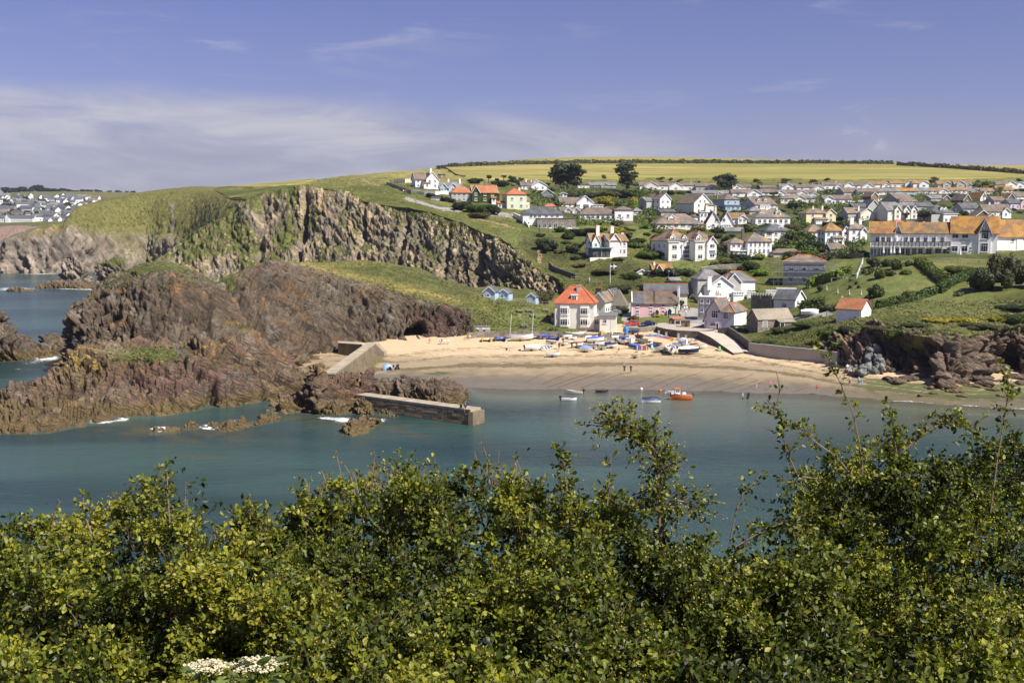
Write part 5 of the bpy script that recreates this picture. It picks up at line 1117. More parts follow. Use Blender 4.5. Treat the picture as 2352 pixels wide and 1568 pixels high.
h.win(-60,0,140,78,82,0,2);h.win(72,6,130,62,78,0,2);h.win(-80,0,38,66,46,0,2);h.door(-25,0,0,26,78,0,paintm('red_door',(0.35,0.03,0.03)));h.part('garage_door',MB().box(30*h.m,122*h.m,4.5*h.m,5.9*h.m,0.05,92*h.m),WALL['lilac']);h.blk(-170,60,80,80,110,'gy',80,'white','mixed',win=(1,0,0),rows=1,barge=False)
h=Hn(Z2,780,778,20,'old stone boathouse with a long corrugated roof beside the lilac cottage',cat='boathouse',name='boathouse');h.blk(0,0,470,230,95,'gx',105,'stone','sheet',barge=False,over=0.2);h.door(-140,0,0,60,70,0,GREYWOOD)
h=Hn(Z2,860,772,16,'open lean-to of grey boards at the end of the stone boathouse',cat='lean-to',name='lean_to');h.blk(60,-20,200,60,50,'mono',22,'darkgrey','sheet',over=0.2);h.door(-10,-20,0,50,44,0,BLACK)
h=Hn(Z2,885,560,-40,'white cottage with dark slate roof and one rooflight beside the castellated wall');h.blk(0,0,265,260,108,'gx',98,'white','slate',win=(0,0,2),rows=1);h.win(0,0,10,60,50,0,2)
h.part('rooflight',MB().add([((-10)*h.m,45*h.m,145*h.m),(18*h.m,45*h.m,145*h.m),(18*h.m,78*h.m,170*h.m),(-10*h.m,78*h.m,170*h.m)],[(0,1,2,3)]),GLASS)
h=Hn(Z2,1632,690,-42,'plain white boat shed with a terracotta tiled roof on the lawn edge',cat='shed',name='boat_shed');h.blk(0,0,305,270,122,'gx',108,'white','terracotta',over=0.25,barge=False);h.door(0,0,0,200,100,0,WALL['white']);h.win(152,130,90,30,6,90,0);h.win(152,130,30,36,6,90,0)
h=Hn(Z1,1490,170,12,'chalet with half orange, half red tiled roof and timber balcony behind a hedge');h.blk(0,0,240,150,55,'gx',66,'wood','orange',ridge=RIDGE,barge=False);h.blk(-60,-25,80,90,62,'gy',56,'wood','terracotta',win=(1,0,0),rows=1);h.blk(-150,-40,90,50,40,'flat',2,'wood','felt');h.chim(-90,60,110,140,20,'white',1)
h=Hn(Z1,1245,168,8,'little white gabled chalet left of the orange-roofed chalet');h.blk(0,0,110,110,26,'gy',34,'white','brown',win=(2,0,0),rows=1)
h=Hn(Z1,1635,285,14,'small weathered timber shed above the slate-roofed house',cat='shed',name='shed');h.blk(0,0,120,100,52,'gx',26,'wood','grey',barge=False);h.door(20,0,0,40,40,0,WOOD)
# shelters on the little square
h=Hn(Z1,1752,800,-14,'small boarded kiosk with a mossy flat roof on the quay',cat='kiosk',name='kiosk',Y=258);h.blk(0,0,100,70,92,'mono',10,'wood','mixed',over=0.15);h.win(12,0,40,22,22,0,0,DARKWOOD)
h=Hn(Z1,1680,745,10,'open timber shelter with a rusty sheet roof beside the kiosk',cat='shelter',name='shelter',Y=264);h.blk(0,0,130,80,55,'mono',18,'brown','terracotta',over=0.2);h.door(-20,0,0,60,44,0,BLACK)
h=Hn(Z1,1622,735,0,'low grey-roofed timber hut left of the rusty shelter',cat='hut',name='hut',Y=268);h.blk(0,0,100,80,60,'gx',24,'brown','grey',over=0.2,barge=False);h.door(0,0,0,26,40,0,BLACK)
# beach huts
for (cx,by,w,hh,rs,lab) in ((1825,966,88,46,36,'larger blue beach hut with dark roof, left of the joined pair'),(1925,972,78,44,26,'smaller blue beach hut, right of the joined pair'),(2122,1000,66,44,26,'single blue beach hut standing apart by the round bush')):
    h=Hn(ZB,cx,by,-18,lab,cat='beach hut',name='beach_hut',group='blue beach huts');h.blk(0,0,w,95,hh,'gy',rs,'hutblue','slate',over=0.2,sink=1.5)
    if cx!=2122:h.win(-8,0,10,24,26,0,1)
    else:h.door(0,0,0,16,36,0,WALL['hutblue'])
# low white sheds and walls
for zz,cx,by,w,d_,hh,lab in ((Z2,735,415,120,70,55,'low white flat-roofed store left of the castellated wall'),(Z2,910,395,220,60,60,'long white flat-roofed outbuilding below the scaffolded house'),(Z2,500,440,95,60,62,'pale flat garage beside the white gabled building')):
    h=Hn(zz,cx,by,-8,lab,cat='outbuilding',name='outbuilding');h.blk(0,0,w,d_,hh,'flat',2,'white','whitetop',over=0.08);h.door(-w*0.2,0,0,40,44,0,WALL['white'])

# ------------------------------------------------------------------ scaffolded house
h=Hn(Z2,1110,288,-16,'grey sheeted house wrapped in scaffolding with a lichened slate roof',cat='house');h.blk(0,0,470,330,262,'hip',75,'sheeting','mixed',win=(3,0,0),ridge=RIDGE)
h.chim(-130,120,290,370,34,'brown',2);h.chim(-60,200,300,370,34,'brown',2);h.chim(190,120,260,350,26,'brown',1)
S=empty('scaffold',h.p,math.radians(-16),'tube-and-board scaffold standing round the sheeted house','scaffold');m_=h.m
for i in range(13):
    x=(-340+i*55)*m_
    for y in (-18*m_,-45*m_):MB().tube([(x,y,-1.5),(x,y,275*m_)],0.04,5).build('standard',STEEL,S)
for zz in (40,95,150,205,255):
    for y in (-17*m_,-46*m_):MB().tube([(-370*m_,y,zz*m_),(345*m_,y,zz*m_)],0.035,5).build('ledger',STEEL,S)
for zz in (92,147,252):MB().box(-370*m_,345*m_,-44*m_,-20*m_,zz*m_-0.05,zz*m_).build('scaffold_board',GREYWOOD,S)
for a,b in ((-330,-200),(0,130),(200,320)):MB().tube([(a*m_,-48*m_,0),(b*m_,-48*m_,255*m_)],0.035,5).build('brace',STEEL,S)

# ------------------------------------------------------------------ hotel
h=Hn(Z3,545,640,-21,'long white hotel with golden lichened roofs, balcony and timbered gables',cat='hotel',name='hotel');h.root.scale=(0.86,1,1);m_=h.m
h.blk(520,0,1040,270,285,'gx',112,'white','lichen',barge=False,over=0.5);h.blk(145,-8,300,286,285,'gx',122,'white','orange',over=0.6);h.blk(1300,-14,560,300,290,'gx',175,'white','orange',barge=False,over=0.5)
h.blk(350,-16,85,150,285,'gy',82,'white','orange',over=0.2)
h.blk(1425,-34,150,180,290,'gy',150,'white','orange',over=0.45)
def studs(x,y,w,z,rise,n):
    for i in range(n):
        u=(i+0.5)/n*2-1;hh=rise*(1-abs(u))*0.86
        h.part('timber_stud',MB().box((x+u*w/2-2.2)*m_,(x+u*w/2+2.2)*m_,(y-3)*m_,(y-0.3)*m_,z*m_,(z+hh)*m_),DARKWOOD)
    h.part('tie_beam',MB().box((x-w/2)*m_,(x+w/2)*m_,(y-3.5)*m_,(y-0.3)*m_,(z-8)*m_,z*m_),DARKWOOD)
studs(350,-16,78,290,74,6);studs(1425,-34,130,300,128,7)
h.part('balcony_deck',MB().box(15*m_,1010*m_,-75*m_,-8.2*m_,118*m_,130*m_),WALL['white'])
h.part('balcony_rail',MB().box(15*m_,1010*m_,-76*m_,-73*m_,180*m_,186*m_),DARKWOOD)
h.part('balcony_glass',MB().box(17*m_,1008*m_,-75*m_,-74.2*m_,134*m_,178*m_),WALL['grey'])
for i in range(22):h.part('balcony_post',MB().box((16+i*47)*m_,(20+i*47)*m_,-77.5*m_,-72*m_,128*m_,182*m_),DARKWOOD)
for zx in (605,672,738,803,872,942,1012,1085,1172,1268,1366):
    x=(zx-545)*1.075+55
    h.part('balcony_screen',MB().prism([(-70*m_,131*m_),(-8.3*m_,131*m_),(-8.3*m_,240*m_),(-30*m_,240*m_),(-70*m_,160*m_)],x*m_,(x+5)*m_,'x'),WALL['white'])
    h.win(x-34,-8.2 if x<300 else 0,136,44,92,0,1,WHITE)
for i in range(7):h.win(20+i*44,-8.2 if i<6 else 0,6,34,92,0,1,WHITE)
for i,x in enumerate((350,410,480,560,640,745,860,960)):h.win(x,-16.2 if i==0 else 0,14,56 if i<5 else 78,88,0,1,WHITE)
for x in (1065,1185):h.win(x,-14,225,76,50,0,1);h.win(x,-14,70,76,66,0,1)
for z_ in (70,215):h.win(1425,-34,z_,84,105 if z_>100 else 100,0,2)
h.win(990,0,80,30,60,0,0);h.win(1262,-14,90,22,34,0,0)
for i,(tx_,dz) in enumerate((('COTTAGE',188),('HOTEL',162))):
    link('sign_lettering',text_mesh('sign_lettering',tx_,26*m_,WALL['darkgrey']),h.root,(1185*m_,-15.5*m_,dz*m_),(math.pi/2,0,0))
# sunlit east wing, built on its own bearing and then made part of the hotel
w2=House(Z3,2150,690,6,'x',Y=float(h.p[1])-5.5);w2.blk(200,0,700,260,300,'gx',175,'white','orange',win=(0,0,0),over=0.5,barge=False)
for x in (60,225,390):w2.win(x,0,225,40,36,0,0);w2.win(x,0,80,44,40,0,0)
w2.part('pilaster',MB().box(110*w2.m,185*w2.m,-6*w2.m,-0.2*w2.m,-1,290*w2.m),WALL['white'])
Mh=Matrix.Translation(Vector(h.p))@Matrix.Rotation(math.radians(-21),4,'Z')@Matrix.Diagonal((0.86,1,1,1));Mw=Matrix.Translation(Vector(w2.p))@Matrix.Rotation(math.radians(6),4,'Z')
for c in list(w2.root.children):c.parent=h.root;c.matrix_parent_inverse=Mh.inverted()@Mw
bpy.data.objects.remove(w2.root)
def parasol(zx,zy,hh,lab,Y=None):
    p=ground(Z3[0]+zx*Z3[2],Z3[1]+zy*Z3[2]) if Y is None else P(Z3[0]+zx*Z3[2],Z3[1]+zy*Z3[2],Y)
    r=empty('parasol',p,0,lab,'parasol','closed parasols on the hotel terrace')
    link('pole',cached('ppole',lambda:MB().tube([(0,0,-0.3),(0,0,2.6)],0.03,6).mesh('pole',GREYWOOD)),r)
    link('folded_canopy',cached('pcan',lambda:MB().lathe([(0.30,0.9),(0.24,1.3),(0.13,2.2),(0.04,2.6)],9).mesh('folded_canopy',WALL['white'])),r)
for zx,n in zip((700,785,825,890),('first','second','third','fourth')):parasol(zx,632,90,'%s closed white parasol from the gable end of the hotel terrace'%n,287)
parasol(1600,655,80,'closed white parasol standing alone before the hotel sign',275)

# ------------------------------------------------------------------ walls, fences, harbour works
def wallline(name,pts,hgt,th,mat,label,cat='wall',base=0.8,cap=None,Zs=None):
    """a wall along ground points (picture coordinates); one mesh with its own thickness"""
    g_=[ground(*p) for p in pts] if Zs is None else [PZ(p[0],p[1],z) for p,z in zip(pts,Zs)]
    root=empty(name,g_[0],0,label,cat);b=MB();o=np.array(g_[0]);hs=hgt if isinstance(hgt,(list,tuple)) else [hgt]*len(pts)
    left,right=[],[]
    for i,p in enumerate(g_):
        a_,c_=g_[max(i-1,0)],g_[min(i+1,len(g_)-1)];t=(c_-a_)[:2];t/=np.linalg.norm(t)+1e-9;n=np.array([-t[1],t[0]])*th/2
        left.append((p[:2]+n-o[:2],p[2]-o[2]));right.append((p[:2]-n-o[:2],p[2]-o[2]))
    vs=[]
    for (l,zl),(r,zr),hh in zip(left,right,hs):vs+=[(l[0],l[1],zl-base),(r[0],r[1],zr-base),(r[0],r[1],zr+hh),(l[0],l[1],zl+hh)]
    n=len(g_);fs=[(0,1,2,3),(4*n-4,4*n-1,4*n-2,4*n-3)]
    for i in range(n-1):
        a_=4*i
        for j in range(4):fs.append((a_+j,a_+(j+1)%4,a_+4+(j+1)%4,a_+4+j))
    b.add(vs,fs);b.build('wall',mat,root)
    if cap:
        c=MB();vs=[]
        for (l,zl),(r,zr),hh in zip(left,right,hs):
            mx=(l+r)/2;e=(l-mx)*1.25;vs+=[(*(mx+e),zl+hh),(*(mx-e),zr+hh),(*(mx-e),zr+hh+0.12),(*(mx+e),zl+hh+0.12)]
        c.add(vs,fs);c.build('coping',cap,root)
    return root
def fence(name,pts,hgt,label,mat=GREYWOOD,post=0.06,rails=2,gap=2.0,panel=None,group=None):
    g_=[ground(*p) for p in pts];root=empty(name,g_[0],0,label,'fence',group);o=np.array(g_[0])
    for a_,c_ in zip(g_[:-1],g_[1:]):
        L=np.linalg.norm(c_-a_);n=max(1,round(L/gap))
        pp=[a_+(c_-a_)*i/n for i in range(n+1)]
        for i,p in enumerate(pp):
            p=p.copy();link('post',cached(('post',q1(hgt),mat.name),lambda:MB().box(-post,post,-post,post,-0.5,hgt+0.08).mesh('post',mat)),root,tuple(p-o))
        for i in range(n):
            q0,q1_=pp[i]-o,pp[i+1]-o
            if panel:MB().add([(*q0[:2],q0[2]),(*q1_[:2],q1_[2]),(*q1_[:2],q1_[2]+hgt),(*q0[:2],q0[2]+hgt),(q0[0],q0[1]+.04,q0[2]),(q1_[0],q1_[1]+.04,q1_[2]),(q1_[0],q1_[1]+.04,q1_[2]+hgt),(q0[0],q0[1]+.04,q0[2]+hgt)],[(0,1,2,3),(7,6,5,4),(3,2,6,7),(0,4,5,1),(0,3,7,4),(1,5,6,2)]).build('panel',panel,root)
            else:
                for k in range(rails):MB().tube([q0+np.array([0,0,hgt*(k+1)/rails]),q1_+np.array([0,0,hgt*(k+1)/rails])],0.035,4).build('rail',mat,root)
    return root
STONE,DSTONE,CONC=WALL['stone'],WALL['darkstone'],WALL['concrete']
wallline('sea_wall',[(1072,777),(1110,775),(1160,774),(1220,773),(1290,774)],[1.3,1.4,1.3,1.3,1.3],0.6,STONE,'rubble stone sea wall below the green and pillbox')
wallline('sea_wall',[(1290,775),(1340,775),(1400,775),(1432,774)],0.9,0.5,STONE,'low stone wall under the red-roofed house')
wallline('retaining_wall',[(1432,762),(1470,763),(1512,760)],1.1,0.5,STONE,'grey stone wall in front of the parked red and dark cars')
wallline('dry_stone_wall',[(1262,618),(1270,622),(1282,627),(1296,632),(1310,637),(1323,641)],[2.4,1.6,1.5,1.5,1.5,1.5],0.6,DSTONE,'stepped grey dry-stone wall above the cliff path')
wallline('garden_wall',[(945,441),(960,443),(985,447),(1005,444)],1.0,0.4,WALL['white'],'white garden wall around the tall cliff-top house')
wallline('garden_wall',[(975,447),(1000,448),(1030,447)],1.6,0.4,WALL['white'],'scalloped white wall below the grey-blue cliff-top house')
wallline('garden_wall',[(1180,497),(1192,505),(1205,515),(1215,523)],[1.4,1.8,1.8,0.8],0.4,WALL['ivory'],'cream wall curving down beside the modern stone-fronted house')
wallline('road_wall',[(1610,623),(1640,622),(1680,620),(1712,620)],[1.0,1.6,1.6,1.8],0.5,STONE,'stone road wall below the paired villas lawn',cap=CONC)
wallline('castellated_wall',[(1725,708),(1750,708),(1775,709)],3.4,0.5,STONE,'dark stone wall with battlements behind the lilac cottage')
for o in [o for o in bpy.data.objects if o.name.startswith('castellated_wall')]:
    g_=ground(1725,708);g2=ground(1775,709)
    for i in range(8):
        p=(g2-g_)*(i+0.5)/8;link('merlon',cached('merlon',lambda:MB().box(-0.32,0.32,-0.26,0.26,3.38,4.0).mesh('merlon',CONC)),o,tuple(p))
# paddock / path fences
fence('timber_fence',[(1312,645),(1330,645),(1350,649),(1382,654)],1.1,'weathered post-and-rail fence along the path behind the red-roofed house')
fence('timber_fence',[(888,425),(905,431),(925,439),(945,446)],1.6,'close-boarded fence climbing the cliff-top slope',panel=GREYWOOD,gap=2.4)
fence('panel_fence',[(905,421),(930,421),(956,420)],2.2,'pale panel fence with dark posts behind the cliff-top lawn',panel=WALL['cream'],mat=DARKWOOD,gap=4.0)
fence('timber_fence',[(1892,592),(1935,592),(1983,592)],1.5,'brown boarded car-park fence left of the hotel',panel=WOOD,gap=2.2)
fence('timber_fence',[(1060,672),(1100,684),(1160,694),(1200,697),(1268,704)],1.0,'thin wire-and-post fence around the beach huts',gap=3.0)
fence('garden_rail',[(1982,600),(1978,615),(1972,628),(1968,640)],1.0,'white garden handrail beside the steps below the hotel',mat=WHITE,rails=2,gap=1.6)
fence('terrace_rail',[(2150,600),(2200,603),(2250,606),(2275,607)],1.0,'timber terrace rail in front of the hotel',rails=2)
fence('rope_fence',[(1855,662),(1880,652),(1910,647),(1945,641),(1968,635)],0.9,'white rope-and-post fence curving over the hotel lawn',mat=WHITE,rails=1,gap=4.0)
fence('field_gate',[(1898,728),(1921,731)],1.2,'five-barred timber gate beside the boat shed',rails=5,gap=3.0)
fence('cliff_path_rail',[(936,455),(960,463),(990,471),(1018,478)],0.8,'low rail of short posts along the cliff-top footpath',gap=3.0,rails=1)

# quay, slipway, retaining walls
def slab(name,tops,zb,mat,label=None,cat=None,kind=None,topmat=None,grow=0.0):
    """a solid with a sloping or level top given by world points"""
    n=len(tops);o=np.array(tops[0]);c=sum(tops)/n
    bt=[np.array([*(t[:2]+(t[:2]-c[:2])*grow),zb]) for t in tops]
    b=MB();b.add([t-o for t in tops]+[t-o for t in bt],[tuple(range(n))]+[(i,(i+1)%n,n+(i+1)%n,n+i) for i in range(n)]);b.m=[1]+[0]*n
    ob=b.build(name,[mat,topmat or mat],None,tuple(o)); return tag(ob,label,cat,None,kind)
slab('quay',[PZ(1510,750.5,5.0),PZ(1530,755,5.0),PZ(1555,758.5,5.0),PZ(1605,760.5,5.0),PZ(1640,756,5.1),PZ(1640,736,5.3),PZ(1510,742,5.3)],1.5,DSTONE,kind='structure',topmat=m_paint('quay_paving',(0.42,0.36,0.29),0.2))
SLIP=m_paint('slip_concrete',(0.50,0.44,0.35),0.2)
slab('slipway',[PZ(1604,760.8,5.02),PZ(1648,760,5.02),PZ(1674,769,4.5),PZ(1720,807,2.7),PZ(1685,811,2.55),PZ(1632,774,4.45)],0.5,DSTONE,kind='structure',topmat=SLIP)
wallline('retaining_wall',[(1649,760),(1675,768.5),(1700,788),(1722,807)],[0.7,1.7,2.0,2.2],0.5,DSTONE,'dark stone wall along the upper side of the slipway',Zs=[5.2,4.5,3.4,2.6],base=2)
wallline('retaining_wall',[(1722,808),(1760,815),(1800,820),(1850,826),(1890,832),(1925,839)],[1.9,2.2,2.2,2.3,2.4,2.6],0.6,CONC,'grey concrete sea wall between slipway and cliff',Zs=[2.7,2.6,2.6,2.5,2.4,2.3],base=1.5)
for px_,py_ in ((1513,772),(1530,776),(1558,779),(1575,783)):
    p=ground(px_,py_);o=MB().box(-0.22,0.22,-0.2,0.2,-0.5,1.2).box(-0.28,0.28,-0.26,0.26,1.2,1.3).build('mooring_post',CONC,None,tuple(p));tag(o,'square concrete mooring post below the quay wall, %s from its seaward corner'%{1513:'farthest',1530:'third',1558:'second',1575:'nearest'}[px_],'post','mooring posts by the quay')
# outer breakwater: coursed masonry with joints, capped with concrete
MAS=m_paint('breakwater_masonry',(0.215,0.172,0.112),0.4,0.9,0.8);BCAP=m_paint('breakwater_cap',(0.40,0.335,0.245),0.35,0.85,0.6)
A0,A1=PZ(819,905.5,2.3),PZ(1077,939.5,2.3);t=(A1-A0);t[2]=0;Lb=np.linalg.norm(t);t/=Lb;n=np.array([-t[1],t[0],0])
R=empty('breakwater',A0-np.array([0,0,2.3]),math.atan2(t[1],t[0]),'long masonry breakwater with a pale flat top reaching into the bay','breakwater')
MB().prism([(-0.55,-3),(-0.06,1.98),(2.26,1.98),(2.75,-3)],0,Lb+0.3,'x').build('core',MAS,R)
rb=random.Random(4)
for ci in range(4):
    z0,z1=0.05+ci*0.48,0.05+(ci+1)*0.48-0.04;x=rb.uniform(-1.2,0)
    while x<Lb-0.1:
        w=rb.uniform(1.0,2.2);xa,xb=max(x,0.02),min(x+w-0.04,Lb+0.25)
        if xb-xa>0.3:
            f= lambda z:-0.55+0.49*(z+3)/4.98-rb.uniform(0.03,0.10)
            MB().add([(xa,f(z0),z0),(xb,f(z0),z0),(xb,f(z1),z1),(xa,f(z1),z1),(xa,0.3,z0),(xb,0.3,z0),(xb,0.3,z1),(xa,0.3,z1)],[(0,1,2,3),(4,7,6,5),(0,4,5,1),(3,2,6,7),(0,3,7,4),(1,5,6,2)]).build('stone_block',MAS,R)
        x+=w
MB().box(-0.1,Lb+0.4,-0.16,2.34,1.98,2.30).build('coping',BCAP,R)
MB().prism([(Lb+0.28,-0.5),(Lb+0.28,2.7),(Lb+1.0,2.5),(Lb+1.0,-0.3)],-3,1.97,'z').build('pier_end',MAS,R)
# inner pier
B0,B1=PZ(852,786,4.4),PZ(756,860,4.0);
t2=(B1-B0);L2=np.linalg.norm(t2[:2]);a2=math.atan2(t2[1],t2[0])
R2=empty('harbour_pier',np.array([B0[0],B0[1],0]),a2,'old masonry harbour wall running down the beach from the headland','pier')
MB().prism([(-1.4,-2),(-0.9,4.0),(0.95,4.0),(1.9,-2)],-1.0,L2,'x').build('core',MAS,R2)
MB().box(-1.0,L2+0.1,-0.98,1.05,4.0,4.3).build('coping',BCAP,R2)
for ci in range(6):
    z0,z1=0.5+ci*0.58,0.5+(ci+1)*0.58-0.05;x=rb.uniform(-1.5,-0.5)
    while x<L2-0.3:
        w=rb.uniform(1.2,2.4);xa,xb=max(x,-0.9),min(x+w-0.05,L2-0.05)
        if xb-xa>0.3:
            f= lambda z:1.9-0.95*(z+2)/6+rb.uniform(0.03,0.10)
            MB().add([(xa,f(z0),z0),(xb,f(z0),z0),(xb,f(z1),z1),(xa,f(z1),z1),(xa,0.8,z0),(xb,0.8,z0),(xb,0.8,z1),(xa,0.8,z1)],[(3,2,1,0),(4,5,6,7),(0,1,5,4),(3,7,6,2),(0,4,7,3),(1,2,6,5)]).build('stone_block',MAS,R2)
        x+=w
q0,q1p=PZ(778,789,4.0),PZ(830,790,4.2);slab('harbour_wall_stub',[PZ(776,787,4.0),PZ(832,791,4.2),PZ(832,785.5,4.2),PZ(776,783,4.0)],-1,MAS,'dark stub of harbour wall joining the pier to the headland','wall',topmat=BCAP)
# steps at the pier root
st=empty('pier_steps',B0+np.array([1.3,-1.0,-4.4]),a2+1.3,'stone steps down to the sand at the head of the pier','steps')
for i in range(6):MB().box(i*0.35,i*0.35+0.36,-0.8,0.8,0.5,4.2-i*0.3).build('step',BCAP,st)
# pillbox
h=Hn(ZP,862,366,-4,'square concrete pillbox with two dark embrasures and white signs',cat='pillbox',name='pillbox');h.blk(0,0,300,200,92,'flat',2,'concrete','felt',over=0.05,sink=1.0)
for x in (-60,55):h.part('embrasure',MB().box((x-22)*h.m,(x+22)*h.m,-0.06,0.05,18*h.m,42*h.m),BLACK)
for x0_,x1_ in ((-88,-38),(8,148)):h.part('sign_board',MB().box(x0_*h.m,x1_*h.m,-0.08,-0.01,62*h.m,82*h.m),WALL['white'])
# ------------------------------------------------------------------ greenery
def m_leaf(name,c0,c1,c2,trans=0.25,rough=0.55):
    m,g=newmat(name)
    tn=g.attr('tone');oi=g.n('ObjectInfo',{},out=5)
    c=g.ramp(tn,[(0.0,c0),(0.55,c1),(1.0,c2)])
    c=g.mix(1.0,c,g.ramp(oi,[(0.0,(0.72,0.78,0.75)),(0.5,(1,1,1)),(1.0,(1.3,1.18,1.0))]),'MULTIPLY')
    b=g.n('BsdfPrincipled',{'Base Color':c,'Roughness':rough,'Specular IOR Level':0.3})
    t=g.n('BsdfTranslucent',{'Color':g.mix(1.0,c,(1.2,1.35,0.6),'MULTIPLY')})
    g.n('OutputMaterial',{'Surface':g.n('MixShader',{0:trans,1:b,2:t})})
    return m
L_GREEN=m_leaf('leaves_green',(0.035,0.055,0.012),(0.075,0.11,0.022),(0.14,0.175,0.04))
L_DARK=m_leaf('leaves_dark',(0.018,0.028,0.012),(0.036,0.052,0.018),(0.07,0.085,0.03),0.15)
L_OLIVE=m_leaf('leaves_olive',(0.045,0.05,0.022),(0.095,0.095,0.04),(0.17,0.16,0.075))
L_BRIGHT=m_leaf('leaves_bright',(0.07,0.12,0.012),(0.13,0.20,0.025),(0.22,0.28,0.05))
L_GOLD=m_leaf('leaves_gold',(0.14,0.13,0.01),(0.34,0.28,0.02),(0.55,0.46,0.04))
BARK=m_plain('bark',(0.12,0.09,0.065),0.9,0.2)
def leafquads(C,N,size,rng,asp=1.5):
    """one quad per point C facing roughly N"""
    n=len(C);a=rng.normal(size=(n,3));u=np.cross(N,a);u/=np.linalg.norm(u,axis=1,keepdims=True)+1e-9;v=np.cross(N,u)
    s=(np.asarray(size)*rng.uniform(0.6,1.3,n))[:,None];u=u*s;v=v*s*asp
    V=np.stack([C-u*0.5-v*0.5,C+u*0.5-v*0.3,C+u*0.45+v*0.5,C-u*0.4+v*0.6],1).reshape(-1,3)
    return V,np.arange(4*n).reshape(n,4)
def cloud_mesh(name,blobs,n,size,seed,mat,core=True,flat=0.0,corek=0.8):
    """foliage: leaf faces through the shell of several lumpy blobs, over an added solid core toned dark as inner shade"""
    rng=np.random.default_rng(seed);B=np.array(blobs,float);wt=(B[:,3]*B[:,4]);wt/=wt.sum()
    k=rng.choice(len(B),n,p=wt);d=rng.normal(size=(n,3));d/=np.linalg.norm(d,axis=1,keepdims=True);d[:,2]=np.where(d[:,2]<-0.35,-d[:,2]*0.5,d[:,2])
    lump=1+0.22*vnoise(d*2.3+B[k,:3]*3+seed)
    r=(0.72+0.32*rng.random(n)**0.6)*lump
    C=B[k,:3]+d*r[:,None]*B[k,3:6];N=d+rng.normal(size=(n,3))*0.75;N[:,2]+=flat;N/=np.linalg.norm(N,axis=1,keepdims=True)
    V,Fc=leafquads(C,N,size,rng);tone=np.repeat(np.clip(0.5+0.33*vnoise(C*2.2+seed)+rng.normal(0,0.17,n),0,1),4)
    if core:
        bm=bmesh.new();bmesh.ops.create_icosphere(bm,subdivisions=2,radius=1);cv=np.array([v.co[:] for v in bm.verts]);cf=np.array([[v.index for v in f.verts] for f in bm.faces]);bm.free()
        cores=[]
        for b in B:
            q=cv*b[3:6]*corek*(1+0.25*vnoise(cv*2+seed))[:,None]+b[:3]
            cores.append(cf+len(V));V=np.concatenate([V,q]);tone=np.concatenate([tone,np.full(len(q),0.15)])  # core toned dark, inner shade put into its colour
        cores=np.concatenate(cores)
        faces=[tuple(f) for f in Fc]+[tuple(f) for f in cores]
        return mesh_np(name,V,faces,[mat],False,{'tone':tone})
    return mesh_np(name,V,Fc,[mat],False,{'tone':tone})
def lumps(seed,n=6,w=0.5,h=1.0):
    r=random.Random(seed);out=[(0,0,h*0.42,w*0.62,w*0.62,h*0.46)]
    for i in range(n):
        a=i*6.283/n+r.uniform(-.4,.4);q=r.uniform(0.22,0.42)*w/0.5;out.append((math.cos(a)*q,math.sin(a)*q,h*r.uniform(0.25,0.62),w*r.uniform(0.32,0.5),w*r.uniform(0.32,0.5),h*r.uniform(0.24,0.38)))
    return out
BUSH={}
for nm,mt in (('green',L_GREEN),('dark',L_DARK),('olive',L_OLIVE),('bright',L_BRIGHT),('gold',L_GOLD)):
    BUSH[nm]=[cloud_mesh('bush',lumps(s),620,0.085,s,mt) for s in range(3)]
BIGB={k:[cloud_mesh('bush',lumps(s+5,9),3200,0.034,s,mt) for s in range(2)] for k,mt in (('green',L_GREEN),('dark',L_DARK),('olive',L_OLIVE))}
USED=set()
def uniq(lab,alts):
    for a in alts:
        l=lab%a
        if l not in USED and len(l.split())<=16:USED.add(l); return l
    USED.add(lab%alts[0]); return lab%alts[0]
def near_house(px,py):
    best=min(HS,key=lambda h:(h.px-px)**2+(3*(h.py-4-py))**2);lab=best.root['label']
    short=' '.join(lab.split()[:9]).rstrip(',')
    while short.split()[-1] in ('a','an','the','of','in','with','and','one','on','to','by','its','at','two','under','behind','beside','just','above','below','over','left','right','small','large','big','white','broad','facing','between'):short=' '.join(short.split()[:-1])
    dx,dy=px-best.px,py-best.py
    rel=('right of' if dx>0 else 'left of') if abs(dx)>3*abs(dy) else ('below' if dy>0 else 'above')
    return rel,short.rstrip(',')
def bush(px,py,w,hgt,kind='green',label=None,seed=0,name='bush',group='garden and hillside bushes',dy=None):
    p=ground(px,py);m_=(p[1]*cp+(H-p[2])*sp)/F
    rel,short=near_house(px,py)
    lab=label or uniq('%s '+kind+' bush '+rel+' the '+short,['rounded','spreading','low','dense','leafy','shaggy','compact','sprawling','untidy','small','clumped','wide'])
    o=link(name,BIGB[kind][seed%2] if w>42 and kind in BIGB else BUSH[kind][seed%3],None,(p[0],p[1]+(dy or 0),p[2]-0.25),(0,0,seed*1.7),(w*m_*0.95,w*m_*0.95,hgt*m_*1.05))
    return tag(o,lab,'bush',group,'thing')
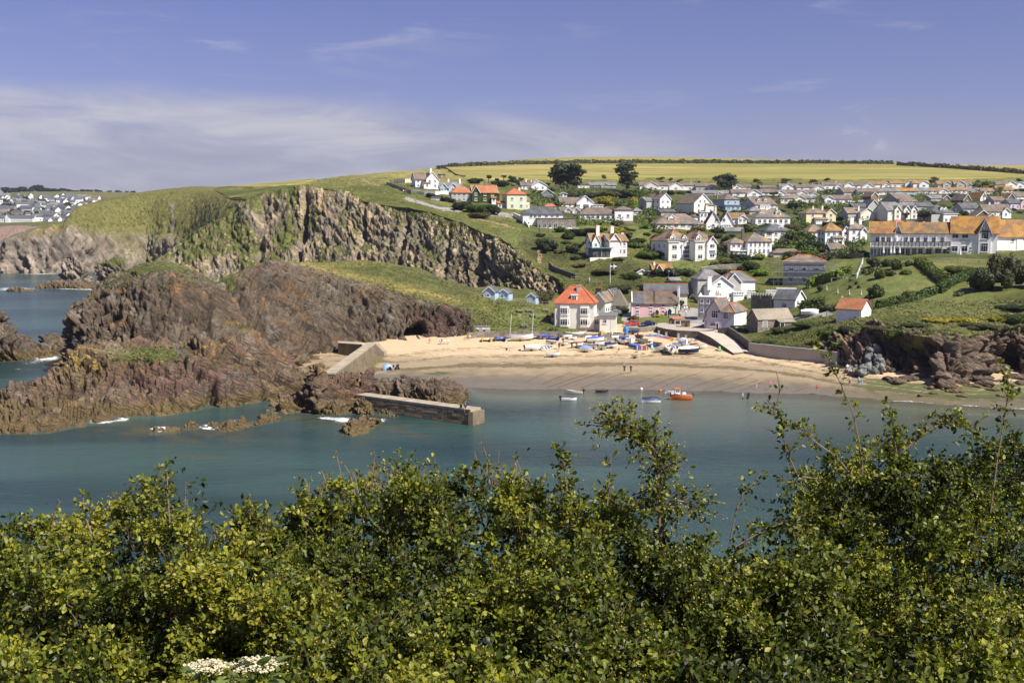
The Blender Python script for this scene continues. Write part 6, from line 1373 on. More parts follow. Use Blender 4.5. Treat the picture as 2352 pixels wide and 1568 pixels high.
# scattered garden bushes: never in front of a house wall
rb=random.Random(11);placed=[];cnt=0
rects=[(h.px+h.x0*F/h.p[1],h.px+h.x1*F/h.p[1],h.py-h.top*F/h.p[1],h.py) for h in HS if hasattr(h,'x0')]
tries=0
while cnt<285 and tries<9000:
    tries+=1
    px_=rb.uniform(1150,2390);py_=419+(rb.random()**0.8)*180
    if px_<1240 and (py_<425 or py_>470): continue
    if 1180<px_<1480 and 500<py_<600 and rb.random()<0.7: continue
    if px_>1985 and py_>505: continue
    if 1480<px_<1660 and py_>597: continue
    sc=0.55+(py_-415)/130;w=rb.uniform(11,30)*sc;hh=w*rb.uniform(0.36,0.62)
    if any(abs(px_-q[0])<(w+q[2])*0.36 and abs(py_-q[1])<(w+q[2])*0.16 for q in placed): continue
    bad= False
    for (xa,xb,yt,yb) in rects:
        if px_+w*0.45>xa and px_-w*0.45<xb and py_>yb-2 and py_-hh<yb-0.25*(yb-yt):bad= True; break
        if xa<px_<xb and yt+0.35*(yb-yt)<py_<=yb-2:bad= True; break
    if bad: continue
    placed.append((px_,py_,w));cnt+=1
    bush(px_,py_,w,hh,rb.choice(['green','green','green','dark','dark','dark','olive','bright']),seed=cnt)
for i,(x,y,w,hh,k,lab) in enumerate([
    (1248,698,46,38,'olive','grey-green round bush behind the single blue beach hut'),(1060,483,50,22,'dark','dark clipped bush mass above the road end on the cliff top'),(1095,490,52,24,'green','broad green bush below the ivy-clad house'),(1130,492,44,24,'dark','dark dense bush left of the pale green house'),(1100,499,60,14,'olive','grey-green tamarisk hedge-bush beside the cliff-top drive'),
    (1080,460,40,14,'green','green bush in front of the glazed garden room'),(1388,628,60,14,'olive','brown-green bramble patch on the slope below the pale pink house'),(1330,612,40,10,'olive','low bramble clump left of the pale pink house terrace'),(1450,640,46,18,'green','bright scrub right of the flagpole'),(1470,628,26,15,'dark','dark rounded shrub left of the little white chalet'),
    (1510,633,40,20,'dark','dark hedge tree before the orange-roofed chalet'),(1545,634,44,22,'dark','dark hedge tree right of the orange-roofed chalet'),(1578,632,40,20,'green','dark green hedge end above the timber shed'),(1425,668,60,16,'olive','scrubby bank right of the red roof chimneys'),(1500,664,70,14,'dark','dark scrub behind the slate-roofed house'),(1560,655,50,12,'green','grass and bramble bank left of the thatch'),
    (1270,764,34,15,'green','green bank of low scrub at the corner of the red-roofed house'),(1225,768,60,9,'green','low clipped green scrub along the sea wall top'),(1305,768,24,10,'green','small scrub clump under the red-roofed house bays'),(1430,716,34,12,'green','garden shrub beside the parked white van'),(1455,735,26,14,'green','leafy bush at the corner of the cottage lawn'),(1512,727,22,9,'gold','golden-flowered bush before the pink cottage porch'),(1548,726,30,9,'green','green bush before the cream cottage porch'),(1566,700,12,16,'green','round green tree by the cream cottage chimney'),
    (1660,630,60,16,'dark','dark bush on the bank below the road wall'),(1720,620,56,24,'green','green bush right of the road wall'),(1745,632,50,16,'bright','bright yellow-green bush left of the scaffolded house'),(1690,648,40,12,'green','low green bush above the grey slate roofs'),(1722,672,56,16,'bright','bright bank of shrubs beside the white gabled building'),(1700,600,44,20,'dark','dark shrub under the white guesthouse'),(1670,604,34,12,'olive','olive shrub on the lawn right of the paired villas'),(1645,612,34,14,'green','rounded shrub on the lawn below the paired villas'),
    (1795,690,22,12,'green','small bush above the slate-roofed white cottage'),(1835,560,70,34,'green','large green tree mass right of the dark-roofed cream house'),(1865,575,60,26,'dark','dark tree mass left of the pyramid-roofed house'),(1800,565,40,20,'olive','olive bushes behind the scaffold'),(1840,590,80,18,'green','bushy hedge above the scaffolded house'),
    (1757,798,60,22,'green','bright green shrubs on the bank above the slipway wall'),(1800,800,70,14,'green','green scrub along the concrete sea wall'),(1850,802,60,14,'olive','grassy scrub above the right end of the concrete wall'),(1800,762,50,14,'olive','rough scrub on the bank below the lean-to'),(1850,752,60,16,'green','rough green scrub below the five-barred gate'),(1900,770,46,18,'green','green tuft at the top of the red earth bank'),(1945,762,50,16,'dark','dark scrub at the cliff edge below the boat shed'),(1930,800,40,24,'green','green creeper hanging over the cliff left of the boulders'),(2060,790,60,40,'green','green ivy curtain hanging down the dark cliff'),(2010,758,60,16,'olive','olive scrub on the cliff edge'),
    (2150,738,60,12,'gold','yellow-flowering gorse on the cliff top, left one'),(2210,738,66,13,'gold','yellow-flowering gorse on the cliff top, middle one'),(2290,736,70,14,'gold','yellow-flowering gorse on the cliff top, right one'),(2100,750,70,12,'dark','dark heathy scrub on the cliff edge left of the gorse'),(2250,752,80,14,'olive','olive scrub on the cliff edge below the gorse'),(2330,740,70,24,'green','green scrub on the cliff edge at the right of the view'),(2330,712,80,16,'dark','dark heather bank rising at the right edge'),
    (2260,668,70,62,'dark','tall dark shrub mass below the hotel sunlit wing, left half'),(2310,662,80,84,'olive','tall olive shrub mass below the hotel sunlit wing, right half'),(2370,660,60,60,'dark','dark shrub cut by the right edge below the hotel'),
    (2010,684,34,38,'green','large clipped green shrub on the lower hotel lawn'),(1994,688,20,16,'olive','low round shrub beside the clipped shrub on the lower lawn'),(2020,640,26,32,'green','tall clipped shrub by the garden steps'),(2045,632,26,16,'olive','round shrub in shade right of the garden steps'),(2008,612,34,24,'dark','dark clipped shrub at the hotel corner'),(2035,612,22,20,'dark','dark shrub under the hotel terrace, middle'),(2060,618,30,28,'green','bright clipped shrub under the hotel terrace'),(1985,628,14,14,'green','small round shrub at the top of the garden steps'),(2000,628,16,18,'olive','bushy shrub right of the top of the garden steps'),(2088,610,18,16,'green','small bush before the white terrace wall'),(2080,630,30,14,'green','low spreading shrub on the hotel bank'),
    (2205,632,64,26,'green','long clipped shrub on the upper hotel lawn'),(2201,680,20,14,'green','single round bush on a short stem on the open lawn'),(2085,676,30,12,'olive','grey-green rosemary-like shrub on the lower lawn'),(1953,646,9,9,'olive','first little round topiary beside the garden path'),(1967,652,10,10,'olive','second little round topiary beside the garden path'),(1972,662,10,12,'olive','third little round topiary beside the garden path'),(1953,662,10,11,'olive','fourth little round topiary, left of the path'),(1960,634,10,8,'olive','highest little topiary beside the garden path'),(1884,668,16,18,'olive','round topiary beside the long clipped hedge'),(1900,712,30,16,'olive','round grey bush left of the five-barred gate'),(1921,712,16,16,'green','round green bush behind the boat shed'),
    (1180,420,28,14,'dark','dark bush under the palms on the hill'),(1090,421,40,14,'dark','dark scrub line right of the tall cliff-top house'),(1210,432,44,16,'dark','dark trees left of the white chalet house'),(1150,428,44,16,'dark','dark shrubs behind the ivy-clad house'),(1340,462,60,22,'dark','dark shrubbery below the big cypress'),(1390,455,60,18,'olive','brown-green shrubbery between the cypresses'),(1450,455,60,22,'green','bright rounded shrubbery left of the tall white house'),(1480,440,14,12,'bright','white-flowering shrub below the twisted cypress'),(1455,470,20,22,'gold','golden conifer left of the tall white house'),(1350,540,80,20,'dark','long dark shrub bank below the stone-based tower'),(1385,528,30,10,'gold','low golden shrub below the long white house'),(1420,548,50,30,'gold','golden spreading shrub behind the pale pink house'),(1440,562,60,16,'dark','dark hedge bank right of the pale pink house roof')]):
    bush(x,y,w,hh,k,lab,i)

# ------------------------------------------------------------------ trees
def tree(px,py,w,hgt,label,mat=L_DARK,seed=0,style='round',name='tree',n=2400):
    p=ground(px,py);m_=(p[1]*cp+(H-p[2])*sp)/F;w*=m_;hgt*=m_;r=random.Random(seed)
    root=empty(name,p,r.uniform(0,6),label,'tree')
    bl=[];tk=MB();tr=max(0.12,hgt*0.035)
    if style=='cypress':
        tk.tube([(0,0,-0.5),(0.2,0,hgt*0.35),(0.1,0.2,hgt*0.8)],[tr*1.3,tr,tr*0.3],7)
        for i in range(26):
            zf=0.24+0.68*i/25;a=r.uniform(0,6.28);q=w*0.5*(0.30+0.62*math.sin(math.pi*min(1,zf*0.75)))*r.uniform(0.35,0.85)
            c=(math.cos(a)*q,math.sin(a)*q,hgt*zf);s_=w*r.uniform(0.15,0.24)
            bl.append((*c,s_,s_,s_*0.5));tk.tube([(0.1,0.05,hgt*(zf-0.12)),c],[tr*0.4,tr*0.12],5)
    elif style=='palm':
        tk.tube([(0,0,-0.4),(0.1,0,hgt*0.7)],[tr*1.2,tr*0.9],6)
        for i in range(9):
            a=r.uniform(0,6.28);c=(math.cos(a)*w*0.25,math.sin(a)*w*0.25,hgt*r.uniform(0.62,0.9));bl.append((*c,w*0.24,w*0.24,w*0.12))
    else:
        tk.tube([(0,0,-0.5),(0.1,0.1,hgt*0.4),(0,0.15,hgt*0.7)],[tr*1.3,tr,tr*0.4],7)
        for i in range(10):
            a=r.uniform(0,6.28);q=w*0.3*r.uniform(0.2,1);c=(math.cos(a)*q,math.sin(a)*q,hgt*r.uniform(0.42,0.8));bl.append((*c,w*r.uniform(0.18,0.28),w*r.uniform(0.18,0.28),hgt*r.uniform(0.13,0.2)))
            tk.tube([(0,0.1,hgt*0.35),c],[tr*0.45,tr*0.12],5)
    tk.build('trunk',BARK,root)
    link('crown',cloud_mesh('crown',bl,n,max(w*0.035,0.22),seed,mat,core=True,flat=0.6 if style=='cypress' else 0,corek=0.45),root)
tree(1302,437,82,58,'big dark spreading cypress standing highest left of centre',L_DARK,1,'cypress',n=5000)
tree(1440,440,54,66,'tall twisted dark cypress leaning in the wind before the field',L_DARK,2,'cypress',n=4000)
tree(1665,438,54,36,'wide flat-topped dark cypress among the top bungalows',L_DARK,3,'cypress',n=3500)
tree(1388,479,44,27,'yellow-green flat cypress beside the asymmetric gabled house',L_GOLD,4,'cypress')
for i,(x,y,w,hh,mt,st_,lab) in enumerate([(1388,415,15,14,L_OLIVE,'round','small umbrella-shaped tree alone against the field'),(1516,420,24,16,L_GREEN,'round','round green tree at the field edge above the top row'),(1540,420,14,12,L_DARK,'round','small dark tree in the field edge hedge'),(1560,420,18,10,L_GREEN,'round','low tree right of the round green tree at the field edge'),(1740,430,22,19,L_OLIVE,'palm','feathery palm-like tree in the top row'),(1806,423,28,15,L_GREEN,'round','broad green tree at the field edge above the stone-faced gable'),(1868,424,26,13,L_OLIVE,'round','low olive tree at the field edge'),(1899,420,18,13,L_DARK,'round','dark round tree at the field edge right of the olive one'),(2147,430,24,26,L_OLIVE,'round','tall bushy tree rising above the right-hand top row'),(2256,441,30,24,L_OLIVE,'palm','palm-like bushy trees between orange roofs at right'),(2295,448,22,20,L_GOLD,'cypress','golden cypress near the right edge'),(2122,515,48,32,L_DARK,'round','big dark tree right of the three-gabled house'),(2213,502,30,19,L_DARK,'round','dark round tree behind the dark boarded gable'),(2080,504,18,15,L_OLIVE,'palm','small palm before the three-gabled house'),(1775,452,26,12,L_DARK,'round','dark tree in front of the second-row gabled house'),(2340,425,18,16,L_DARK,'round','dark tree at the right end of the field'),(1122,422,16,20,L_OLIVE,'palm','first palm-like tree from the cliff-top houses'),(1140,421,14,13,L_DARK,'round','small dark tree between the palms'),(1157,421,14,20,L_OLIVE,'palm','second palm-like tree from the cliff-top houses'),(1176,423,20,20,L_OLIVE,'palm','third palm-like tree, bushy with pale flowers'),(1198,421,16,14,L_OLIVE,'round','round olive tree left of the white chalet house'),(1265,416,20,17,L_OLIVE,'round','bare-looking rounded tree beside the big cypress')]):
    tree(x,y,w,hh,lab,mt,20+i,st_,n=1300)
# ------------------------------------------------------------------ hedges
def hedge(pts,hgt,wid,label,mat=L_GREEN,seed=0,dens=14,size=0.3,clip=False,name='hedge'):
    g_=[ground(*p) for p in pts];rng=np.random.default_rng(seed);o=g_[0];Vs,Fs,Ts,off=[],[],[],0;core=MB()
    for a,b in zip(g_[:-1],g_[1:]):
        L=np.linalg.norm(b-a);n=int(L*dens*(hgt+wid));t=rng.random(n);ang=rng.uniform(-0.15,math.pi+0.15,n)
        d_=(b-a)/L;s_=np.array([-d_[1],d_[0],0]);s_/=np.linalg.norm(s_)
        ca,sa=np.cos(ang),np.sin(ang)
        if clip:k=1/np.maximum(np.abs(ca),np.abs(sa))**0.8;ca,sa=ca*k,sa*k
        lump=1+(0.10 if clip else 0.35)*vnoise(np.stack([t*L*(0.5 if clip else 0.25)+seed*7,ang*0.8,0*t],1))
        C=a-o+(b-a)*t[:,None]+s_*(ca*lump*wid/2)[:,None]+np.array([0,0,1])*(sa*lump*hgt)[:,None]
        N=s_*ca[:,None]+np.array([0,0,1])*sa[:,None]+rng.normal(size=(n,3))*0.6;N/=np.linalg.norm(N,axis=1,keepdims=True)
        V,Fc=leafquads(C,N,size,rng);Vs.append(V);Fs.append(Fc+off);off+=len(V);Ts.append(np.repeat(np.clip(0.5+0.3*vnoise(C*0.6)+rng.normal(0,.17,n),0,1),4))
        for q,ss in ((a-o,1),(b-o,1)): pass
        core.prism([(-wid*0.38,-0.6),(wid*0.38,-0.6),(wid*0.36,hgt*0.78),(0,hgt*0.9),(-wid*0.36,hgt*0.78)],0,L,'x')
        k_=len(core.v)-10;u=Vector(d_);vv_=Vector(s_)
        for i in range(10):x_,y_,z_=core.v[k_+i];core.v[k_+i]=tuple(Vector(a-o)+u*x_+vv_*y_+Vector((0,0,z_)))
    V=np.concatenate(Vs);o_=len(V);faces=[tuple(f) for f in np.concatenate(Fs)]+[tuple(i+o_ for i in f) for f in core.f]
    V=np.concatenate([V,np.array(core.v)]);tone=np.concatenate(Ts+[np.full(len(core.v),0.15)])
    ob=link(name,mesh_np(name,V,faces,[mat],False,{'tone':tone}),None,tuple(o)); return tag(ob,label,'hedge',None,'thing')
hedge([(1003,388),(1050,383),(1148,379),(1294,375.5),(1400,375),(1500,374.5)],2.6,5,'far hedge along the ridge skyline, cliff-side half',L_OLIVE,1,1.2,1.3)
hedge([(1500,374.5),(1650,375),(1750,375.5),(1900,376),(2050,377)],2.6,5,'far hedge along the ridge skyline, inland half',L_OLIVE,2,1.2,1.3)
hedge([(2060,380),(2120,383),(2200,388),(2280,394),(2360,400)],3.2,5,'thick gorse-yellow hedge slanting down the right end of the field',L_OLIVE,3,1.2,1.3)
hedge([(1855,661),(1880,652),(1920,641),(1955,628)],2.2,3.0,'long bright clipped hedge climbing beside the scaffolded house',L_BRIGHT,4,16,0.35,True)
hedge([(1840,724),(1865,719),(1893,712)],3.0,2.4,'tall clipped green hedge behind the slate-roofed white cottage',L_GREEN,5,16,0.35,True)
hedge([(2012,708),(2050,700),(2100,690),(2148,674)],1.7,1.6,'long clipped hedge sweeping across the lower hotel lawn',L_GREEN,6,18,0.3,True)
hedge([(2155,674),(2175,660),(2200,648),(2245,636)],1.9,1.8,'clipped hedge rising beside the path to the hotel',L_GREEN,7,18,0.3,True)
hedge([(2110,606),(2125,616),(2145,632),(2172,652)],1.6,3.0,'broad smooth hedge bank dropping from the hotel terrace',L_GREEN,8,14,0.35,True)
hedge([(982,452),(1010,460),(1045,467)],1.6,2.0,'dark clipped hedge above the cliff-top footpath',L_DARK,9,10,0.35,True)
hedge([(1475,491),(1510,492),(1535,492)],2.5,2.0,'clipped hedge at the foot of the tall white house',L_GREEN,10,8,0.4,True)
hedge([(1815,478),(1830,480),(1850,482)],3.5,5.0,'thick clipped hedge under the hip-roofed cream bungalow',L_GREEN,11,6,0.5,True)
hedge([(1890,521),(1920,522),(1950,522)],2.0,2.0,'clipped hedge below the cream-yellow house',L_DARK,12,8,0.4,True)
hedge([(1660,663),(1690,654),(1720,640)],1.5,2.5,'bright hedge on the slope above the white gabled building',L_BRIGHT,13,10,0.35,True)

# ------------------------------------------------------------------ the distant town and its trees
FW,FR=WALL['white'],ROOF['slate']
FH=[]
for i,(w,d,hh,rs,rf) in enumerate(((11,8,5,3,'slate'),(16,8,3,3,'grey'),(9,9,5.5,3.5,'slate'),(24,9,5,3,'slate'),(14,8,3,2.6,'brown'))):
    b=MB();b.prism([(0,-3),(d,-3),(d,hh),(d/2,hh+rs),(0,hh)],-w/2,w/2,'x');k=len(b.f);b.mi=1
    b.prism([(-0.5,hh-0.3),(d/2,hh+rs+0.1),(d+0.5,hh-0.3),(d+0.5,hh),(d/2,hh+rs+0.5),(-0.5,hh)],-w/2-0.4,w/2+0.4,'x');b.mi=2
    for q in range(max(2,int(w/4))):x=-w/2+(q+0.5)*w/max(2,int(w/4));b.box(x-0.7,x+0.7,-0.12,0.0,1,2.4)
    FH.append(b.mesh('far_house',[FW,ROOF[rf],GLASS]))
rb=random.Random(5)
for row,y in enumerate((509,504,498,493,487,482,477,472,467,463,459,455)):
    x=rb.uniform(-40,-20)
    while x<185+(470-y)*1.2 if y<470 else x<170:
        x+=rb.uniform(15,32)
        if row<2 and x<82: continue
        p=P(x,y,np.interp(y,[449,460,478,497,512],[2200,2000,1830,1680,1590]));p[2]=zat(p[0],p[1])
        if y>505:lab='small white house of the far town just above its sea cliff'
        k_=rb.uniform(0.75,1.25);o=link('far_house',FH[rb.randrange(5)],None,tuple(p),(0,0,rb.uniform(-0.9,0.9)),(k_,k_,k_*rb.uniform(0.9,1.2)));tag(o,'small white house of the distant town across the bay','house','houses of the far town','thing')
h=House(ZD,36,510,0,'long white hotel-like block with dark dormered roof in the distant town',cat='building',name='far_building',Y=1600);h.blk(0,0,84,20,9,'gx',7,'white','slate',win=(14,0,0),ww=2,wh=1.6,rows=2);h.blk(-18,-3,9,14,11,'gy',7,'white','slate',win=(1,0,0))
CT=[cloud_mesh('far_tree',lumps(s+40,5,0.5,0.9),260,0.16,s,L_DARK) for s in range(3)]
for i in range(96):
    if i<26:px_,py_,w=16+i*11.5+rb.uniform(-4,4),443.5,rb.uniform(14,24)*(1 if i<12 else 0.6);Yt=2390
    else:px_,py_,w=rb.uniform(-10,200),rb.uniform(458,505),rb.uniform(8,16);Yt=np.interp(py_,[449,460,478,497,512],[2200,2000,1830,1680,1590])
    p=P(px_,py_,Yt);p[2]=zat(p[0],p[1]);s_=w*Yt/F
    o=link('far_tree',CT[i%3],None,(p[0],p[1],p[2]-1),(0,0,i),(s_,s_,s_*(0.75 if i<8 else 0.5 if i<26 else 0.95)));tag(o,'dark tree of the far skyline row beyond the distant town' if i<26 else 'dark tree among the houses of the distant town','tree','skyline trees far away' if i<26 else 'trees in the far town','thing')
# ------------------------------------------------------------------ the slope at the viewer's feet and its hawthorn hedge
ys=np.array([-8,-2,2,6,10,16,24,34,44]);zs=np.array([29.5,28.6,27.6,26.0,24.4,21.5,16,7,-3])
xs=np.linspace(-60,60,90);yy=np.linspace(-8,44,80)
Gd=np.stack([np.repeat(xs[None],80,0),np.repeat(yy[:,None],90,1),np.repeat(np.interp(yy,ys,zs)[:,None],90,1)],-1)
Gd[...,2]+=0.3*fbm(Gd.reshape(-1,3)*0.3,3).reshape(80,90)*(yy>4)[:,None]
sheet('near_slope',Gd,TURF,{'lawn':0*Gd[...,0],'scrub':0.6+0*Gd[...,0],'dry':0*Gd[...,0],'soil':0*Gd[...,0],'road':0*Gd[...,0]},land=False)
def m_haw():
    m,g=newmat('hawthorn_leaf')
    tn=g.attr('tone')
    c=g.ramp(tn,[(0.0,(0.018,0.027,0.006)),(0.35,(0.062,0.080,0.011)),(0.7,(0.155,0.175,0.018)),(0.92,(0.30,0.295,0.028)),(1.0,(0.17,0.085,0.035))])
    b=g.n('BsdfPrincipled',{'Base Color':c,'Roughness':0.45,'Specular IOR Level':0.28})
    t=g.n('BsdfTranslucent',{'Color':g.mix(1.0,c,(1.8,1.9,0.5),'MULTIPLY')})
    g.n('OutputMaterial',{'Surface':g.n('MixShader',{0:0.24,1:b,2:t})})
    return m
HAW=m_haw();BERRY=m_plain('haw_berry',(0.33,0.28,0.035),0.5,var=0.3);TWIG=m_plain('twig_bark',(0.17,0.105,0.07),0.85,0.2,var=0.3);STEM=m_plain('pale_bark',(0.24,0.17,0.12),0.85,0.2,var=0.3)
LT=np.array([(0,0,0),(-.21,.34,.05),(-.29,.66,.03),(0,1.0,-.07),(.29,.66,.03),(.21,.34,.05),(0,.5,-.03)])
LF=np.array([(0,6,1),(1,6,2),(2,6,3),(3,6,4),(4,6,5),(5,6,0)])
def leaves(C,D,size,rng):
    """lobed leaves at C pointing along D"""
    n=len(C);D=D/(np.linalg.norm(D,axis=1,keepdims=True)+1e-9);a=rng.normal(size=(n,3))+np.array([0.25,-0.3,0.9]);u=np.cross(D,a);u/=np.linalg.norm(u,axis=1,keepdims=True)+1e-9;w=np.cross(u,D)
    s=np.asarray(size)[:,None,None]
    V=C[:,None]+s*(LT[None,:,:1]*u[:,None]+LT[None,:,1:2]*D[:,None]+LT[None,:,2:]*w[:,None])
    return V.reshape(-1,3),(LF[None]+7*np.arange(n)[:,None,None]).reshape(-1,3)
oct_v=np.array([(1,0,0),(-1,0,0),(0,1,0),(0,-1,0),(0,0,1),(0,0,-1)],float);oct_f=np.array([(0,2,4),(2,1,4),(1,3,4),(3,0,4),(2,0,5),(1,2,5),(3,1,5),(0,3,5)])
def berries(C,r): return (C[:,None]+oct_v[None]*np.asarray(r)[:,None,None]).reshape(-1,3),(oct_f[None]+6*np.arange(len(C))[:,None,None]).reshape(-1,3)
def twig_tubes(A,B_,r0,r1):
    """thin three-sided twigs from A to B"""
    n=len(A);d=B_-A;d/=np.linalg.norm(d,axis=1,keepdims=True)+1e-9;a=np.cross(d,np.array([0.3,0.9,0.1]));a/=np.linalg.norm(a,axis=1,keepdims=True)+1e-9;b=np.cross(d,a)
    V=[]
    for base,r in ((A,r0),(B_,r1)):
        for k in range(3):V.append(base+(a*math.cos(k*2.094)+b*math.sin(k*2.094))*np.broadcast_to(r,(n,))[:,None])
    V=np.stack(V,1).reshape(-1,3);f=np.array([(0,1,4,3),(1,2,5,4),(2,0,3,5)])
    return V,(f[None]+6*np.arange(n)[:,None,None]).reshape(-1,4)
TOPX=[-100,0,60,130,200,250,330,390,425,470,520,560,600,645,680,720,780,850,900,960,1020,1080,1130,1200,1240,1290,1340,1400,1440,1470,1540,1600,1640,1680,1740,1800,1815,1850,1900,1950,2000,2040,2070,2110,2150,2200,2230,2260,2300,2350,2460]
TOPY=[1235,1230,1222,1200,1200,1160,1145,1135,1175,1275,1265,1180,1205,1235,1150,1130,1118,1102,1098,1108,1125,1110,1090,1105,1140,1125,1160,1145,1175,1205,1215,1225,1215,1235,1290,1290,1120,1085,1075,1070,1065,1030,1045,1075,1070,1080,1075,1045,1010,1005,990]
rng=np.random.default_rng(21)
BUSHES=[(-120,470,'dense hawthorn bush with reddish shoot tips in the lower left corner'),(470,640,'narrow hawthorn with an upright leafy column between two larger bushes'),(640,1235,'broad sunlit hawthorn bush at the centre left of the near hedge'),(1235,1640,'hawthorn bush with one tall bent leafy stem rising from it'),(1640,1800,'thin open hawthorn with sea showing through its twigs'),(1800,2480,'tall dark hawthorn heavy with berries at the right of the near hedge')]
SPR=[  # long shoots: points, leaf spread, leaves per metre, berries
 (5,[(1982,1090),(1975,1022),(1959,947),(1941,904),(1919,857),(1887,814),(1861,789)],.035,90,0),(5,[(1955,1090),(1923,1051),(1879,1019),(1833,979),(1793,961),(1750,943)],.05,130,0.2),(5,[(1770,955),(1786,922),(1791,889),(1782,850)],.015,40,0),(5,[(1833,1095),(1807,1033),(1793,979)],.04,90,0.1),
 (5,[(2275,1177),(2290,1062),(2308,954),(2315,900),(2315,857)],.045,110,0),(5,[(2070,1040),(2117,1001),(2175,968),(2232,990)],.07,260,0.5),(5,[(2059,1040),(2052,985),(2045,936)],.06,220,0.5),(5,[(1880,1100),(1840,1095),(1812,1110)],.06,220,0.5),
 (4,[(1674,1260),(1696,1152),(1728,1112),(1750,1084)],.03,60,0.2),(4,[(1690,1255),(1760,1215),(1830,1190)],.05,150,0.4),(4,[(1640,1290),(1700,1340),(1800,1330)],.06,160,0.4),
 (3,[(1518,1230),(1512,1150),(1512,1085),(1506,1038),(1481,1007),(1435,992),(1400,979)],.105,620,0.5),(3,[(1516,1170),(1560,1150),(1605,1168)],.09,420,0.5),(3,[(1514,1180),(1480,1165),(1450,1160)],.08,400,0.4),(3,[(1506,1040),(1530,1050),(1548,1065)],.06,320,0.3),
 (3,[(1304,1140),(1296,1069),(1292,1022)],.045,170,0.2),(3,[(1395,1160),(1399,1097),(1404,1041)],.035,90,0.2),(2,[(1125,1110),(1118,1082),(1120,1062)],.03,120,0.1),(2,[(1180,1110),(1186,1075),(1183,1050)],.02,80,0),(1,[(560,1290),(555,1220),(570,1165)],.08,300,0.1),(1,[(600,1300),(610,1230),(600,1185)],.08,300,0.1),(0,[(390,1200),(385,1130),(383,1065)],.03,90,0),(0,[(215,1240),(195,1180),(190,1135)],.015,60,0)]
for i in range(46):  # wispy reddish leaders along the top
    x=rng.uniform(5,1240);y=np.interp(x,TOPX,TOPY);hh=rng.uniform(20,75);dx=rng.uniform(-25,25)
    SPR.append((next(k for k,b in enumerate(BUSHES) if b[0]<=x<b[1]),[(x,y+25),(x+dx*0.4,y-hh*0.4),(x+dx,y-hh)],.008,45,-1))
for bi,(xa,xb,lab) in enumerate(BUSHES):
    wfrac=(xb-xa)/2600;n=int(1450*wfrac*(1.15 if bi==5 else 1.0));
    px_=rng.uniform(xa,xb,n*2);top=np.interp(px_,TOPX,TOPY);s_=rng.random(n*2)**0.92
    py_=top+rng.normal(0,9,n*2)+s_*(1680-top)
    keep=np.ones(n*2,bool)
    keep&=~(((np.abs(px_-1725)<95)&(py_<1300))&(rng.random(n*2)<0.93))
    keep&=~((np.abs(px_-1640)<20)&(py_>1285)&(py_<1320)&(rng.random(n*2)<0.9))
    px_,py_=px_[keep][:n],py_[keep][:n];n=len(px_)
    lump=vnoise(np.stack([px_/120,py_/95,0*px_+3.3],1))+0.5*vnoise(np.stack([px_/50,py_/42,0*px_+8.3],1))
    Ys=np.interp(py_,[1000,1150,1350,1680],[6.7,6.2,5.2,3.9])-0.60*lump+np.abs(rng.normal(0,0.22,n))
    r_=np.stack([(px_-CX)/F,cp+(CY-py_)/F*sp,-sp+(CY-py_)/F*cp],1);T=np.array([0,0,H])+r_*(Ys/r_[:,1])[:,None]
    kt=9;T0=T;ctone=0.47+0.30*vnoise(np.stack([px_/170+9,py_/120,0*px_],1))+0.10*(px_<1200)-0.06*(px_>1300)+rng.normal(0,0.14,n)
    D=rng.normal(size=(n*kt,3))*0.75+np.repeat(rng.normal(size=(n,3))*0.35,kt,0)+np.array([0.12,-0.35,0.55]);D/=np.linalg.norm(D,axis=1,keepdims=True);L=rng.uniform(0.06,0.17,n*kt)*np.repeat(rng.uniform(0.7,1.25,n),kt)
    A=np.repeat(T0,kt,0);T=A+D*L[:,None];tv,tf=twig_tubes(A,T,0.0022,0.0008);S0=T0+np.stack([rng.normal(0,.06,n),rng.uniform(.05,.2,n),-rng.uniform(.12,.3,n)],1);sv,sf=twig_tubes(S0,T0,0.0045,0.0025);tf=np.concatenate([tf,sf+len(tv)]);tv=np.concatenate([tv,sv])
    m_=16;t=rng.random((n*kt,m_))**0.7;C=(A[:,None]+(T-A)[:,None]*t[...,None]).reshape(-1,3);C+=rng.normal(0,0.010,C.shape)
    Dl=np.repeat(D,m_,0)*0.7+rng.normal(size=C.shape)*0.75
    sz=rng.uniform(0.018,0.037,len(C));tone=np.clip(np.repeat(ctone,kt*m_)+rng.normal(0,0.17,len(C)),0,0.94)
    px_,py_=np.repeat(px_,kt),np.repeat(py_,kt);n*=kt
    lv,lf=leaves(C,Dl,sz,rng);Vl,Fl,Tl=[lv],[lf],[np.repeat(tone,7)];off=len(lv)
    nb=int(n*(1.3 if bi>=3 else 0.4));kb=rng.integers(0,n,nb);okb=vnoise(np.stack([px_[kb]/120+40,py_[kb]/90,0*kb],1))>-0.1
    Bc=[T[kb][okb]+rng.normal(0,0.022,(okb.sum(),3))];Tv,Tf,to=[tv],[tf],len(tv)
    nf=n*4;kf=rng.integers(0,len(T0),nf);Cf=T0[kf]+rng.normal(0,0.10,(nf,3))+np.array([0,0.45,-0.12])*rng.uniform(0.4,1.6,(nf,1))-np.array([0,0,0.10]);lv,lf=leaves(Cf,rng.normal(size=(nf,3)),rng.uniform(0.030,0.055,nf),rng);Vl.append(lv);Fl.append(lf+off);off+=len(lv);Tl.append(np.repeat(np.clip(rng.normal(0.08,0.08,nf),0,0.4),7))  # deep fill leaves toned near black, shade of the gaps put into colour
    root=empty('hawthorn_bush',(float(np.mean(T[:,0])),6.3,26.0),0,lab,'bush');inv=-np.array(root.location)
    big=MB();singles=[]
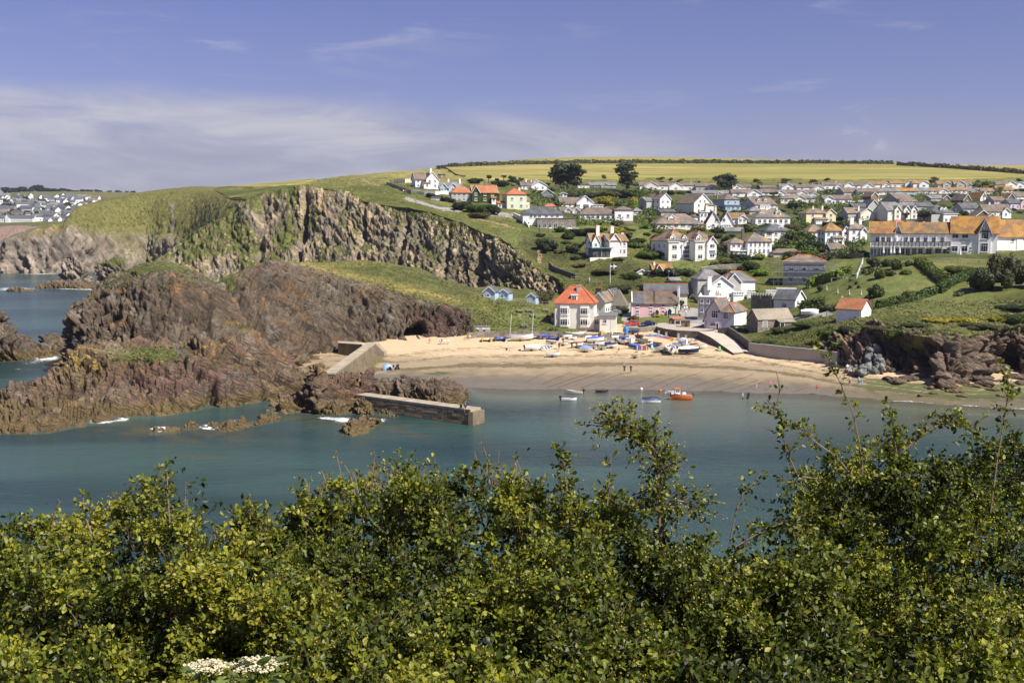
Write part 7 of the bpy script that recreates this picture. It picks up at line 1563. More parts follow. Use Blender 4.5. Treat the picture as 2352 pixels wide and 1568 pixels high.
    for b_,pts,spread,dens,br in SPR:
        if b_!=bi: continue
        Yp=5.7 if br>=0 else 6.2
        q=np.array([P(x,y,Yp) for x,y in pts]);Q=cubic(q,np.linspace(0,len(q)-1,24));seg=np.linalg.norm(np.diff(Q,axis=0),axis=1).sum()
        nk=max(3,int(seg*dens*0.42));per=7;k=nk*per;tn_=rng.random(nk);Nd=cubic(q,tn_*(len(q)-1));tan=cubic(q,np.clip(tn_+0.03,0,1)*(len(q)-1))-Nd;tan/=np.linalg.norm(tan,axis=1,keepdims=True)+1e-9
        Dk=rng.normal(size=(nk,3))*np.array([0.9,0.7,0.8])+tan*0.5+np.array([0,0,0.25]);Dk/=np.linalg.norm(Dk,axis=1,keepdims=True);Lk=np.maximum(0.02,spread*rng.uniform(0.6,2.0,nk));tv,tf=twig_tubes(Nd,Nd+Dk*Lk[:,None],0.0018,0.0008);Tv.append(tv);Tf.append(tf+to);to+=len(tv)
        C=np.repeat(Nd,per,0);C2=C+np.repeat(Dk*Lk[:,None],per,0)*(rng.random((k,1))**0.6)+rng.normal(0,0.007,C.shape);Dl=np.repeat(Dk,per,0)*0.7+rng.normal(size=C.shape)*0.7
        sz=rng.uniform(0.017,0.037,k)*(0.45 if br<0 else 1);tone=np.clip((0.5 if br>=0 else 0.98)+rng.normal(0,0.2 if br>=0 else 0.03,k),0,0.94 if br>=0 else 1.0)
        if br>=0 and spread<0.065:
            for i in range(min(k,26)):singles.append((C2[i],Dl[i],sz[i],tone[i]))
            C2,Dl,sz,tone=C2[26:],Dl[26:],sz[26:],tone[26:]
        if len(C2):
            lv,lf=leaves(C2,Dl,sz,rng);Vl.append(lv);Fl.append(lf+off);off+=len(lv);Tl.append(np.repeat(tone,7))
        if br>0:kb=rng.integers(0,nk,int(k*br*0.35));Bc.append(Nd[kb]+Dk[kb]*Lk[kb][:,None]+rng.normal(0,0.012,(len(kb),3)))
        rr=0.009 if spread>0.08 else 0.0045
        big.tube([tuple(p+inv) for p in Q[::2]],list(np.linspace(rr if br>=0 else 0.003,0.002,12)),5)
    # woody stems from the ground up into the leaves
    rs=random.Random(bi);X0,X1=P(max(xa,-100),1300,5.8)[0],P(min(xb,2450),1300,5.8)[0]
    for i in range(max(4,int((X1-X0)*7))):
        x=rs.uniform(X0,X1);b0=(x*0.9,6.3+rs.uniform(-.3,.4),25.7);m1=(x+rs.uniform(-.25,.25),5.9+rs.uniform(-.5,.4),26.9+rs.uniform(-.2,.3));tp=(m1[0]+rs.uniform(-.35,.35),m1[1]+rs.uniform(-.7,.3),27.6+rs.uniform(0,.6))
        if proj(np.array(tp))[1]<np.interp(proj(np.array(tp))[0],TOPX,TOPY)+10: continue
        big.tube([tuple(np.array(p)+inv) for p in (b0,m1,tp)],[0.018,0.009,0.003],5)
    big.build('branches',STEM,root)
    for nm,V,Fc,mt in (('twigs',np.concatenate(Tv),np.concatenate(Tf),TWIG),):
        o=link(nm,mesh_np(nm,V+inv,Fc,[mt]),root);o['kind']='stuff'
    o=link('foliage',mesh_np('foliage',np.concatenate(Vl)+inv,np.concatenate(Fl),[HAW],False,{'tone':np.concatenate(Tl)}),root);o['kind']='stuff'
    Bc=np.concatenate(Bc);bv,bf=berries(Bc,rng.uniform(0.0035,0.0065,len(Bc)));o=link('berries',mesh_np('berries',bv+inv,bf,[BERRY],True),root);o['kind']='stuff'
    for i,(c,d_,s_,tn) in enumerate(singles[:300]):
        kq=int(tn*5);me=cached(('leaf',kq),lambda:mesh_np('leaf',LT,LF,[HAW],False,{'tone':np.full(7,kq/5+0.05)}))
        o=link('leaf',me,root,tuple(c+inv),None,(s_,s_,s_));o.rotation_mode='QUATERNION';o.rotation_quaternion=Vector(d_).to_track_quat('Y','Z')

# ------------------------------------------------------------------ elder in flower, low in the foreground
E_LEAF=m_leaf('elder_leaf',(0.07,0.11,0.03),(0.13,0.19,0.05),(0.24,0.30,0.09),0.3);CREAM=m_plain('elder_floret',(0.52,0.46,0.30),0.8)
base=P(520,1640,3.4);root=empty('elder_plant',base,0,'flowering elder with two flat cream flower heads at the bottom of the view','plant')
def oval(L_,w):
    vs=[(0,0,0)];n=7
    for i in range(1,n):t=i/n;ww=w*math.sin(math.pi*t**0.8)*0.5;vs+=[(-ww,L_*t,-L_*0.12*t*t+0.15*ww),(0,L_*t,-L_*0.12*t*t),(ww,L_*t,-L_*0.12*t*t+0.15*ww)]
    vs.append((0,L_,-0.14*L_));fs=[(0,2,1),(0,3,2)]
    for i in range(n-2):a=1+3*i;fs+=[(a,a+1,a+4,a+3),(a+1,a+2,a+5,a+4)]
    a=1+3*(n-2);fs+=[(a,a+1,a+3),(a+1,a+2,a+3)]
    return mesh_np('leaf',np.array(vs),fs,[E_LEAF],True,{'tone':np.random.default_rng(1).uniform(.3,.9,len(vs))})
OV=oval(0.115,0.048)
for i,(x0,y0,x1,y1) in enumerate([(475,1535,405,1530),(600,1535,560,1508),(600,1535,640,1512),(590,1560,545,1552),(600,1562,650,1538),(475,1550,470,1600),(505,1550,530,1590),(600,1530,612,1505),(470,1540,440,1560),(620,1560,660,1575)]):
    a,b=P(x0,y0,3.4),P(x1,y1,3.3+0.05*(i%3));o=link('leaf',OV,root,tuple(a-base));o.rotation_mode='QUATERNION';o.rotation_quaternion=Vector(b-a).to_track_quat('Y','Z')
for cx_,cy_,w_ in ((478,1530,0.075),(592,1524,0.085)):
    c=P(cx_,cy_,3.38);n=380;a=rng.uniform(0,6.28,n);r=w_*np.sqrt(rng.random(n))*(0.85+0.15*np.sin(a*5));C=np.stack([np.cos(a)*r*1.15,np.sin(a)*r*0.8,0.010*np.cos(r/w_*2)+rng.normal(0,0.004,n)],1)
    N=np.tile(np.array([0,-0.2,1.0]),(n,1))+rng.normal(0,0.35,(n,3));N/=np.linalg.norm(N,axis=1,keepdims=True);V,Fc=leafquads(C,N,0.007,rng,1.0)
    o=link('flower_head',mesh_np('flower_head',V,Fc,[CREAM]),root,tuple(c-base));o['kind']='stuff'
    b=MB();b.tube([(0,0,0),tuple(c-base-np.array([0,0,0.04]))],[0.006,0.003],5)
    for k in range(6):b.tube([tuple(c-base-np.array([0,0,0.04])),tuple(c-base+np.array([math.cos(k)*w_*0.6,math.sin(k)*w_*0.4,0]))],[0.002,0.001],4)
    b.build('stem',E_LEAF,root)
# ------------------------------------------------------------------ boats
ZQ=(1281.2,750.1,0.14677);ZW=(1261.3,829.8,0.28225)
COLS=dict(white=(0.80,0.80,0.78),blue=(0.05,0.12,0.42),navy=(0.02,0.03,0.08),lightblue=(0.25,0.40,0.66),grey=(0.36,0.36,0.35),tan=(0.42,0.32,0.18),red=(0.50,0.05,0.03),orange=(0.70,0.16,0.03),yellow=(0.75,0.48,0.03),black=(0.025,0.025,0.028),beige=(0.55,0.50,0.40),brightblue=(0.04,0.24,0.62),green=(0.08,0.42,0.10),pink=(0.65,0.14,0.28),cyan=(0.20,0.48,0.66),skin=(0.52,0.30,0.21),brown=(0.10,0.06,0.035),cream=(0.72,0.66,0.5))
def C_(c): return paintm('paint_'+c,COLS[c],0.45)
def hull_mesh(col,rim,B=0.38,D=0.19):
    def mk():
        ns,nc=11,6;V=[];b=MB()
        for i in range(ns):
            s=i/(ns-1);hb=B/2*(0.80+0.30*math.sin(math.pi*min(1,s*1.1)))*(1-max(0,(s-0.45)/0.55)**2.4);kz=0.30*D*max(0,(s-0.6)/0.4)**2;top=D*(1+0.35*s*s)
            V.append([(s-0.5+0.05*max(0,s-.9)*(j/nc),hb*math.sin(j/nc*math.pi/2)**0.75,kz+(top-kz)*(1-math.cos(j/nc*math.pi/2))**0.9) for j in range(nc+1)])
        for sg in (1,-1):
            vs=[(x,y*sg,z) for r in V for x,y,z in r];b.add(vs,[(i*(nc+1)+j,(i+1)*(nc+1)+j,(i+1)*(nc+1)+j+1,i*(nc+1)+j+1) for i in range(ns-1) for j in range(nc)])
        b.add([(x,y*sg,z) for sg in (1,-1) for x,y,z in (V[0] if sg>0 else V[0][::-1])],[tuple(range(2*nc+2))])
        b.mi=1
        for sg in (1,-1):  # gunwale
            for i in range(ns-1):
                a,c=V[i][-1],V[i+1][-1];b.add([(a[0],a[1]*sg,a[2]-0.012),(c[0],c[1]*sg,c[2]-0.012),(c[0],(c[1]+.012)*sg,c[2]+.012),(a[0],(a[1]+.012)*sg,a[2]+.012),(a[0],(a[1]-.02)*sg,a[2]+.012),(c[0],max(c[1]-.02,0)*sg,c[2]+.012)],[(0,1,2,3),(3,2,5,4)])
        return b.mesh('hull',[C_(col),C_(rim)]),V
    return cached(('hull',col,rim,B,D),mk)
def cover_mesh(col,V,hgt):
    def mk():
        b=MB();ns=len(V);n=7;vs=[]
        for i,r in enumerate(V):
            x,y,z=r[-1]
            for j in range(n):u=j/(n-1)*2-1;vs.append((x,u*(y+0.014),z+0.012+hgt*(1-abs(u)**1.6)*(0.4+0.6*math.sin(math.pi*min(1,0.12+i/(ns-1)*0.9)))+0.006*math.sin(i*2.1+j*3)))
        b.add(vs,[(i*n+j,(i+1)*n+j,(i+1)*n+j+1,i*n+j+1) for i in range(ns-1) for j in range(n-1)])
        return b.mesh('cover',C_(col))
    return cached(('cover',col,hgt),mk)
WHEEL=cached('bw',lambda:MB().lathe([(0.06,-0.07),(0.20,-0.08),(0.22,0),(0.20,0.08),(0.06,0.07)],12).mesh('wheel',BLACK))
def boat(z,x,y,L,rz,col,label,rim=None,cover=None,hc=0.07,trolley=True,motor=False,mast=0.0,sea=False,seats='tan',group='boats drawn up on the beach',name='boat',B=0.38,D=0.19,tilt=0.0):
    px,py=z[0]+x*z[2],z[1]+y*z[2];p=PZ(px,py,0) if sea else ground(px,py);m_=(p[1]*cp+(H-p[2])*sp)/F;L=L*z[2]*m_*(1 if sea else 1.3+0.7*abs(math.sin(math.radians(rz)))**2)
    root=empty(name,(p[0],p[1],p[2]+(-0.2*L*D if sea else 0.0)),math.radians(rz),label,'boat',group)
    me,V=hull_mesh(col,rim or col,B,D);up=0 if sea or not trolley else 0.32
    sc=(L,L,L);o=link('hull',me,root,(0,0,up),(tilt,0,0),sc)
    if cover:link('cover',cover_mesh(cover,V,hc),root,(0,0,up),(tilt,0,0),sc)
    else:
        f=MB();vs=[]
        for r in V[:-1]:vs+=[(r[3][0],-r[3][1],r[3][2]+0.005),(r[3][0],r[3][1],r[3][2]+0.005)]
        f.add(vs,[(2*i,2*i+1,2*i+3,2*i+2) for i in range(len(V)-2)]);link('floor',cached(('fl',B,D,seats),lambda:f.mesh('floor',C_('grey' if seats=='white' else seats))),root,(0,0,up),(tilt,0,0),sc)
        for s in (-0.28,0.0,0.22):link('thwart',cached(('th',B,D,seats),lambda:MB().box(-0.035,0.035,-B*0.46,B*0.46,D*0.78,D*0.86).mesh('thwart',C_(seats))),root,(s*L,0,up),(tilt,0,0),(L,L*(0.75 if s>.1 else 0.95),L))
    if not sea and trolley:
        for sg in (1,-1):link('wheel',WHEEL,root,(-0.08*L,sg*0.19*L,0.2),(math.pi/2,0,0))
        link('axle',cached('axle',lambda:MB().box(-0.5,0.5,-0.03,0.03,0.2,0.28).box(-0.1,-0.04,-0.38,0.38,0.16,0.22).mesh('axle',STEEL)),root,(0,0,0),None,(L,L*0.5,1))
    if motor:link('outboard_motor',cached('ob',lambda:MB().prism([(-0.28,0.55),(0.08,0.5),(0.12,0.85),(-0.05,1.0),(-0.3,0.9)],-0.14,0.14,'y').box(-0.14,0.0,-0.05,0.05,-0.15,0.55).mesh('outboard_motor',C_('black'))),root,(-0.52*L,0,up+D*L*0.5-0.25))
    if mast:link('mast',MB().tube([(0.1*L,0,up+0.1),(0.1*L,0,mast)],0.035,6).mesh('mast',STEEL),root)
    return root,L
BOATS=[  # zoom, x, y, length, heading, hull, label, options
 (ZQ,62,160,95,20,'black','black covered dinghy nearest the wall scrub, left of the grey one',dict(cover='black')),(ZQ,175,146,100,160,'grey','pale grey covered dinghy under the low wall',dict(cover='grey',hc=.1)),(ZQ,155,192,108,10,'white','white covered dinghy in front of the pale grey one',dict(cover='white')),
 (ZQ,312,168,135,200,'white','large white covered sailing dinghy below the bay windows',dict(cover='white',hc=.1,mast=6)),(ZQ,415,150,80,-70,'white','white boat seen end-on beside the bare trailers',dict(cover='white')),(ZQ,690,165,130,-100,'tan','tan boat on a dark trailer below the annexe',dict(cover='tan',hc=.12)),(ZQ,820,158,110,-80,'white','white masted dinghy under the annexe wall',dict(mast=5)),(ZQ,936,156,110,185,'black','black covered boat right of the white masted dinghy',dict(cover='black',hc=.1)),
 (ZQ,1065,125,120,-95,'brightblue','tall bright blue covered boat at the ramp foot',dict(cover='brightblue',hc=.30)),(ZQ,1185,122,125,8,'navy','navy covered boat beside the stone ramp wall',dict(cover='navy',hc=.1)),(ZQ,1038,208,118,15,'blue','blue covered dinghy left of the white masted boat facing the sea',dict(cover='blue',mast=4)),(ZQ,1142,278,175,-94,'white','white sailing dinghy with mast, bow to the sea',dict(mast=6,seats='white')),
 (ZQ,1275,212,140,-88,'black','black inflatable with orange side tubes',dict(rim='orange',B=.46,motor=True)),(ZQ,1330,268,140,-60,'grey','grey open dinghy right of the black inflatable',dict()),(ZQ,160,268,110,5,'white','white dinghy with a blue motor cover on the open sand',dict(motor=True)),(ZQ,268,262,88,0,'red','small red open dinghy',dict(trolley=False)),(ZQ,368,250,84,0,'grey','flat grey inflatable behind the clustered tenders',dict(trolley=False,B=.45,D=.12)),
 (ZQ,475,240,120,-120,'white','white boat with a humped pale cover',dict(cover='white',hc=.16)),(ZQ,590,252,205,12,'white','long dinghy with a raised blue cover',dict(cover='blue',hc=.08)),(ZQ,310,330,140,30,'white','white open tender with outboard, left in the cluster',dict(motor=True)),(ZQ,375,345,110,-20,'grey','grey tender in the middle of the cluster',dict(motor=True)),(ZQ,470,318,130,170,'white','white open tender at the right of the cluster',dict(motor=True,seats='black')),(ZQ,632,305,150,10,'white','white and grey dinghy below the raised blue cover',dict(seats='grey')),
 (ZQ,450,402,140,-35,'white','dinghy with a pale blue tarpaulin nearest the wet sand',dict(cover='lightblue',hc=.16)),(ZQ,800,262,130,165,'white','white tender with dark fittings among the middle boats',dict(motor=True,seats='black')),(ZQ,815,225,110,10,'grey','grey dinghy behind the white tender with dark fittings',dict(seats='grey')),(ZQ,940,255,96,175,'tan','varnished tan rowing dinghy',dict(rim='white')),(ZQ,850,338,135,15,'white','dinghy with a navy cover and an orange fender',dict(cover='navy',hc=.12)),(ZQ,1195,350,140,170,'navy','dinghy with a blue cover behind the striped windbreak',dict(cover='blue',hc=.12)),
 (ZQ,1600,395,165,188,'white','white and grey clinker boat with an outboard',dict(motor=True,seats='grey',rim='tan')),(ZQ,1762,412,190,88,'white','white open motorboat, stern to the sea',dict(motor=True,seats='white')),(ZQ,1965,318,170,-85,'white','white boat with a rounded white and blue cover by the kayaks',dict(cover='white',hc=.16)),(ZQ,2045,432,235,-14,'navy','big boat under a sagging white tarpaulin',dict(cover='white',hc=.13)),(ZQ,2225,352,150,-15,'white','white dinghy beside the slipway wall',dict(seats='white')),(ZQ,1215,495,96,0,'beige','small pale tender alone on the lower sand',dict()),
 (ZP,1600,518,310,2,'white','white sailing boat on a road trailer under the sea wall',dict(mast=6,seats='white')),(ZP,1980,488,150,10,'blue','blue covered dinghy right of the beige catamaran',dict(cover='blue')),(ZP,1790,700,210,8,'white','white motorboat with a cuddy and outboard on the left sand',dict(motor=True,cover='white',hc=.12)),(ZP,2125,582,150,175,'grey','pale grey dinghy with a bright blue bag, left sand',dict(cover='beige')),(ZP,2035,672,190,35,'white','white open sailing dinghy heeled on its side',dict(tilt=0.7,trolley=False,seats='grey')),(ZP,2165,812,190,8,'white','white and grey dinghy on a trolley near the tide wrack',dict(seats='grey')),(Z2,1180,650,150,-12,'white','white motorboat on a trailer beside the gate',dict(cover='white',hc=.14))]
BOATS+=[(ZQ,x,y,105,rz,c,'%s dinghy mid beach, %s'%(names_,wh),dict(cover=cv) if cv else dict(seats='tan')) for x,y,rz,c,cv,names_,wh in ((560,195,20,'white','navy','navy-covered white','behind the raised blue cover'),(700,235,-40,'white',None,'open white','right of the raised blue cover'),(745,300,160,'blue',None,'open blue','below the tan rowing dinghy'),(895,205,30,'white','white','white-covered white','under the black covered boat'),(1005,275,-70,'white',None,'open white','left of the masted boat facing the sea'),(1425,250,40,'white','grey','grey-covered white','left of the small blue catamaran'),(1560,300,150,'tan',None,'open tan','right of the small blue catamaran'),(1870,330,-60,'white','blue','blue-covered white','right of the stern-on motorboat'),(230,215,15,'white',None,'open white','behind the small red dinghy'),(540,345,170,'white','navy','navy-covered white','right of the pale blue tarpaulin'),(90,300,-20,'white',None,'open white','left of the small red dinghy'),(690,365,10,'grey',None,'open grey','on the lower sand below the raised blue cover'))]
for z,x,y,L,rz,col,lab,kw in BOATS:boat(z,x,y,L,rz,col,lab,**kw)
def catamaran(z,x,y,w,rz,col,label,deck,mast=0,mlean=0.0):
    px,py=z[0]+x*z[2],z[1]+y*z[2];p=ground(px,py);m_=(p[1]*cp+(H-p[2])*sp)/F;w=w*z[2]*m_
    root=empty('catamaran',p,math.radians(rz),label,'catamaran','beached catamarans');me,V=hull_mesh(col,col,0.13,0.13)
    for s in (-1,1):link('hull',me,root,(s*w*0.42,0,0.05),(0,0,-math.pi/2),(w*1.7,w*1.7,w*1.7))
    b=MB();n=6
    for i in range(n):
        for j in range(n):b.v.append(((i/(n-1)-.5)*w*.86,(j/(n-1)-.5)*w*1.0,0.42+0.10*math.sin(i*1.9+j)+.12*math.sin(math.pi*i/(n-1))))
    b.f=[(i*n+j,(i+1)*n+j,(i+1)*n+j+1,i*n+j+1) for i in range(n-1) for j in range(n-1)];b.m=[0]*len(b.f)
    b.build('deck_cover',C_(deck),root);link('cross_beam',MB().tube([(-w*.45,-w*.35,.4),(w*.45,-w*.35,.4)],.05,6).mesh('cross_beam',STEEL),root);link('cross_beam',MB().tube([(-w*.45,w*.3,.4),(w*.45,w*.3,.4)],.05,6).mesh('cross_beam',STEEL),root)
    if mast:MB().tube([(0,0,.4),(mlean*mast,0,mast)],.045,6).build('mast',WHITE if mlean else STEEL,root)
catamaran(ZP,960,522,180,0,'yellow','small yellow-hulled catamaran with a pale cover, farthest along the wall','cream',5)
catamaran(ZP,1210,512,210,0,'blue','catamaran wrapped in a bright blue cover','blue');catamaran(ZP,1780,478,230,25,'beige','catamaran with a sagging beige cover','beige',6,0.06);catamaran(ZP,2180,492,200,0,'blue','blue-covered catamaran with a tall mast below the house corner','blue',6.5);catamaran(ZQ,1490,312,120,30,'blue','small blue catamaran behind the white clinker boat','blue');catamaran(ZP,1380,470,90,10,'white','narrow white catamaran with a leaning white mast','grey',5.5,0.07)
for i,(z,x,y,w,lab) in enumerate(((ZP,1360,682,190,'empty boat trolley on the left sand, farther from the motorboat'),(ZP,1590,692,180,'empty boat trolley just left of the white motorboat'),(ZQ,525,152,130,'bare galvanised trailer under the low wall'))):
    p=ground(z[0]+x*z[2],z[1]+y*z[2]);L=w*z[2]*p[1]/F;r=empty('trolley',p,0.2*i,lab,'trolley','empty boat trolleys')
    MB().tube([(-L/2,0,.35),(L/2,0,.45)],.05,6).build('frame',STEEL,r);MB().tube([(-L*.2,-L*.25,.3),(-L*.2,L*.25,.3)],.04,6).build('axle',STEEL,r);MB().tube([(L*.2,-L*.2,.5),(L*.2,0,.4),(L*.2,L*.2,.5)],.04,6).build('cradle',BLACK,r)
    for s in (-1,1):link('wheel',WHEEL,r,(-L*.2,s*L*.25,.22),(math.pi/2,0,0))
# kayaks laid out along the quay wall
KAY= lambda c:cached(('kay',c),lambda:MB().lathe([(0.005,-0.5),(0.06,-0.36),(0.10,-0.15),(0.11,0.05),(0.08,0.3),(0.005,0.5)],9).mesh('kayak',C_(c)))
def kayak(x,y,L,rz,col,lab,z=ZQ):
    p=ground(z[0]+x*z[2],z[1]+y*z[2]);L=L*z[2]*p[1]/F;r=empty('kayak',p,math.radians(rz),lab,'kayak','kayaks below the quay');link('hull',KAY(col),r,(0,0,.17),(0,math.pi/2,0),(L*0.55,L,L))
    link('cockpit',cached('ckp',lambda:MB().lathe([(0.26,0),(0.30,0.05),(0.27,0.06),(0.2,0.0)],10).mesh('cockpit',BLACK)),r,(0,0,.17+0.045*L),None,(1.3,.75,1))
names={'yellow':'yellow','brightblue':'blue','cyan':'pale blue','blue':'dark blue','pink':'pink','red':'red','white':'white','orange':'orange','navy':'navy','lightblue':'light blue'}
KL=[(1440,140,190,'orange'),(1450,152,190,'brightblue'),(1520,150,170,'brightblue'),(1575,140,150,'cyan'),(1590,165,150,'lightblue'),(1625,172,150,'pink'),(1690,180,150,'blue'),(1730,190,150,'red'),(1760,200,140,'orange'),(1790,222,120,'yellow'),(1800,208,110,'yellow'),(1875,215,130,'cyan'),(1930,215,120,'yellow'),(1965,225,150,'navy'),(2005,228,130,'blue'),(2095,222,120,'white'),(2150,228,110,'lightblue')]
for i,(x,y,L,c) in enumerate(KL):kayak(x,y,L,8-3*(i%4),c,'%s kayak, %s in the row along the quay wall from the ramp'%(names[c],'first second third fourth fifth sixth seventh eighth ninth tenth eleventh twelfth thirteenth fourteenth fifteenth sixteenth seventeenth'.split()[i]))
for i,(x,y,L,rz,c,lab) in enumerate([(2090,285,130,-60,'red','red kayak leaning left at the slipway wall'),(2130,282,120,-30,'red','red kayak in the middle of the crossed pair at the slipway wall'),(2165,275,110,-20,'red','red kayak nearest the slipway wall'),(2150,362,90,0,'orange','short orange kayak lying left of the white dinghy by the slipway'),(1235,405,66,0,'yellow','small yellow kayak alone below the striped windbreak')]):kayak(x,y,L,rz,c,lab)
kayak(1790,962,90,0,'brightblue','blue and white board lying at the cottage foot above the slip',Z1);kayak(2110,1052,80,0,'white','white paddle board on the sand at the slipway foot',Z1)
# boats afloat
AF=dict(sea=True,group='boats moored in the shallows',trolley=False)
r_,L=boat(ZW,160,318,128,8,'white','white open boat with navy gunwale, bow post and fishing gear',rim='navy',seats='grey',motor=True,**AF)
boat(ZW,198,262,150,172,'white','white motorboat with yellow stripe behind the navy-rimmed boat',rim='yellow',seats='white',motor=True,**AF)
boat(ZW,430,246,104,4,'navy','little navy and yellow striped rowing boat',rim='yellow',seats='blue',**AF)
r_,L=boat(ZW,830,340,150,186,'white','white speedboat with a peaked navy cover',cover='navy',hc=.16,D=.22,**AF)
boat(ZW,1000,262,120,190,'white','white boat with a bow rail half hidden behind the orange fishing boat',seats='white',**AF)
r_,L=boat(ZW,1072,312,178,184,'orange','orange-hulled fishing boat with white wheelhouse and orange roof',rim='white',seats='white',D=.30,**AF)
for nm,b,mt in (('wheelhouse',MB().box(.06,.28,-.105,.105,.26,.56),WALL['white']),('wheelhouse_roof',MB().box(.03,.31,-.125,.125,.562,.60),C_('orange')),('bulwark',MB().box(.28,.46,-.09,.09,.34,.39),WALL['white']),('engine_box',MB().box(-.22,-.08,-.07,.07,.26,.40),WALL['white'])):
    o=b.build(nm,mt,r_,None);o.scale=(L,L,L)
for y0,y1,x0,x1 in ((-.107,-.106,.09,.16),(-.107,-.106,.18,.25),(.106,.107,.09,.16),(.106,.107,.18,.25)):o=MB().box(x0,x1,y0,y1,.42,.53).build('window',GLASS,r_);o.scale=(L,L,L)
o=MB().tube([(.40,.08,.42),(.49,0,.52),(.40,-.08,.42)],.006,5).tube([(.45,0,.38),(.49,0,.52)],.006,5).build('bow_rail',STEEL,r_);o.scale=(L,L,L)
for x,y,c,lab in ((750,227,'white','white mooring buoy left of the orange fishing boat'),(903,240,'orange','small orange buoy by the bow of the orange fishing boat'),(1172,272,'black','black buoy astern of the orange fishing boat')):
    p=PZ(ZW[0]+x*ZW[2],ZW[1]+y*ZW[2],0);o=MB().lathe([(.03,-.15),(.22,-.05),(.26,.1),(.18,.27),(.03,.33)],10).box(-.02,.02,-.02,.02,.32,.42).build('buoy',C_(c),None,tuple(p),None,True);tag(o,lab,'buoy','mooring buoys','thing')
for i,pts in enumerate([[(260,218),(500,130),(720,75)],[(550,218),(760,160),(980,90)],[(780,225),(930,165),(1080,105)],[(890,230),(1050,150),(1250,85)],[(1120,232),(1220,190),(1480,112)],[(1250,240),(1400,190),(1660,105)],[(1380,245),(1560,195),(1700,155)],[(-20,215),(200,140),(330,95)],[(-60,190),(100,120),(180,85)],[(1540,245),(1640,210),(1740,165)],[(70,215),(250,150),(440,85)],[(1980,255),(2050,230),(2100,212)],[(-190,170),(-90,120),(-20,90)]]):
    q=[ground(ZW[0]+x*ZW[2],ZW[1]+y*ZW[2])+np.array([0,0,.04]) for x,y in pts];Q=[a+(b-a)*t for a,b in zip(q[:-1],q[1:]) for t in (0,.25,.5,.75)]+[q[-1]]
    for v in Q:v[2]=zat(v[0],v[1],20)+.05
    o=MB().tube([v-q[0] for v in Q],.025,5).build('mooring_rope',C_('brown'),None,tuple(q[0]));tag(o,'dark weedy mooring rope on the wet sand, %s of the slanting row from the left'%'fifth seventh eighth ninth tenth eleventh twelfth third second thirteenth fourth last first'.split()[i],'rope','mooring ropes on the wet sand','thing')

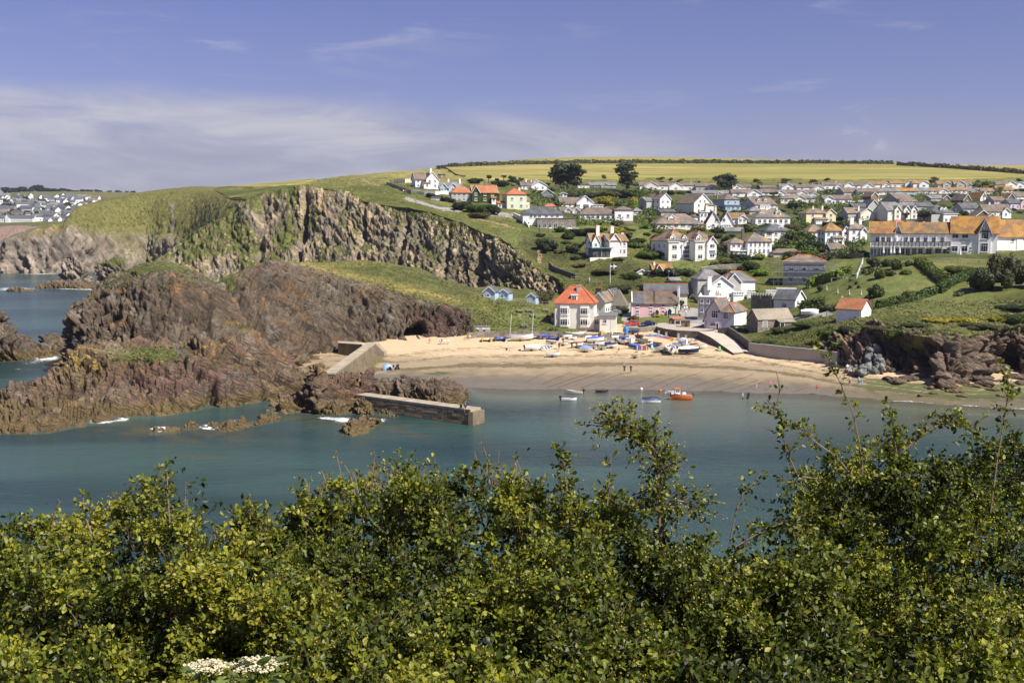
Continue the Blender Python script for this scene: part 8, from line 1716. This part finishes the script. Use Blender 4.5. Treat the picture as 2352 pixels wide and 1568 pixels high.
# ------------------------------------------------------------------ people
def body(pose):
    J=dict(pel=(0,0,.95),sp=(0,0,1.18),ch=(0,0,1.40),nk=(0,0,1.53),hb=(0,-.015,1.60),ht=(0,-.015,1.73))
    for n,s in (('l',-1),('r',1)):J.update({'sh'+n:(s*.18,0,1.44),'el'+n:(s*.25,.03,1.16),'wr'+n:(s*.26,-.07,.92),'ha'+n:(s*.25,-.10,.82),'hi'+n:(s*.09,0,.92),'kn'+n:(s*.10,-.03,.50),'an'+n:(s*.10,.02,.09),'to'+n:(s*.11,-.15,.04)})
    if pose=='walk':J.update(knl=(-.1,-.22,.52),anl=(-.1,-.22,.09),tol=(-.1,-.38,.05),knr=(.1,.12,.5),anr=(.1,.32,.14),tor=(.1,.2,.03),elr=(.25,-.12,1.17),wrr=(.24,-.3,1.0),har=(.24,-.36,.95))
    if pose=='hips':J.update(ell=(-.36,.06,1.2),wrl=(-.17,-.03,1.02),hal=(-.12,-.05,1.0),elr=(.36,.06,1.2),wrr=(.17,-.03,1.02),har=(.12,-.05,1.0))
    if pose=='bend':
        for k in ('sp','ch','nk','hb','ht','shl','shr'):x,y,z=J[k];J[k]=(x,-(z-.95)*.85,.95+(z-.95)*.5)
        J.update(ell=(-.22,-.45,.85),wrl=(-.2,-.5,.6),hal=(-.2,-.52,.5),elr=(.22,-.45,.85),wrr=(.2,-.5,.6),har=(.2,-.52,.5))
    if pose=='sit':
        for k in J:
            if k[:2] not in ('kn','an','to'):x,y,z=J[k];J[k]=(x,y+.02*(z-.95),z-.5)
        for n,s in (('l',-1),('r',1)):J.update({'kn'+n:(s*.13,-.42,.48),'an'+n:(s*.12,-.42,.06),'to'+n:(s*.12,-.58,.02),'wr'+n:(s*.16,-.28,.52),'ha'+n:(s*.14,-.36,.52),'el'+n:(s*.26,-.05,.66)})
    R=dict(pel=.125,sp=.115,ch=.13,nk=.055,hb=.085,ht=.075,sh=.062,el=.046,wr=.034,ha=.035,hi=.088,kn=.062,an=.042,to=.036)
    keys=list(J);E=[('pel','sp'),('sp','ch'),('ch','nk'),('nk','hb'),('hb','ht')]
    for n in 'lr':E+=[('ch','sh'+n),('sh'+n,'el'+n),('el'+n,'wr'+n),('wr'+n,'ha'+n),('pel','hi'+n),('hi'+n,'kn'+n),('kn'+n,'an'+n),('an'+n,'to'+n)]
    me=bpy.data.meshes.new('person');me.from_pydata([J[k] for k in keys],[(keys.index(a),keys.index(b)) for a,b in E],[]);ob=link('person_src',me)
    ob.modifiers.new('skin','SKIN');
    for k,v in zip(keys,me.skin_vertices[0].data):r=R.get(k,R.get(k[:2]));v.radius=(r,r);v.use_root=(k=='pel')
    ob.modifiers.new('sub','SUBSURF').levels=1;dg=bpy.context.evaluated_depsgraph_get();m2=bpy.data.meshes.new_from_object(ob.evaluated_get(dg));bpy.data.objects.remove(ob)
    segs=[(np.array(J[a]),np.array(J[b]),3 if a=='hb' else 0 if a in ('nk','an'+a[-1:],'wr'+a[-1:],'el'+a[-1:]) or b=='hb' else 2 if a[:2] in ('hi',) or b[:2]=='hi' else 4 if a[:2]=='kn' else 1) for a,b in E]
    mi=[]
    for f in m2.polygons:
        c=np.array(f.center);best=(9,0)
        for a,b,k in segs:t=np.clip(np.dot(c-a,b-a)/np.dot(b-a,b-a),0,1);best=min(best,(float(np.linalg.norm(c-a-t*(b-a))),k))
        k=best[1]
        if k==3:k=3 if (c[1]>np.array(J['ht'])[1]-.02 or c[2]>J['ht'][2]-.01) else 0
        mi.append(k)
    m2.materials.clear()
    for _ in range(5):m2.materials.append(C_('skin'))
    m2.polygons.foreach_set('material_index',mi);m2.polygons.foreach_set('use_smooth',np.ones(len(mi),bool));m2.update()
    return m2
def person(pos,pose,rz,shirt,legs,label,hair='brown',shin='skin',sc=1.0,group='people on the beach and quay'):
    p=ground(*pos) if len(pos)==2 else np.array(pos);me=cached(('body',pose),lambda:body(pose))
    def mk():m3=me.copy();m3.materials[1]=C_(shirt);m3.materials[2]=C_(legs);m3.materials[3]=C_(hair);m3.materials[4]=C_(shin); return m3
    o=link('person',cached(('pm',pose,shirt,legs,hair,shin),mk),None,(p[0],p[1],p[2]),(0,0,math.radians(rz)),(sc,sc,sc)); return tag(o,label,'person',group,'thing')
def zp(z,x,y): return (z[0]+x*z[2],z[1]+y*z[2])
for a in [((1284,803),'stand',30,'navy','navy','person in dark clothes walking on the dry sand beside the white dinghies'),(zp(ZP,120,578),'sit',20,'cyan','white','sunbather in pale blue sitting at the left of the group below the cave'),(zp(ZP,145,572),'sit',-10,'red','navy','sunbather in red sitting in the group below the cave'),(zp(ZP,200,575),'sit',10,'white','cyan','sunbather in white sitting in the middle of the group below the cave'),(zp(ZP,265,578),'sit',0,'white','blue','sunbather in white and blue sitting at the right of the group below the cave'),(zp(ZP,585,497),'sit',0,'yellow','grey','person in a yellow top sitting against the sea wall'),(zp(ZP,655,495),'sit',-20,'white','black','person in white sitting against the sea wall beside the yellow top'),(zp(ZP,-70,560),'sit',0,'pink','skin','sunbather in pink by the rocks at the cave mouth'),
    (zp(Z1,980,1075),'sit',-60,'pink','skin','sunbather with white hat sitting alone mid beach'),(zp(Z2,705,1085),'sit',0,'black','navy','person in black sitting under the concrete sea wall'),(zp(Z2,868,1118),'bend',-60,'white','navy','person in a white shirt bending over beach bags'),(zp(Z2,1040,1142),'sit',20,'red','black','person in red and dark clothes sitting by the concrete wall'),(zp(Z2,1078,1142),'sit',-20,'white','black','person in a white top sitting at the right by the concrete wall'),((1769,895),'walk',60,'pink','navy','person in a pink top paddling at the water edge'),((1877,905),'hips',180,'red','lightblue','person in a red top and pale shorts standing in the edge of the sea'),((1951,886),'stand',10,'skin','black','bare-chested person by the weedy rocks'),((1972,886),'stand',-10,'cyan','blue','person in a blue dress by the weedy rocks'),((1946,850),'sit',0,'white','navy','person in white sitting among the grey boulders'),
    (zp(Z1,1525,782),'sit',0,'navy','white','first person from the left seated on the quay bench'),(zp(Z1,1562,780),'sit',10,'white','grey','second person from the left seated on the quay bench'),(zp(Z1,1602,788),'sit',-20,'white','black','person in white seated at the end of the quay table'),(zp(Z1,1765,808),'sit',15,'white','white','person in white sitting on the quay edge before the kiosk, left one'),(zp(Z1,1800,808),'sit',-10,'white','navy','person in white sitting on the quay edge before the kiosk, right one'),(zp(Z1,1715,600),'stand',0,'blue','white','person in a blue shirt standing first in the street group'),(zp(Z1,1740,604),'walk',10,'white','blue','person in white walking in the street group'),(zp(Z1,1768,602),'stand',20,'white','grey','person in white and grey standing in the street group'),(zp(Z1,1795,596),'stand',0,'red','navy','person in a red top at the right of the street group'),(zp(Z1,1758,655),'walk',0,'white','lightblue','person in pale blue walking down the street towards the quay'),(zp(Z5,322,470),'walk',40,'white','navy','walker in white on the cliff path'),(zp(Z5,350,470),'walk',40,'red','navy','walker in dark red on the cliff path'),(zp(Z1,635,268),'walk',30,'cyan','grey','walker in pale blue on the path behind the red roof'),((1434,858),'stand',0,'black','black','dark-clad person on the wet sand above the rowing boat, left one'),((1449,858),'stand',0,'black','black','dark-clad person on the wet sand above the rowing boat, right one')]:person(*a[:6])
person((1737,895),'walk',40,'pink','lightblue','child in pink and blue paddling at the water edge',sc=.68);person((1980,888),'stand',0,'cyan','cyan','small child by the weedy rocks',sc=.62)
Pq=PZ(ZW[0]+1575*ZW[2],ZW[1]+305*ZW[2],0);person((Pq[0],Pq[1],-.55),'stand',60,'cyan','navy','person wading waist-deep beside a black board');o=MB().prism([(-.25,0),(.25,0),(.28,1.0),(0,1.25),(-.28,1.0)],-.04,.04,'y').build('body_board',C_('black'),None,(Pq[0]+.8,Pq[1],-.1),(.15,.1,.5));tag(o,'black board held upright in the shallows','board',None,'thing')
# angler on the end of the breakwater
E1=A0-np.array([0,0,2.3])+t*(Lb-1.0)+n*0.35 if False else np.array([*(A0[:2]+np.array([math.cos(R.rotation_euler[2]),math.sin(R.rotation_euler[2])])*(Lb-0.9)),0]);E1[2]=1.88
person((E1[0]+.15,E1[1]+.2,1.86),'sit',6,'navy','grey','angler in a dark top sitting on the end of the breakwater');o=MB().tube([(0,0,0),(.15,-.5,1.2),(.3,-1.1,2.3)],[.02,.012,.006],5).build('fishing_rod',C_('black'),None,(E1[0]+.3,E1[1]-.1,2.35));tag(o,'thin black fishing rod held by the angler','fishing rod',None,'thing');o=MB().prism([(-.2,0),(.2,0),(.2,.45),(.1,.55),(-.1,.55),(-.2,.45)],-.12,.12,'y').build('rucksack',C_('black'),None,(E1[0]-.5,E1[1]+.5,2.31));tag(o,'black rucksack beside the angler on the breakwater','rucksack',None,'thing')

# ------------------------------------------------------------------ cars
def car(z,x,y,L,rz,col,label,kind='suv'):
    p=ground(*zp(z,x,y));L=L*z[2]*(p[1]*cp+(H-p[2])*sp)/F;r=empty('parked_car',p,math.radians(rz),label,'car','parked cars');k=L/4.3
    def bd():
        b=MB();top=1.62 if kind!='hatch' else 1.45;rear=-2.0 if kind in ('van','suv') else -1.75
        b.prism([(-2.15,.35),(-2.1,.85),(-1.95,.98),(.95,.98),(1.95,.80),(2.12,.62),(2.15,.35),(1.75,.28),(-1.8,.28)],-.88,.88,'y')
        b.add([(rear,-.82,.975),(1.0 if kind!='van' else 1.6,-.82,.975),(.35 if kind!='van' else 1.1,-.66,top),(rear+.25,-.66,top),(rear,.82,.975),(1.0 if kind!='van' else 1.6,.82,.975),(.35 if kind!='van' else 1.1,.66,top),(rear+.25,.66,top)],[(0,1,2,3),(4,7,6,5),(3,2,6,7),(1,5,6,2),(0,3,7,4)])
        return b.mesh('body',m_plain('car_'+col,COLS[col],.25,.6,var=.03) if 'car_'+col not in MATS else MATS['car_'+col])
    link('body',cached(('car',kind,col),bd),r,None,None,(k,k,k))
    def gl():
        b=MB();rear=-1.9 if kind in ('van','suv') else -1.65;x1=.78 if kind!='van' else 1.4;top=1.54 if kind!='hatch' else 1.38
        for s in (-1,1):b.add([(rear+.05,s*.825,1.03),(x1,s*.825,1.03),(x1-.45,s*.705,top),(rear+.25,s*.705,top)],[(0,1,2,3)])
        b.add([(x1+.21,-.7,1.04),(x1+.21,.7,1.04),(x1-.36,.6,top+.01),(x1-.36,-.6,top+.01)],[(0,1,2,3)]); return b.mesh('windows',GLASS)
    link('windows',cached(('cg',kind),gl),r,None,None,(k,k,k))
    for sx_ in (-1.35,1.32):
        for s in (-1,1):
            w=link('wheel',cached('cw',lambda:MB().lathe([(.1,-.12),(.31,-.12),(.33,0),(.31,.12),(.1,.12)],14).mesh('wheel',BLACK)),r,(sx_*k,s*.80*k,.33*k),(math.pi/2,0,0),(k,k,k));link('hubcap',cached('hub',lambda:MB().lathe([(.19,-.125),(.19,.125)],10).mesh('hubcap',STEEL)),w)
    for s in (-1,1):link('headlight',cached('hl',lambda:MB().box(-.05,.05,-.16,.16,-.07,.07).mesh('headlight',WHITE)),r,(2.09*k,s*.62*k,.72*k),None,(k,k,k))
for a in [(Z1,1125,762,178,180,'red','red sport utility car parked behind the stone wall'),(Z1,1310,758,175,180,'navy','dark blue estate car parked next to the red one','hatch'),(Z1,1955,800,145,165,'navy','dark blue estate car beside the lilac cottage'),(Z1,950,628,125,150,'white','white van parked in the lane below the thatch','van'),(Z1,2010,126,80,180,'brightblue','bright blue car on the road above the grey slate roofs','hatch'),(Z9,2120,630,150,170,'black','black car beside the pale pink house','hatch'),(Z7,380,470,92,0,'black','dark car beside the cream hip-roofed bungalow','hatch'),(Z7,1275,470,75,0,'white','white van beside the picture-window bungalow, right one','van'),(Z7,1175,472,60,0,'white','smaller white van beside the picture-window bungalow, left one','van'),(Z5,1005,620,60,160,'navy','small dark car at the end of the cliff-top road','hatch'),(Z3,55,592,80,0,'red','red car behind the car-park fence','hatch'),(Z3,245,588,90,0,'black','black car behind the car-park fence','hatch'),(Z1,1580,280,60,0,'black','black car roof beside the timber shed','hatch'),(Z2,550,168,80,10,'black','dark car above the grey slate roofs','hatch')]:car(*a)

# ------------------------------------------------------------------ poles, lamps, flag, beach things
def pole(z,x,yb,yt,label,cat='pole',mat=None,r=.10,lamp=False,name='telegraph_pole'):
    p=ground(*zp(z,x,yb));hgt=(yb-yt)*z[2]*(p[1]*cp+(H-p[2])*sp)/F;root=empty(name,p,0,label,cat);MB().tube([(0,0,-.5),(0,0,hgt)],[r,r*.7],7).build('post',mat or GREYWOOD,root)
    if lamp:MB().tube([(0,0,hgt),(0,-.5,hgt+.05)],.04,5).build('arm',mat or STEEL,root);MB().lathe([(.05,.12),(.28,.05),(.24,-.03),(.05,-.06)],10).build('lamp_head',WHITE,root,(0,-.6,hgt+.02))
    elif cat=='pole':MB().box(-.6,.6,-.05,.05,hgt-.5,hgt-.4).build('cross_arm',mat or GREYWOOD,root)
    return root,hgt
for a in [(Z1,910,575,340,'telegraph pole in front of the steep thatched cottage'),(Z1,1668,640,290,'tall dark telegraph pole at the end of the cream cottage'),(Z4,350,480,330,'telegraph pole before the tall white house'),(Z6,898,252,170,'telegraph pole against the field right of the twisted cypress'),(Z5,2210,440,335,'telegraph pole below the big cypress'),(Z7,1215,330,210,'telegraph pole against the field over the top-row bungalows'),(Z7,282,325,220,'telegraph pole near the palm-like tree'),(Z7,628,530,440,'telegraph pole below the cream hip-roofed bungalow'),(Z8,1250,520,430,'telegraph pole among the right-hand roofs'),(Z3,1545,240,70,'telegraph pole behind the hotel roof'),(Z1,1615,210,100,'telegraph pole above the timber shed'),(Z1,1325,170,0,'telegraph pole left of the orange-roofed chalet')]:pole(*a)
pole(Z1,1555,282,130,'green-grey street lamp above the slate-roofed house','street lamp',STEEL,.07,True,'street_lamp');pole(Z2,1540,690,425,'street lamp standing in front of the white boat shed','street lamp',STEEL,.07,True,'street_lamp')
root,hh=pole(Z1,877,268,42,'white flagpole on the slope behind the red-roofed house','flagpole',WHITE,.09,False,'flagpole')
fl=MB();cols_=[]
for i in range(15):
    for j in range(9):
        x0,x1,z0,z1=i*.12,(i+1)*.12,j*.13,(j+1)*.13;yv= lambda x:.12*math.sin(x*5);fl.mi=1 if (abs(i-7)<=1 or abs(j-4)<=0 or abs(j-4)==1) else 0;fl.add([(x0,yv(x0),z0),(x1,yv(x1),z0),(x1,yv(x1),z1),(x0,yv(x0),z1)],[(0,1,2,3)])
fl.build('flag',[C_('navy'),C_('white')],root,(.1,0,hh-1.3))
def picnic(x,y,lab,z=ZB):
    p=ground(*zp(z,x,y));r=empty('picnic_table',p,.2,lab,'picnic table','picnic tables')
    for y_,z_,w in ((0,.74,.38),(-.62,.44,.13),(.62,.44,.13)):MB().box(-.95,.95,y_-w,y_+w,z_-.04,z_).build('table_top' if y_==0 else 'bench_seat',GREYWOOD,r)
    for x_ in (-.6,.6):MB().add([(x_-.04,-.6,0),(x_+.04,-.6,0),(x_+.04,-.25,.7),(x_-.04,-.25,.7),(x_-.04,-.5,0),(x_+.04,-.5,0),(x_+.04,-.15,.7),(x_-.04,-.15,.7)],[(0,1,2,3),(4,7,6,5),(0,4,5,1),(3,2,6,7),(0,3,7,4),(1,5,6,2)]).add([(x_-.04,.6,0),(x_+.04,.6,0),(x_+.04,.25,.7),(x_-.04,.25,.7),(x_-.04,.5,0),(x_+.04,.5,0),(x_+.04,.15,.7),(x_-.04,.15,.7)],[(0,1,2,3),(4,7,6,5),(0,4,5,1),(3,2,6,7),(0,3,7,4),(1,5,6,2)]).box(x_-.03,x_+.03,-.7,.7,.36,.40).build('leg_frame',GREYWOOD,r)
for x,y,l in ((2047,1066,'picnic table at the left of the upper row on the green'),(2110,1064,'picnic table in the middle of the upper row on the green'),(2228,1062,'picnic table at the right of the upper row on the green'),(2140,1100,'picnic table on the middle of the green'),(2075,1170,'picnic table nearest the sea wall on the green')):picnic(x,y,l)
picnic(1640,800,'picnic table on the quay beside the kiosk',Z1)
# blue beach tent, windbreak, deck chair
p=ground(893,850);b=MB();ns=9
vs=[(1.25*math.cos(math.pi*i/8)*math.cos(j*math.pi/12),-.9*math.sin(j*math.pi/12)+.5,1.25*math.sin(math.pi*i/8)*math.cos(j*math.pi/14)) for j in range(-4,5) for i in range(9)];b.add(vs,[(j*9+i,j*9+i+1,(j+1)*9+i+1,(j+1)*9+i) for j in range(8) for i in range(8)])
tag(b.build('beach_tent',C_('lightblue'),None,tuple(p),(0,0,.5)),'pale blue dome beach tent on the open sand by the pier','tent',None,'thing')
person((904,850),'sit',-40,'black','skin','person sitting at the mouth of the blue tent');p=ground(912,848);r=empty('pushchair',p,.4,'dark pushchair beside the blue tent','pushchair');MB().prism([(-.25,.35),(.3,.35),(.4,.95),(.1,1.05),(-.2,.6)],-.22,.22,'y').build('seat',C_('black'),r);MB().tube([(.35,0,.9),(.55,0,1.1)],.03,5).build('handle',STEEL,r)
for x_ in (-.25,.35):link('wheel',WHEEL,r,(x_,0,.2),(math.pi/2,0,0),(.9,.9,2.5))
p0=ground(*zp(ZQ,1218,368));p1=ground(*zp(ZQ,1415,372));r=empty('windbreak',p0,math.atan2(p1[1]-p0[1],p1[0]-p0[0]),'blue windbreak with yellow and red stripes stuck in the sand','windbreak');Lw=float(np.linalg.norm(p1-p0))
for i,c in enumerate(['blue','yellow','blue','red','blue','yellow','blue','red','blue','yellow','blue']):MB().box(i*Lw/11,(i+1)*Lw/11-.003,-.01,.01,.08,1.05).build('panel',C_(c),r)
for i in range(5):MB().tube([(i*Lw/4,.03,-.3),(i*Lw/4,.03,1.25)],.025,5).build('pole',WOOD,r)
for z,x,y,c,lab in ((ZQ,1495,360,'cyan','pale blue folding chair right of the windbreak'),(Z2,1510,1240,'blue','dark blue folding chair beside the grey boulders'),(Z2,150,1058,'green','green folding chair at the slipway foot')):
    p=ground(*zp(z,x,y));r=empty('folding_chair',p,.6,lab,'chair');MB().box(-.28,.28,-.3,.25,.34,.38).build('seat',C_(c),r);MB().prism([(.22,.36),(.5,1.0),(.54,1.0),(.27,.36)],-.28,.28,'x').build('backrest',C_(c),r)
    for x_ in (-.26,.26):MB().tube([(x_,-.28,0),(x_,.25,.38)],.02,5).tube([(x_,.3,0),(x_,-.28,.38)],.02,5).build('leg',STEEL,r)
# boulders, weedy rocks, pots, statues
def boulder(seed,mat):
    bm=bmesh.new();bmesh.ops.create_icosphere(bm,subdivisions=3,radius=1);v=np.array([q.co[:] for q in bm.verts]);f=np.array([[q.index for q in t_.verts] for t_ in bm.faces]);bm.free()
    f1,f2,cv=worley(v*1.1+seed*5);v=v*(1+.18*cv+.10*fbm(v*1.7+seed,3))[:,None];v[:,2]*=.75; return mesh_np('boulder',v,f,[mat],False,{'block':np.full(len(v),.5)})
m,g=newmat('grey_boulder');po=g.n('TexCoord',{},out=3);nn=g.noise(po,1.6,7,.65);oi=g.n('ObjectInfo',{},out=5)
finish(g,g.mix(1.0,g.ramp(nn,[(.3,(.085,.088,.085)),(.5,(.165,.17,.162)),(.7,(.27,.27,.25))]),g.ramp(oi,[(0,(.7,.7,.7)),(1,(1.25,1.25,1.2))]),'MULTIPLY'),.85,g.bump(nn,.5,.1),.2);BG=[boulder(s,m) for s in range(4)];BD=[boulder(s+9,ROCK_DARK) for s in range(3)]
rb=random.Random(8)
for i in range(60):
    f_=i/59;px_=1945+rb.random()*80 if f_<.6 else 1990+rb.random()*32;py_=858-rb.random()*16 if f_<.6 else 845-(f_-.6)*2.5*40-rb.random()*8
    p=ground(px_,py_);s=rb.uniform(.35,.9);o=link('boulder',BG[i%4],None,(p[0],p[1]-.3,p[2]+s*.25),(rb.uniform(0,3),rb.uniform(0,3),rb.uniform(0,6)),(s,s*rb.uniform(.7,1.2),s*rb.uniform(.7,1)));tag(o,'angular grey boulder in the heap at the foot of the cliff','boulder','grey boulders heaped at the cliff foot','thing')
for i in range(44):
    px_=rb.uniform(2030,2345);py_=rb.uniform(868,912) if px_>2100 else rb.uniform(866,895);p=ground(px_,py_);s=rb.uniform(.3,1.1)*(1.3 if py_<885 else .8);o=link('weedy_rock',BD[i%3],None,(p[0],p[1],p[2]+s*.1),(0,0,rb.uniform(0,6)),(s*1.5,s,s*.6));tag(o,'dark weed-draped rock lying on the sand before the right-hand cliff','rock','dark rocks on the sand under the cliff','thing')
POTM=cached('crab',lambda:MB().prism([(-.3,0),(.3,0),(.3,.2),(.15,.38),(-.15,.38),(-.3,.2)],-.35,.35,'y').mesh('crab_pot',m_plain('pot_netting',(.03,.032,.03),.9)))
for i in range(36):
    p=ground(*zp(Z2,275+(i%12)*24+rb.uniform(-6,6),812+(i//12)*8));o=link('crab_pot',POTM,None,(p[0],p[1],p[2]+(2-i//12)*.36),(0,0,rb.uniform(-.4,.4)));tag(o,'black netted crab pot in the stack beside the stone boathouse','crab pot','stacked crab pots','thing')
for i,(x,y) in enumerate(((1377,350),(1505,385),(1640,405),(1778,408))):
    p=ground(*zp(Z2,x,y));o=MB().lathe([(.28,0),(.28,.25),(.16,.3),(.18,.7),(.12,.95),(.06,1.0),(.13,1.12),(.10,1.28),(.02,1.34)],9).build('garden_statue',CONC,None,tuple(p),None,True);tag(o,'small stone garden statue on the hotel lawn, %s from the left'%['first','second','third','fourth'][i],'statue','garden statues','thing')

# ------------------------------------------------------------------ rough tussocks over the open slopes, too many to count
rng=np.random.default_rng(77);TU_C=[]
for xa,xb,ya,yb,n in ((700,1100,600,720,1500),(700,960,410,470,1500),(960,1300,480,640,3500),(1060,1290,680,765,1500),(1290,1500,560,690,3000),(1750,1920,725,805,1400),(1930,2360,690,770,5000),(1500,1800,600,690,1200),(170,480,440,520,1800),(220,480,604,660,900),(240,440,795,830,500)):
    for x,y in zip(rng.uniform(xa,xb,n),rng.uniform(ya,yb,n)):
        h_=BVH.ray_cast(Vector((0,0,H)),Vector(ray(x,y)))
        if h_[0] and h_[0].z>4 and h_[1].z>0.45:TU_C.append((*h_[0],h_[0].y))
TU_C=np.array(TU_C);nT=len(TU_C);s_=rng.uniform(0.14,0.36,nT)*(0.5+TU_C[:,3]/450)
C=np.repeat(TU_C[:,:3],3,0)+rng.normal(0,0.25,(nT*3,3))*np.array([1,1,0.1]);N_=np.array([0.25,-0.35,0.85])+rng.normal(0,0.35,(nT*3,3));N_/=np.linalg.norm(N_,axis=1,keepdims=True);V,_f=leafquads(C+np.array([0,0,0.12]),N_,np.repeat(s_,3)*0.8,rng,1.2);tone=np.repeat(np.clip(0.45+0.4*vnoise(C*0.08)+rng.normal(0,.2,nT*3),0,1),4)
L_TUS=m_leaf('tussock_blades',(0.055,0.068,0.018),(0.115,0.122,0.036),(0.24,0.21,0.085),0.1,0.85)
o=link('tussock_grass',mesh_np('tussock_grass',V,np.arange(len(V)).reshape(-1,4),[L_TUS],False,{'tone':tone}));tag(o,'rough grass tussocks and low bracken over the open slopes','grass',None,'stuff')

# garden undergrowth between the houses of the upper village
UC=[]
for x,y in zip(rng.uniform(1210,2390,22000),420+rng.random(22000)**0.9*175):
    if (x>1985 and y>508) or (1180<x<1480 and 520<y<600) or any(xa<x<xb and yt<y<yb+3 for xa,xb,yt,yb in rects): continue
    if vnoise(np.array([[x/45,y/14,0.7]]))[0]<-0.12: continue
    h_=BVH.ray_cast(Vector((0,0,H)),Vector(ray(x,y)))
    if h_[0]:UC.append((*h_[0],h_[0].y))
UC=np.array(UC);nU=len(UC);C=np.repeat(UC[:,:3],5,0)+rng.normal(0,0.9,(nU*5,3))*np.array([1,1,0])+np.array([0,0,1])*rng.uniform(0.1,2.2,(nU*5,1));N_=np.array([0.2,-0.4,0.7])+rng.normal(0,0.6,(nU*5,3));N_/=np.linalg.norm(N_,axis=1,keepdims=True)
V,_f=leafquads(C,N_,0.45*np.repeat(0.5+UC[:,3]/700,5),rng,1.2);tone=np.repeat(np.clip(0.4+0.45*vnoise(C*np.array([.09,.09,0]))+rng.normal(0,.2,nU*5),0,1),4)
o=link('undergrowth',mesh_np('undergrowth',V,np.arange(len(V)).reshape(-1,4),[L_GREEN],False,{'tone':tone}));tag(o,'dense green garden undergrowth between the hillside houses','undergrowth',None,'stuff')
# ------------------------------------------------------------------ sea air
m,g=newmat('sea_air');g.n('OutputMaterial',{'Volume':g.n('VolumePrincipled',{'Color':(0.80,0.86,1.0),'Density':0.00006,'Anisotropy':0.3})})
tag(MB().box(-8000,8000,-120,6200,-11,150).build('haze',m),'thin pale sea haze over the whole bay','haze',None,'stuff')
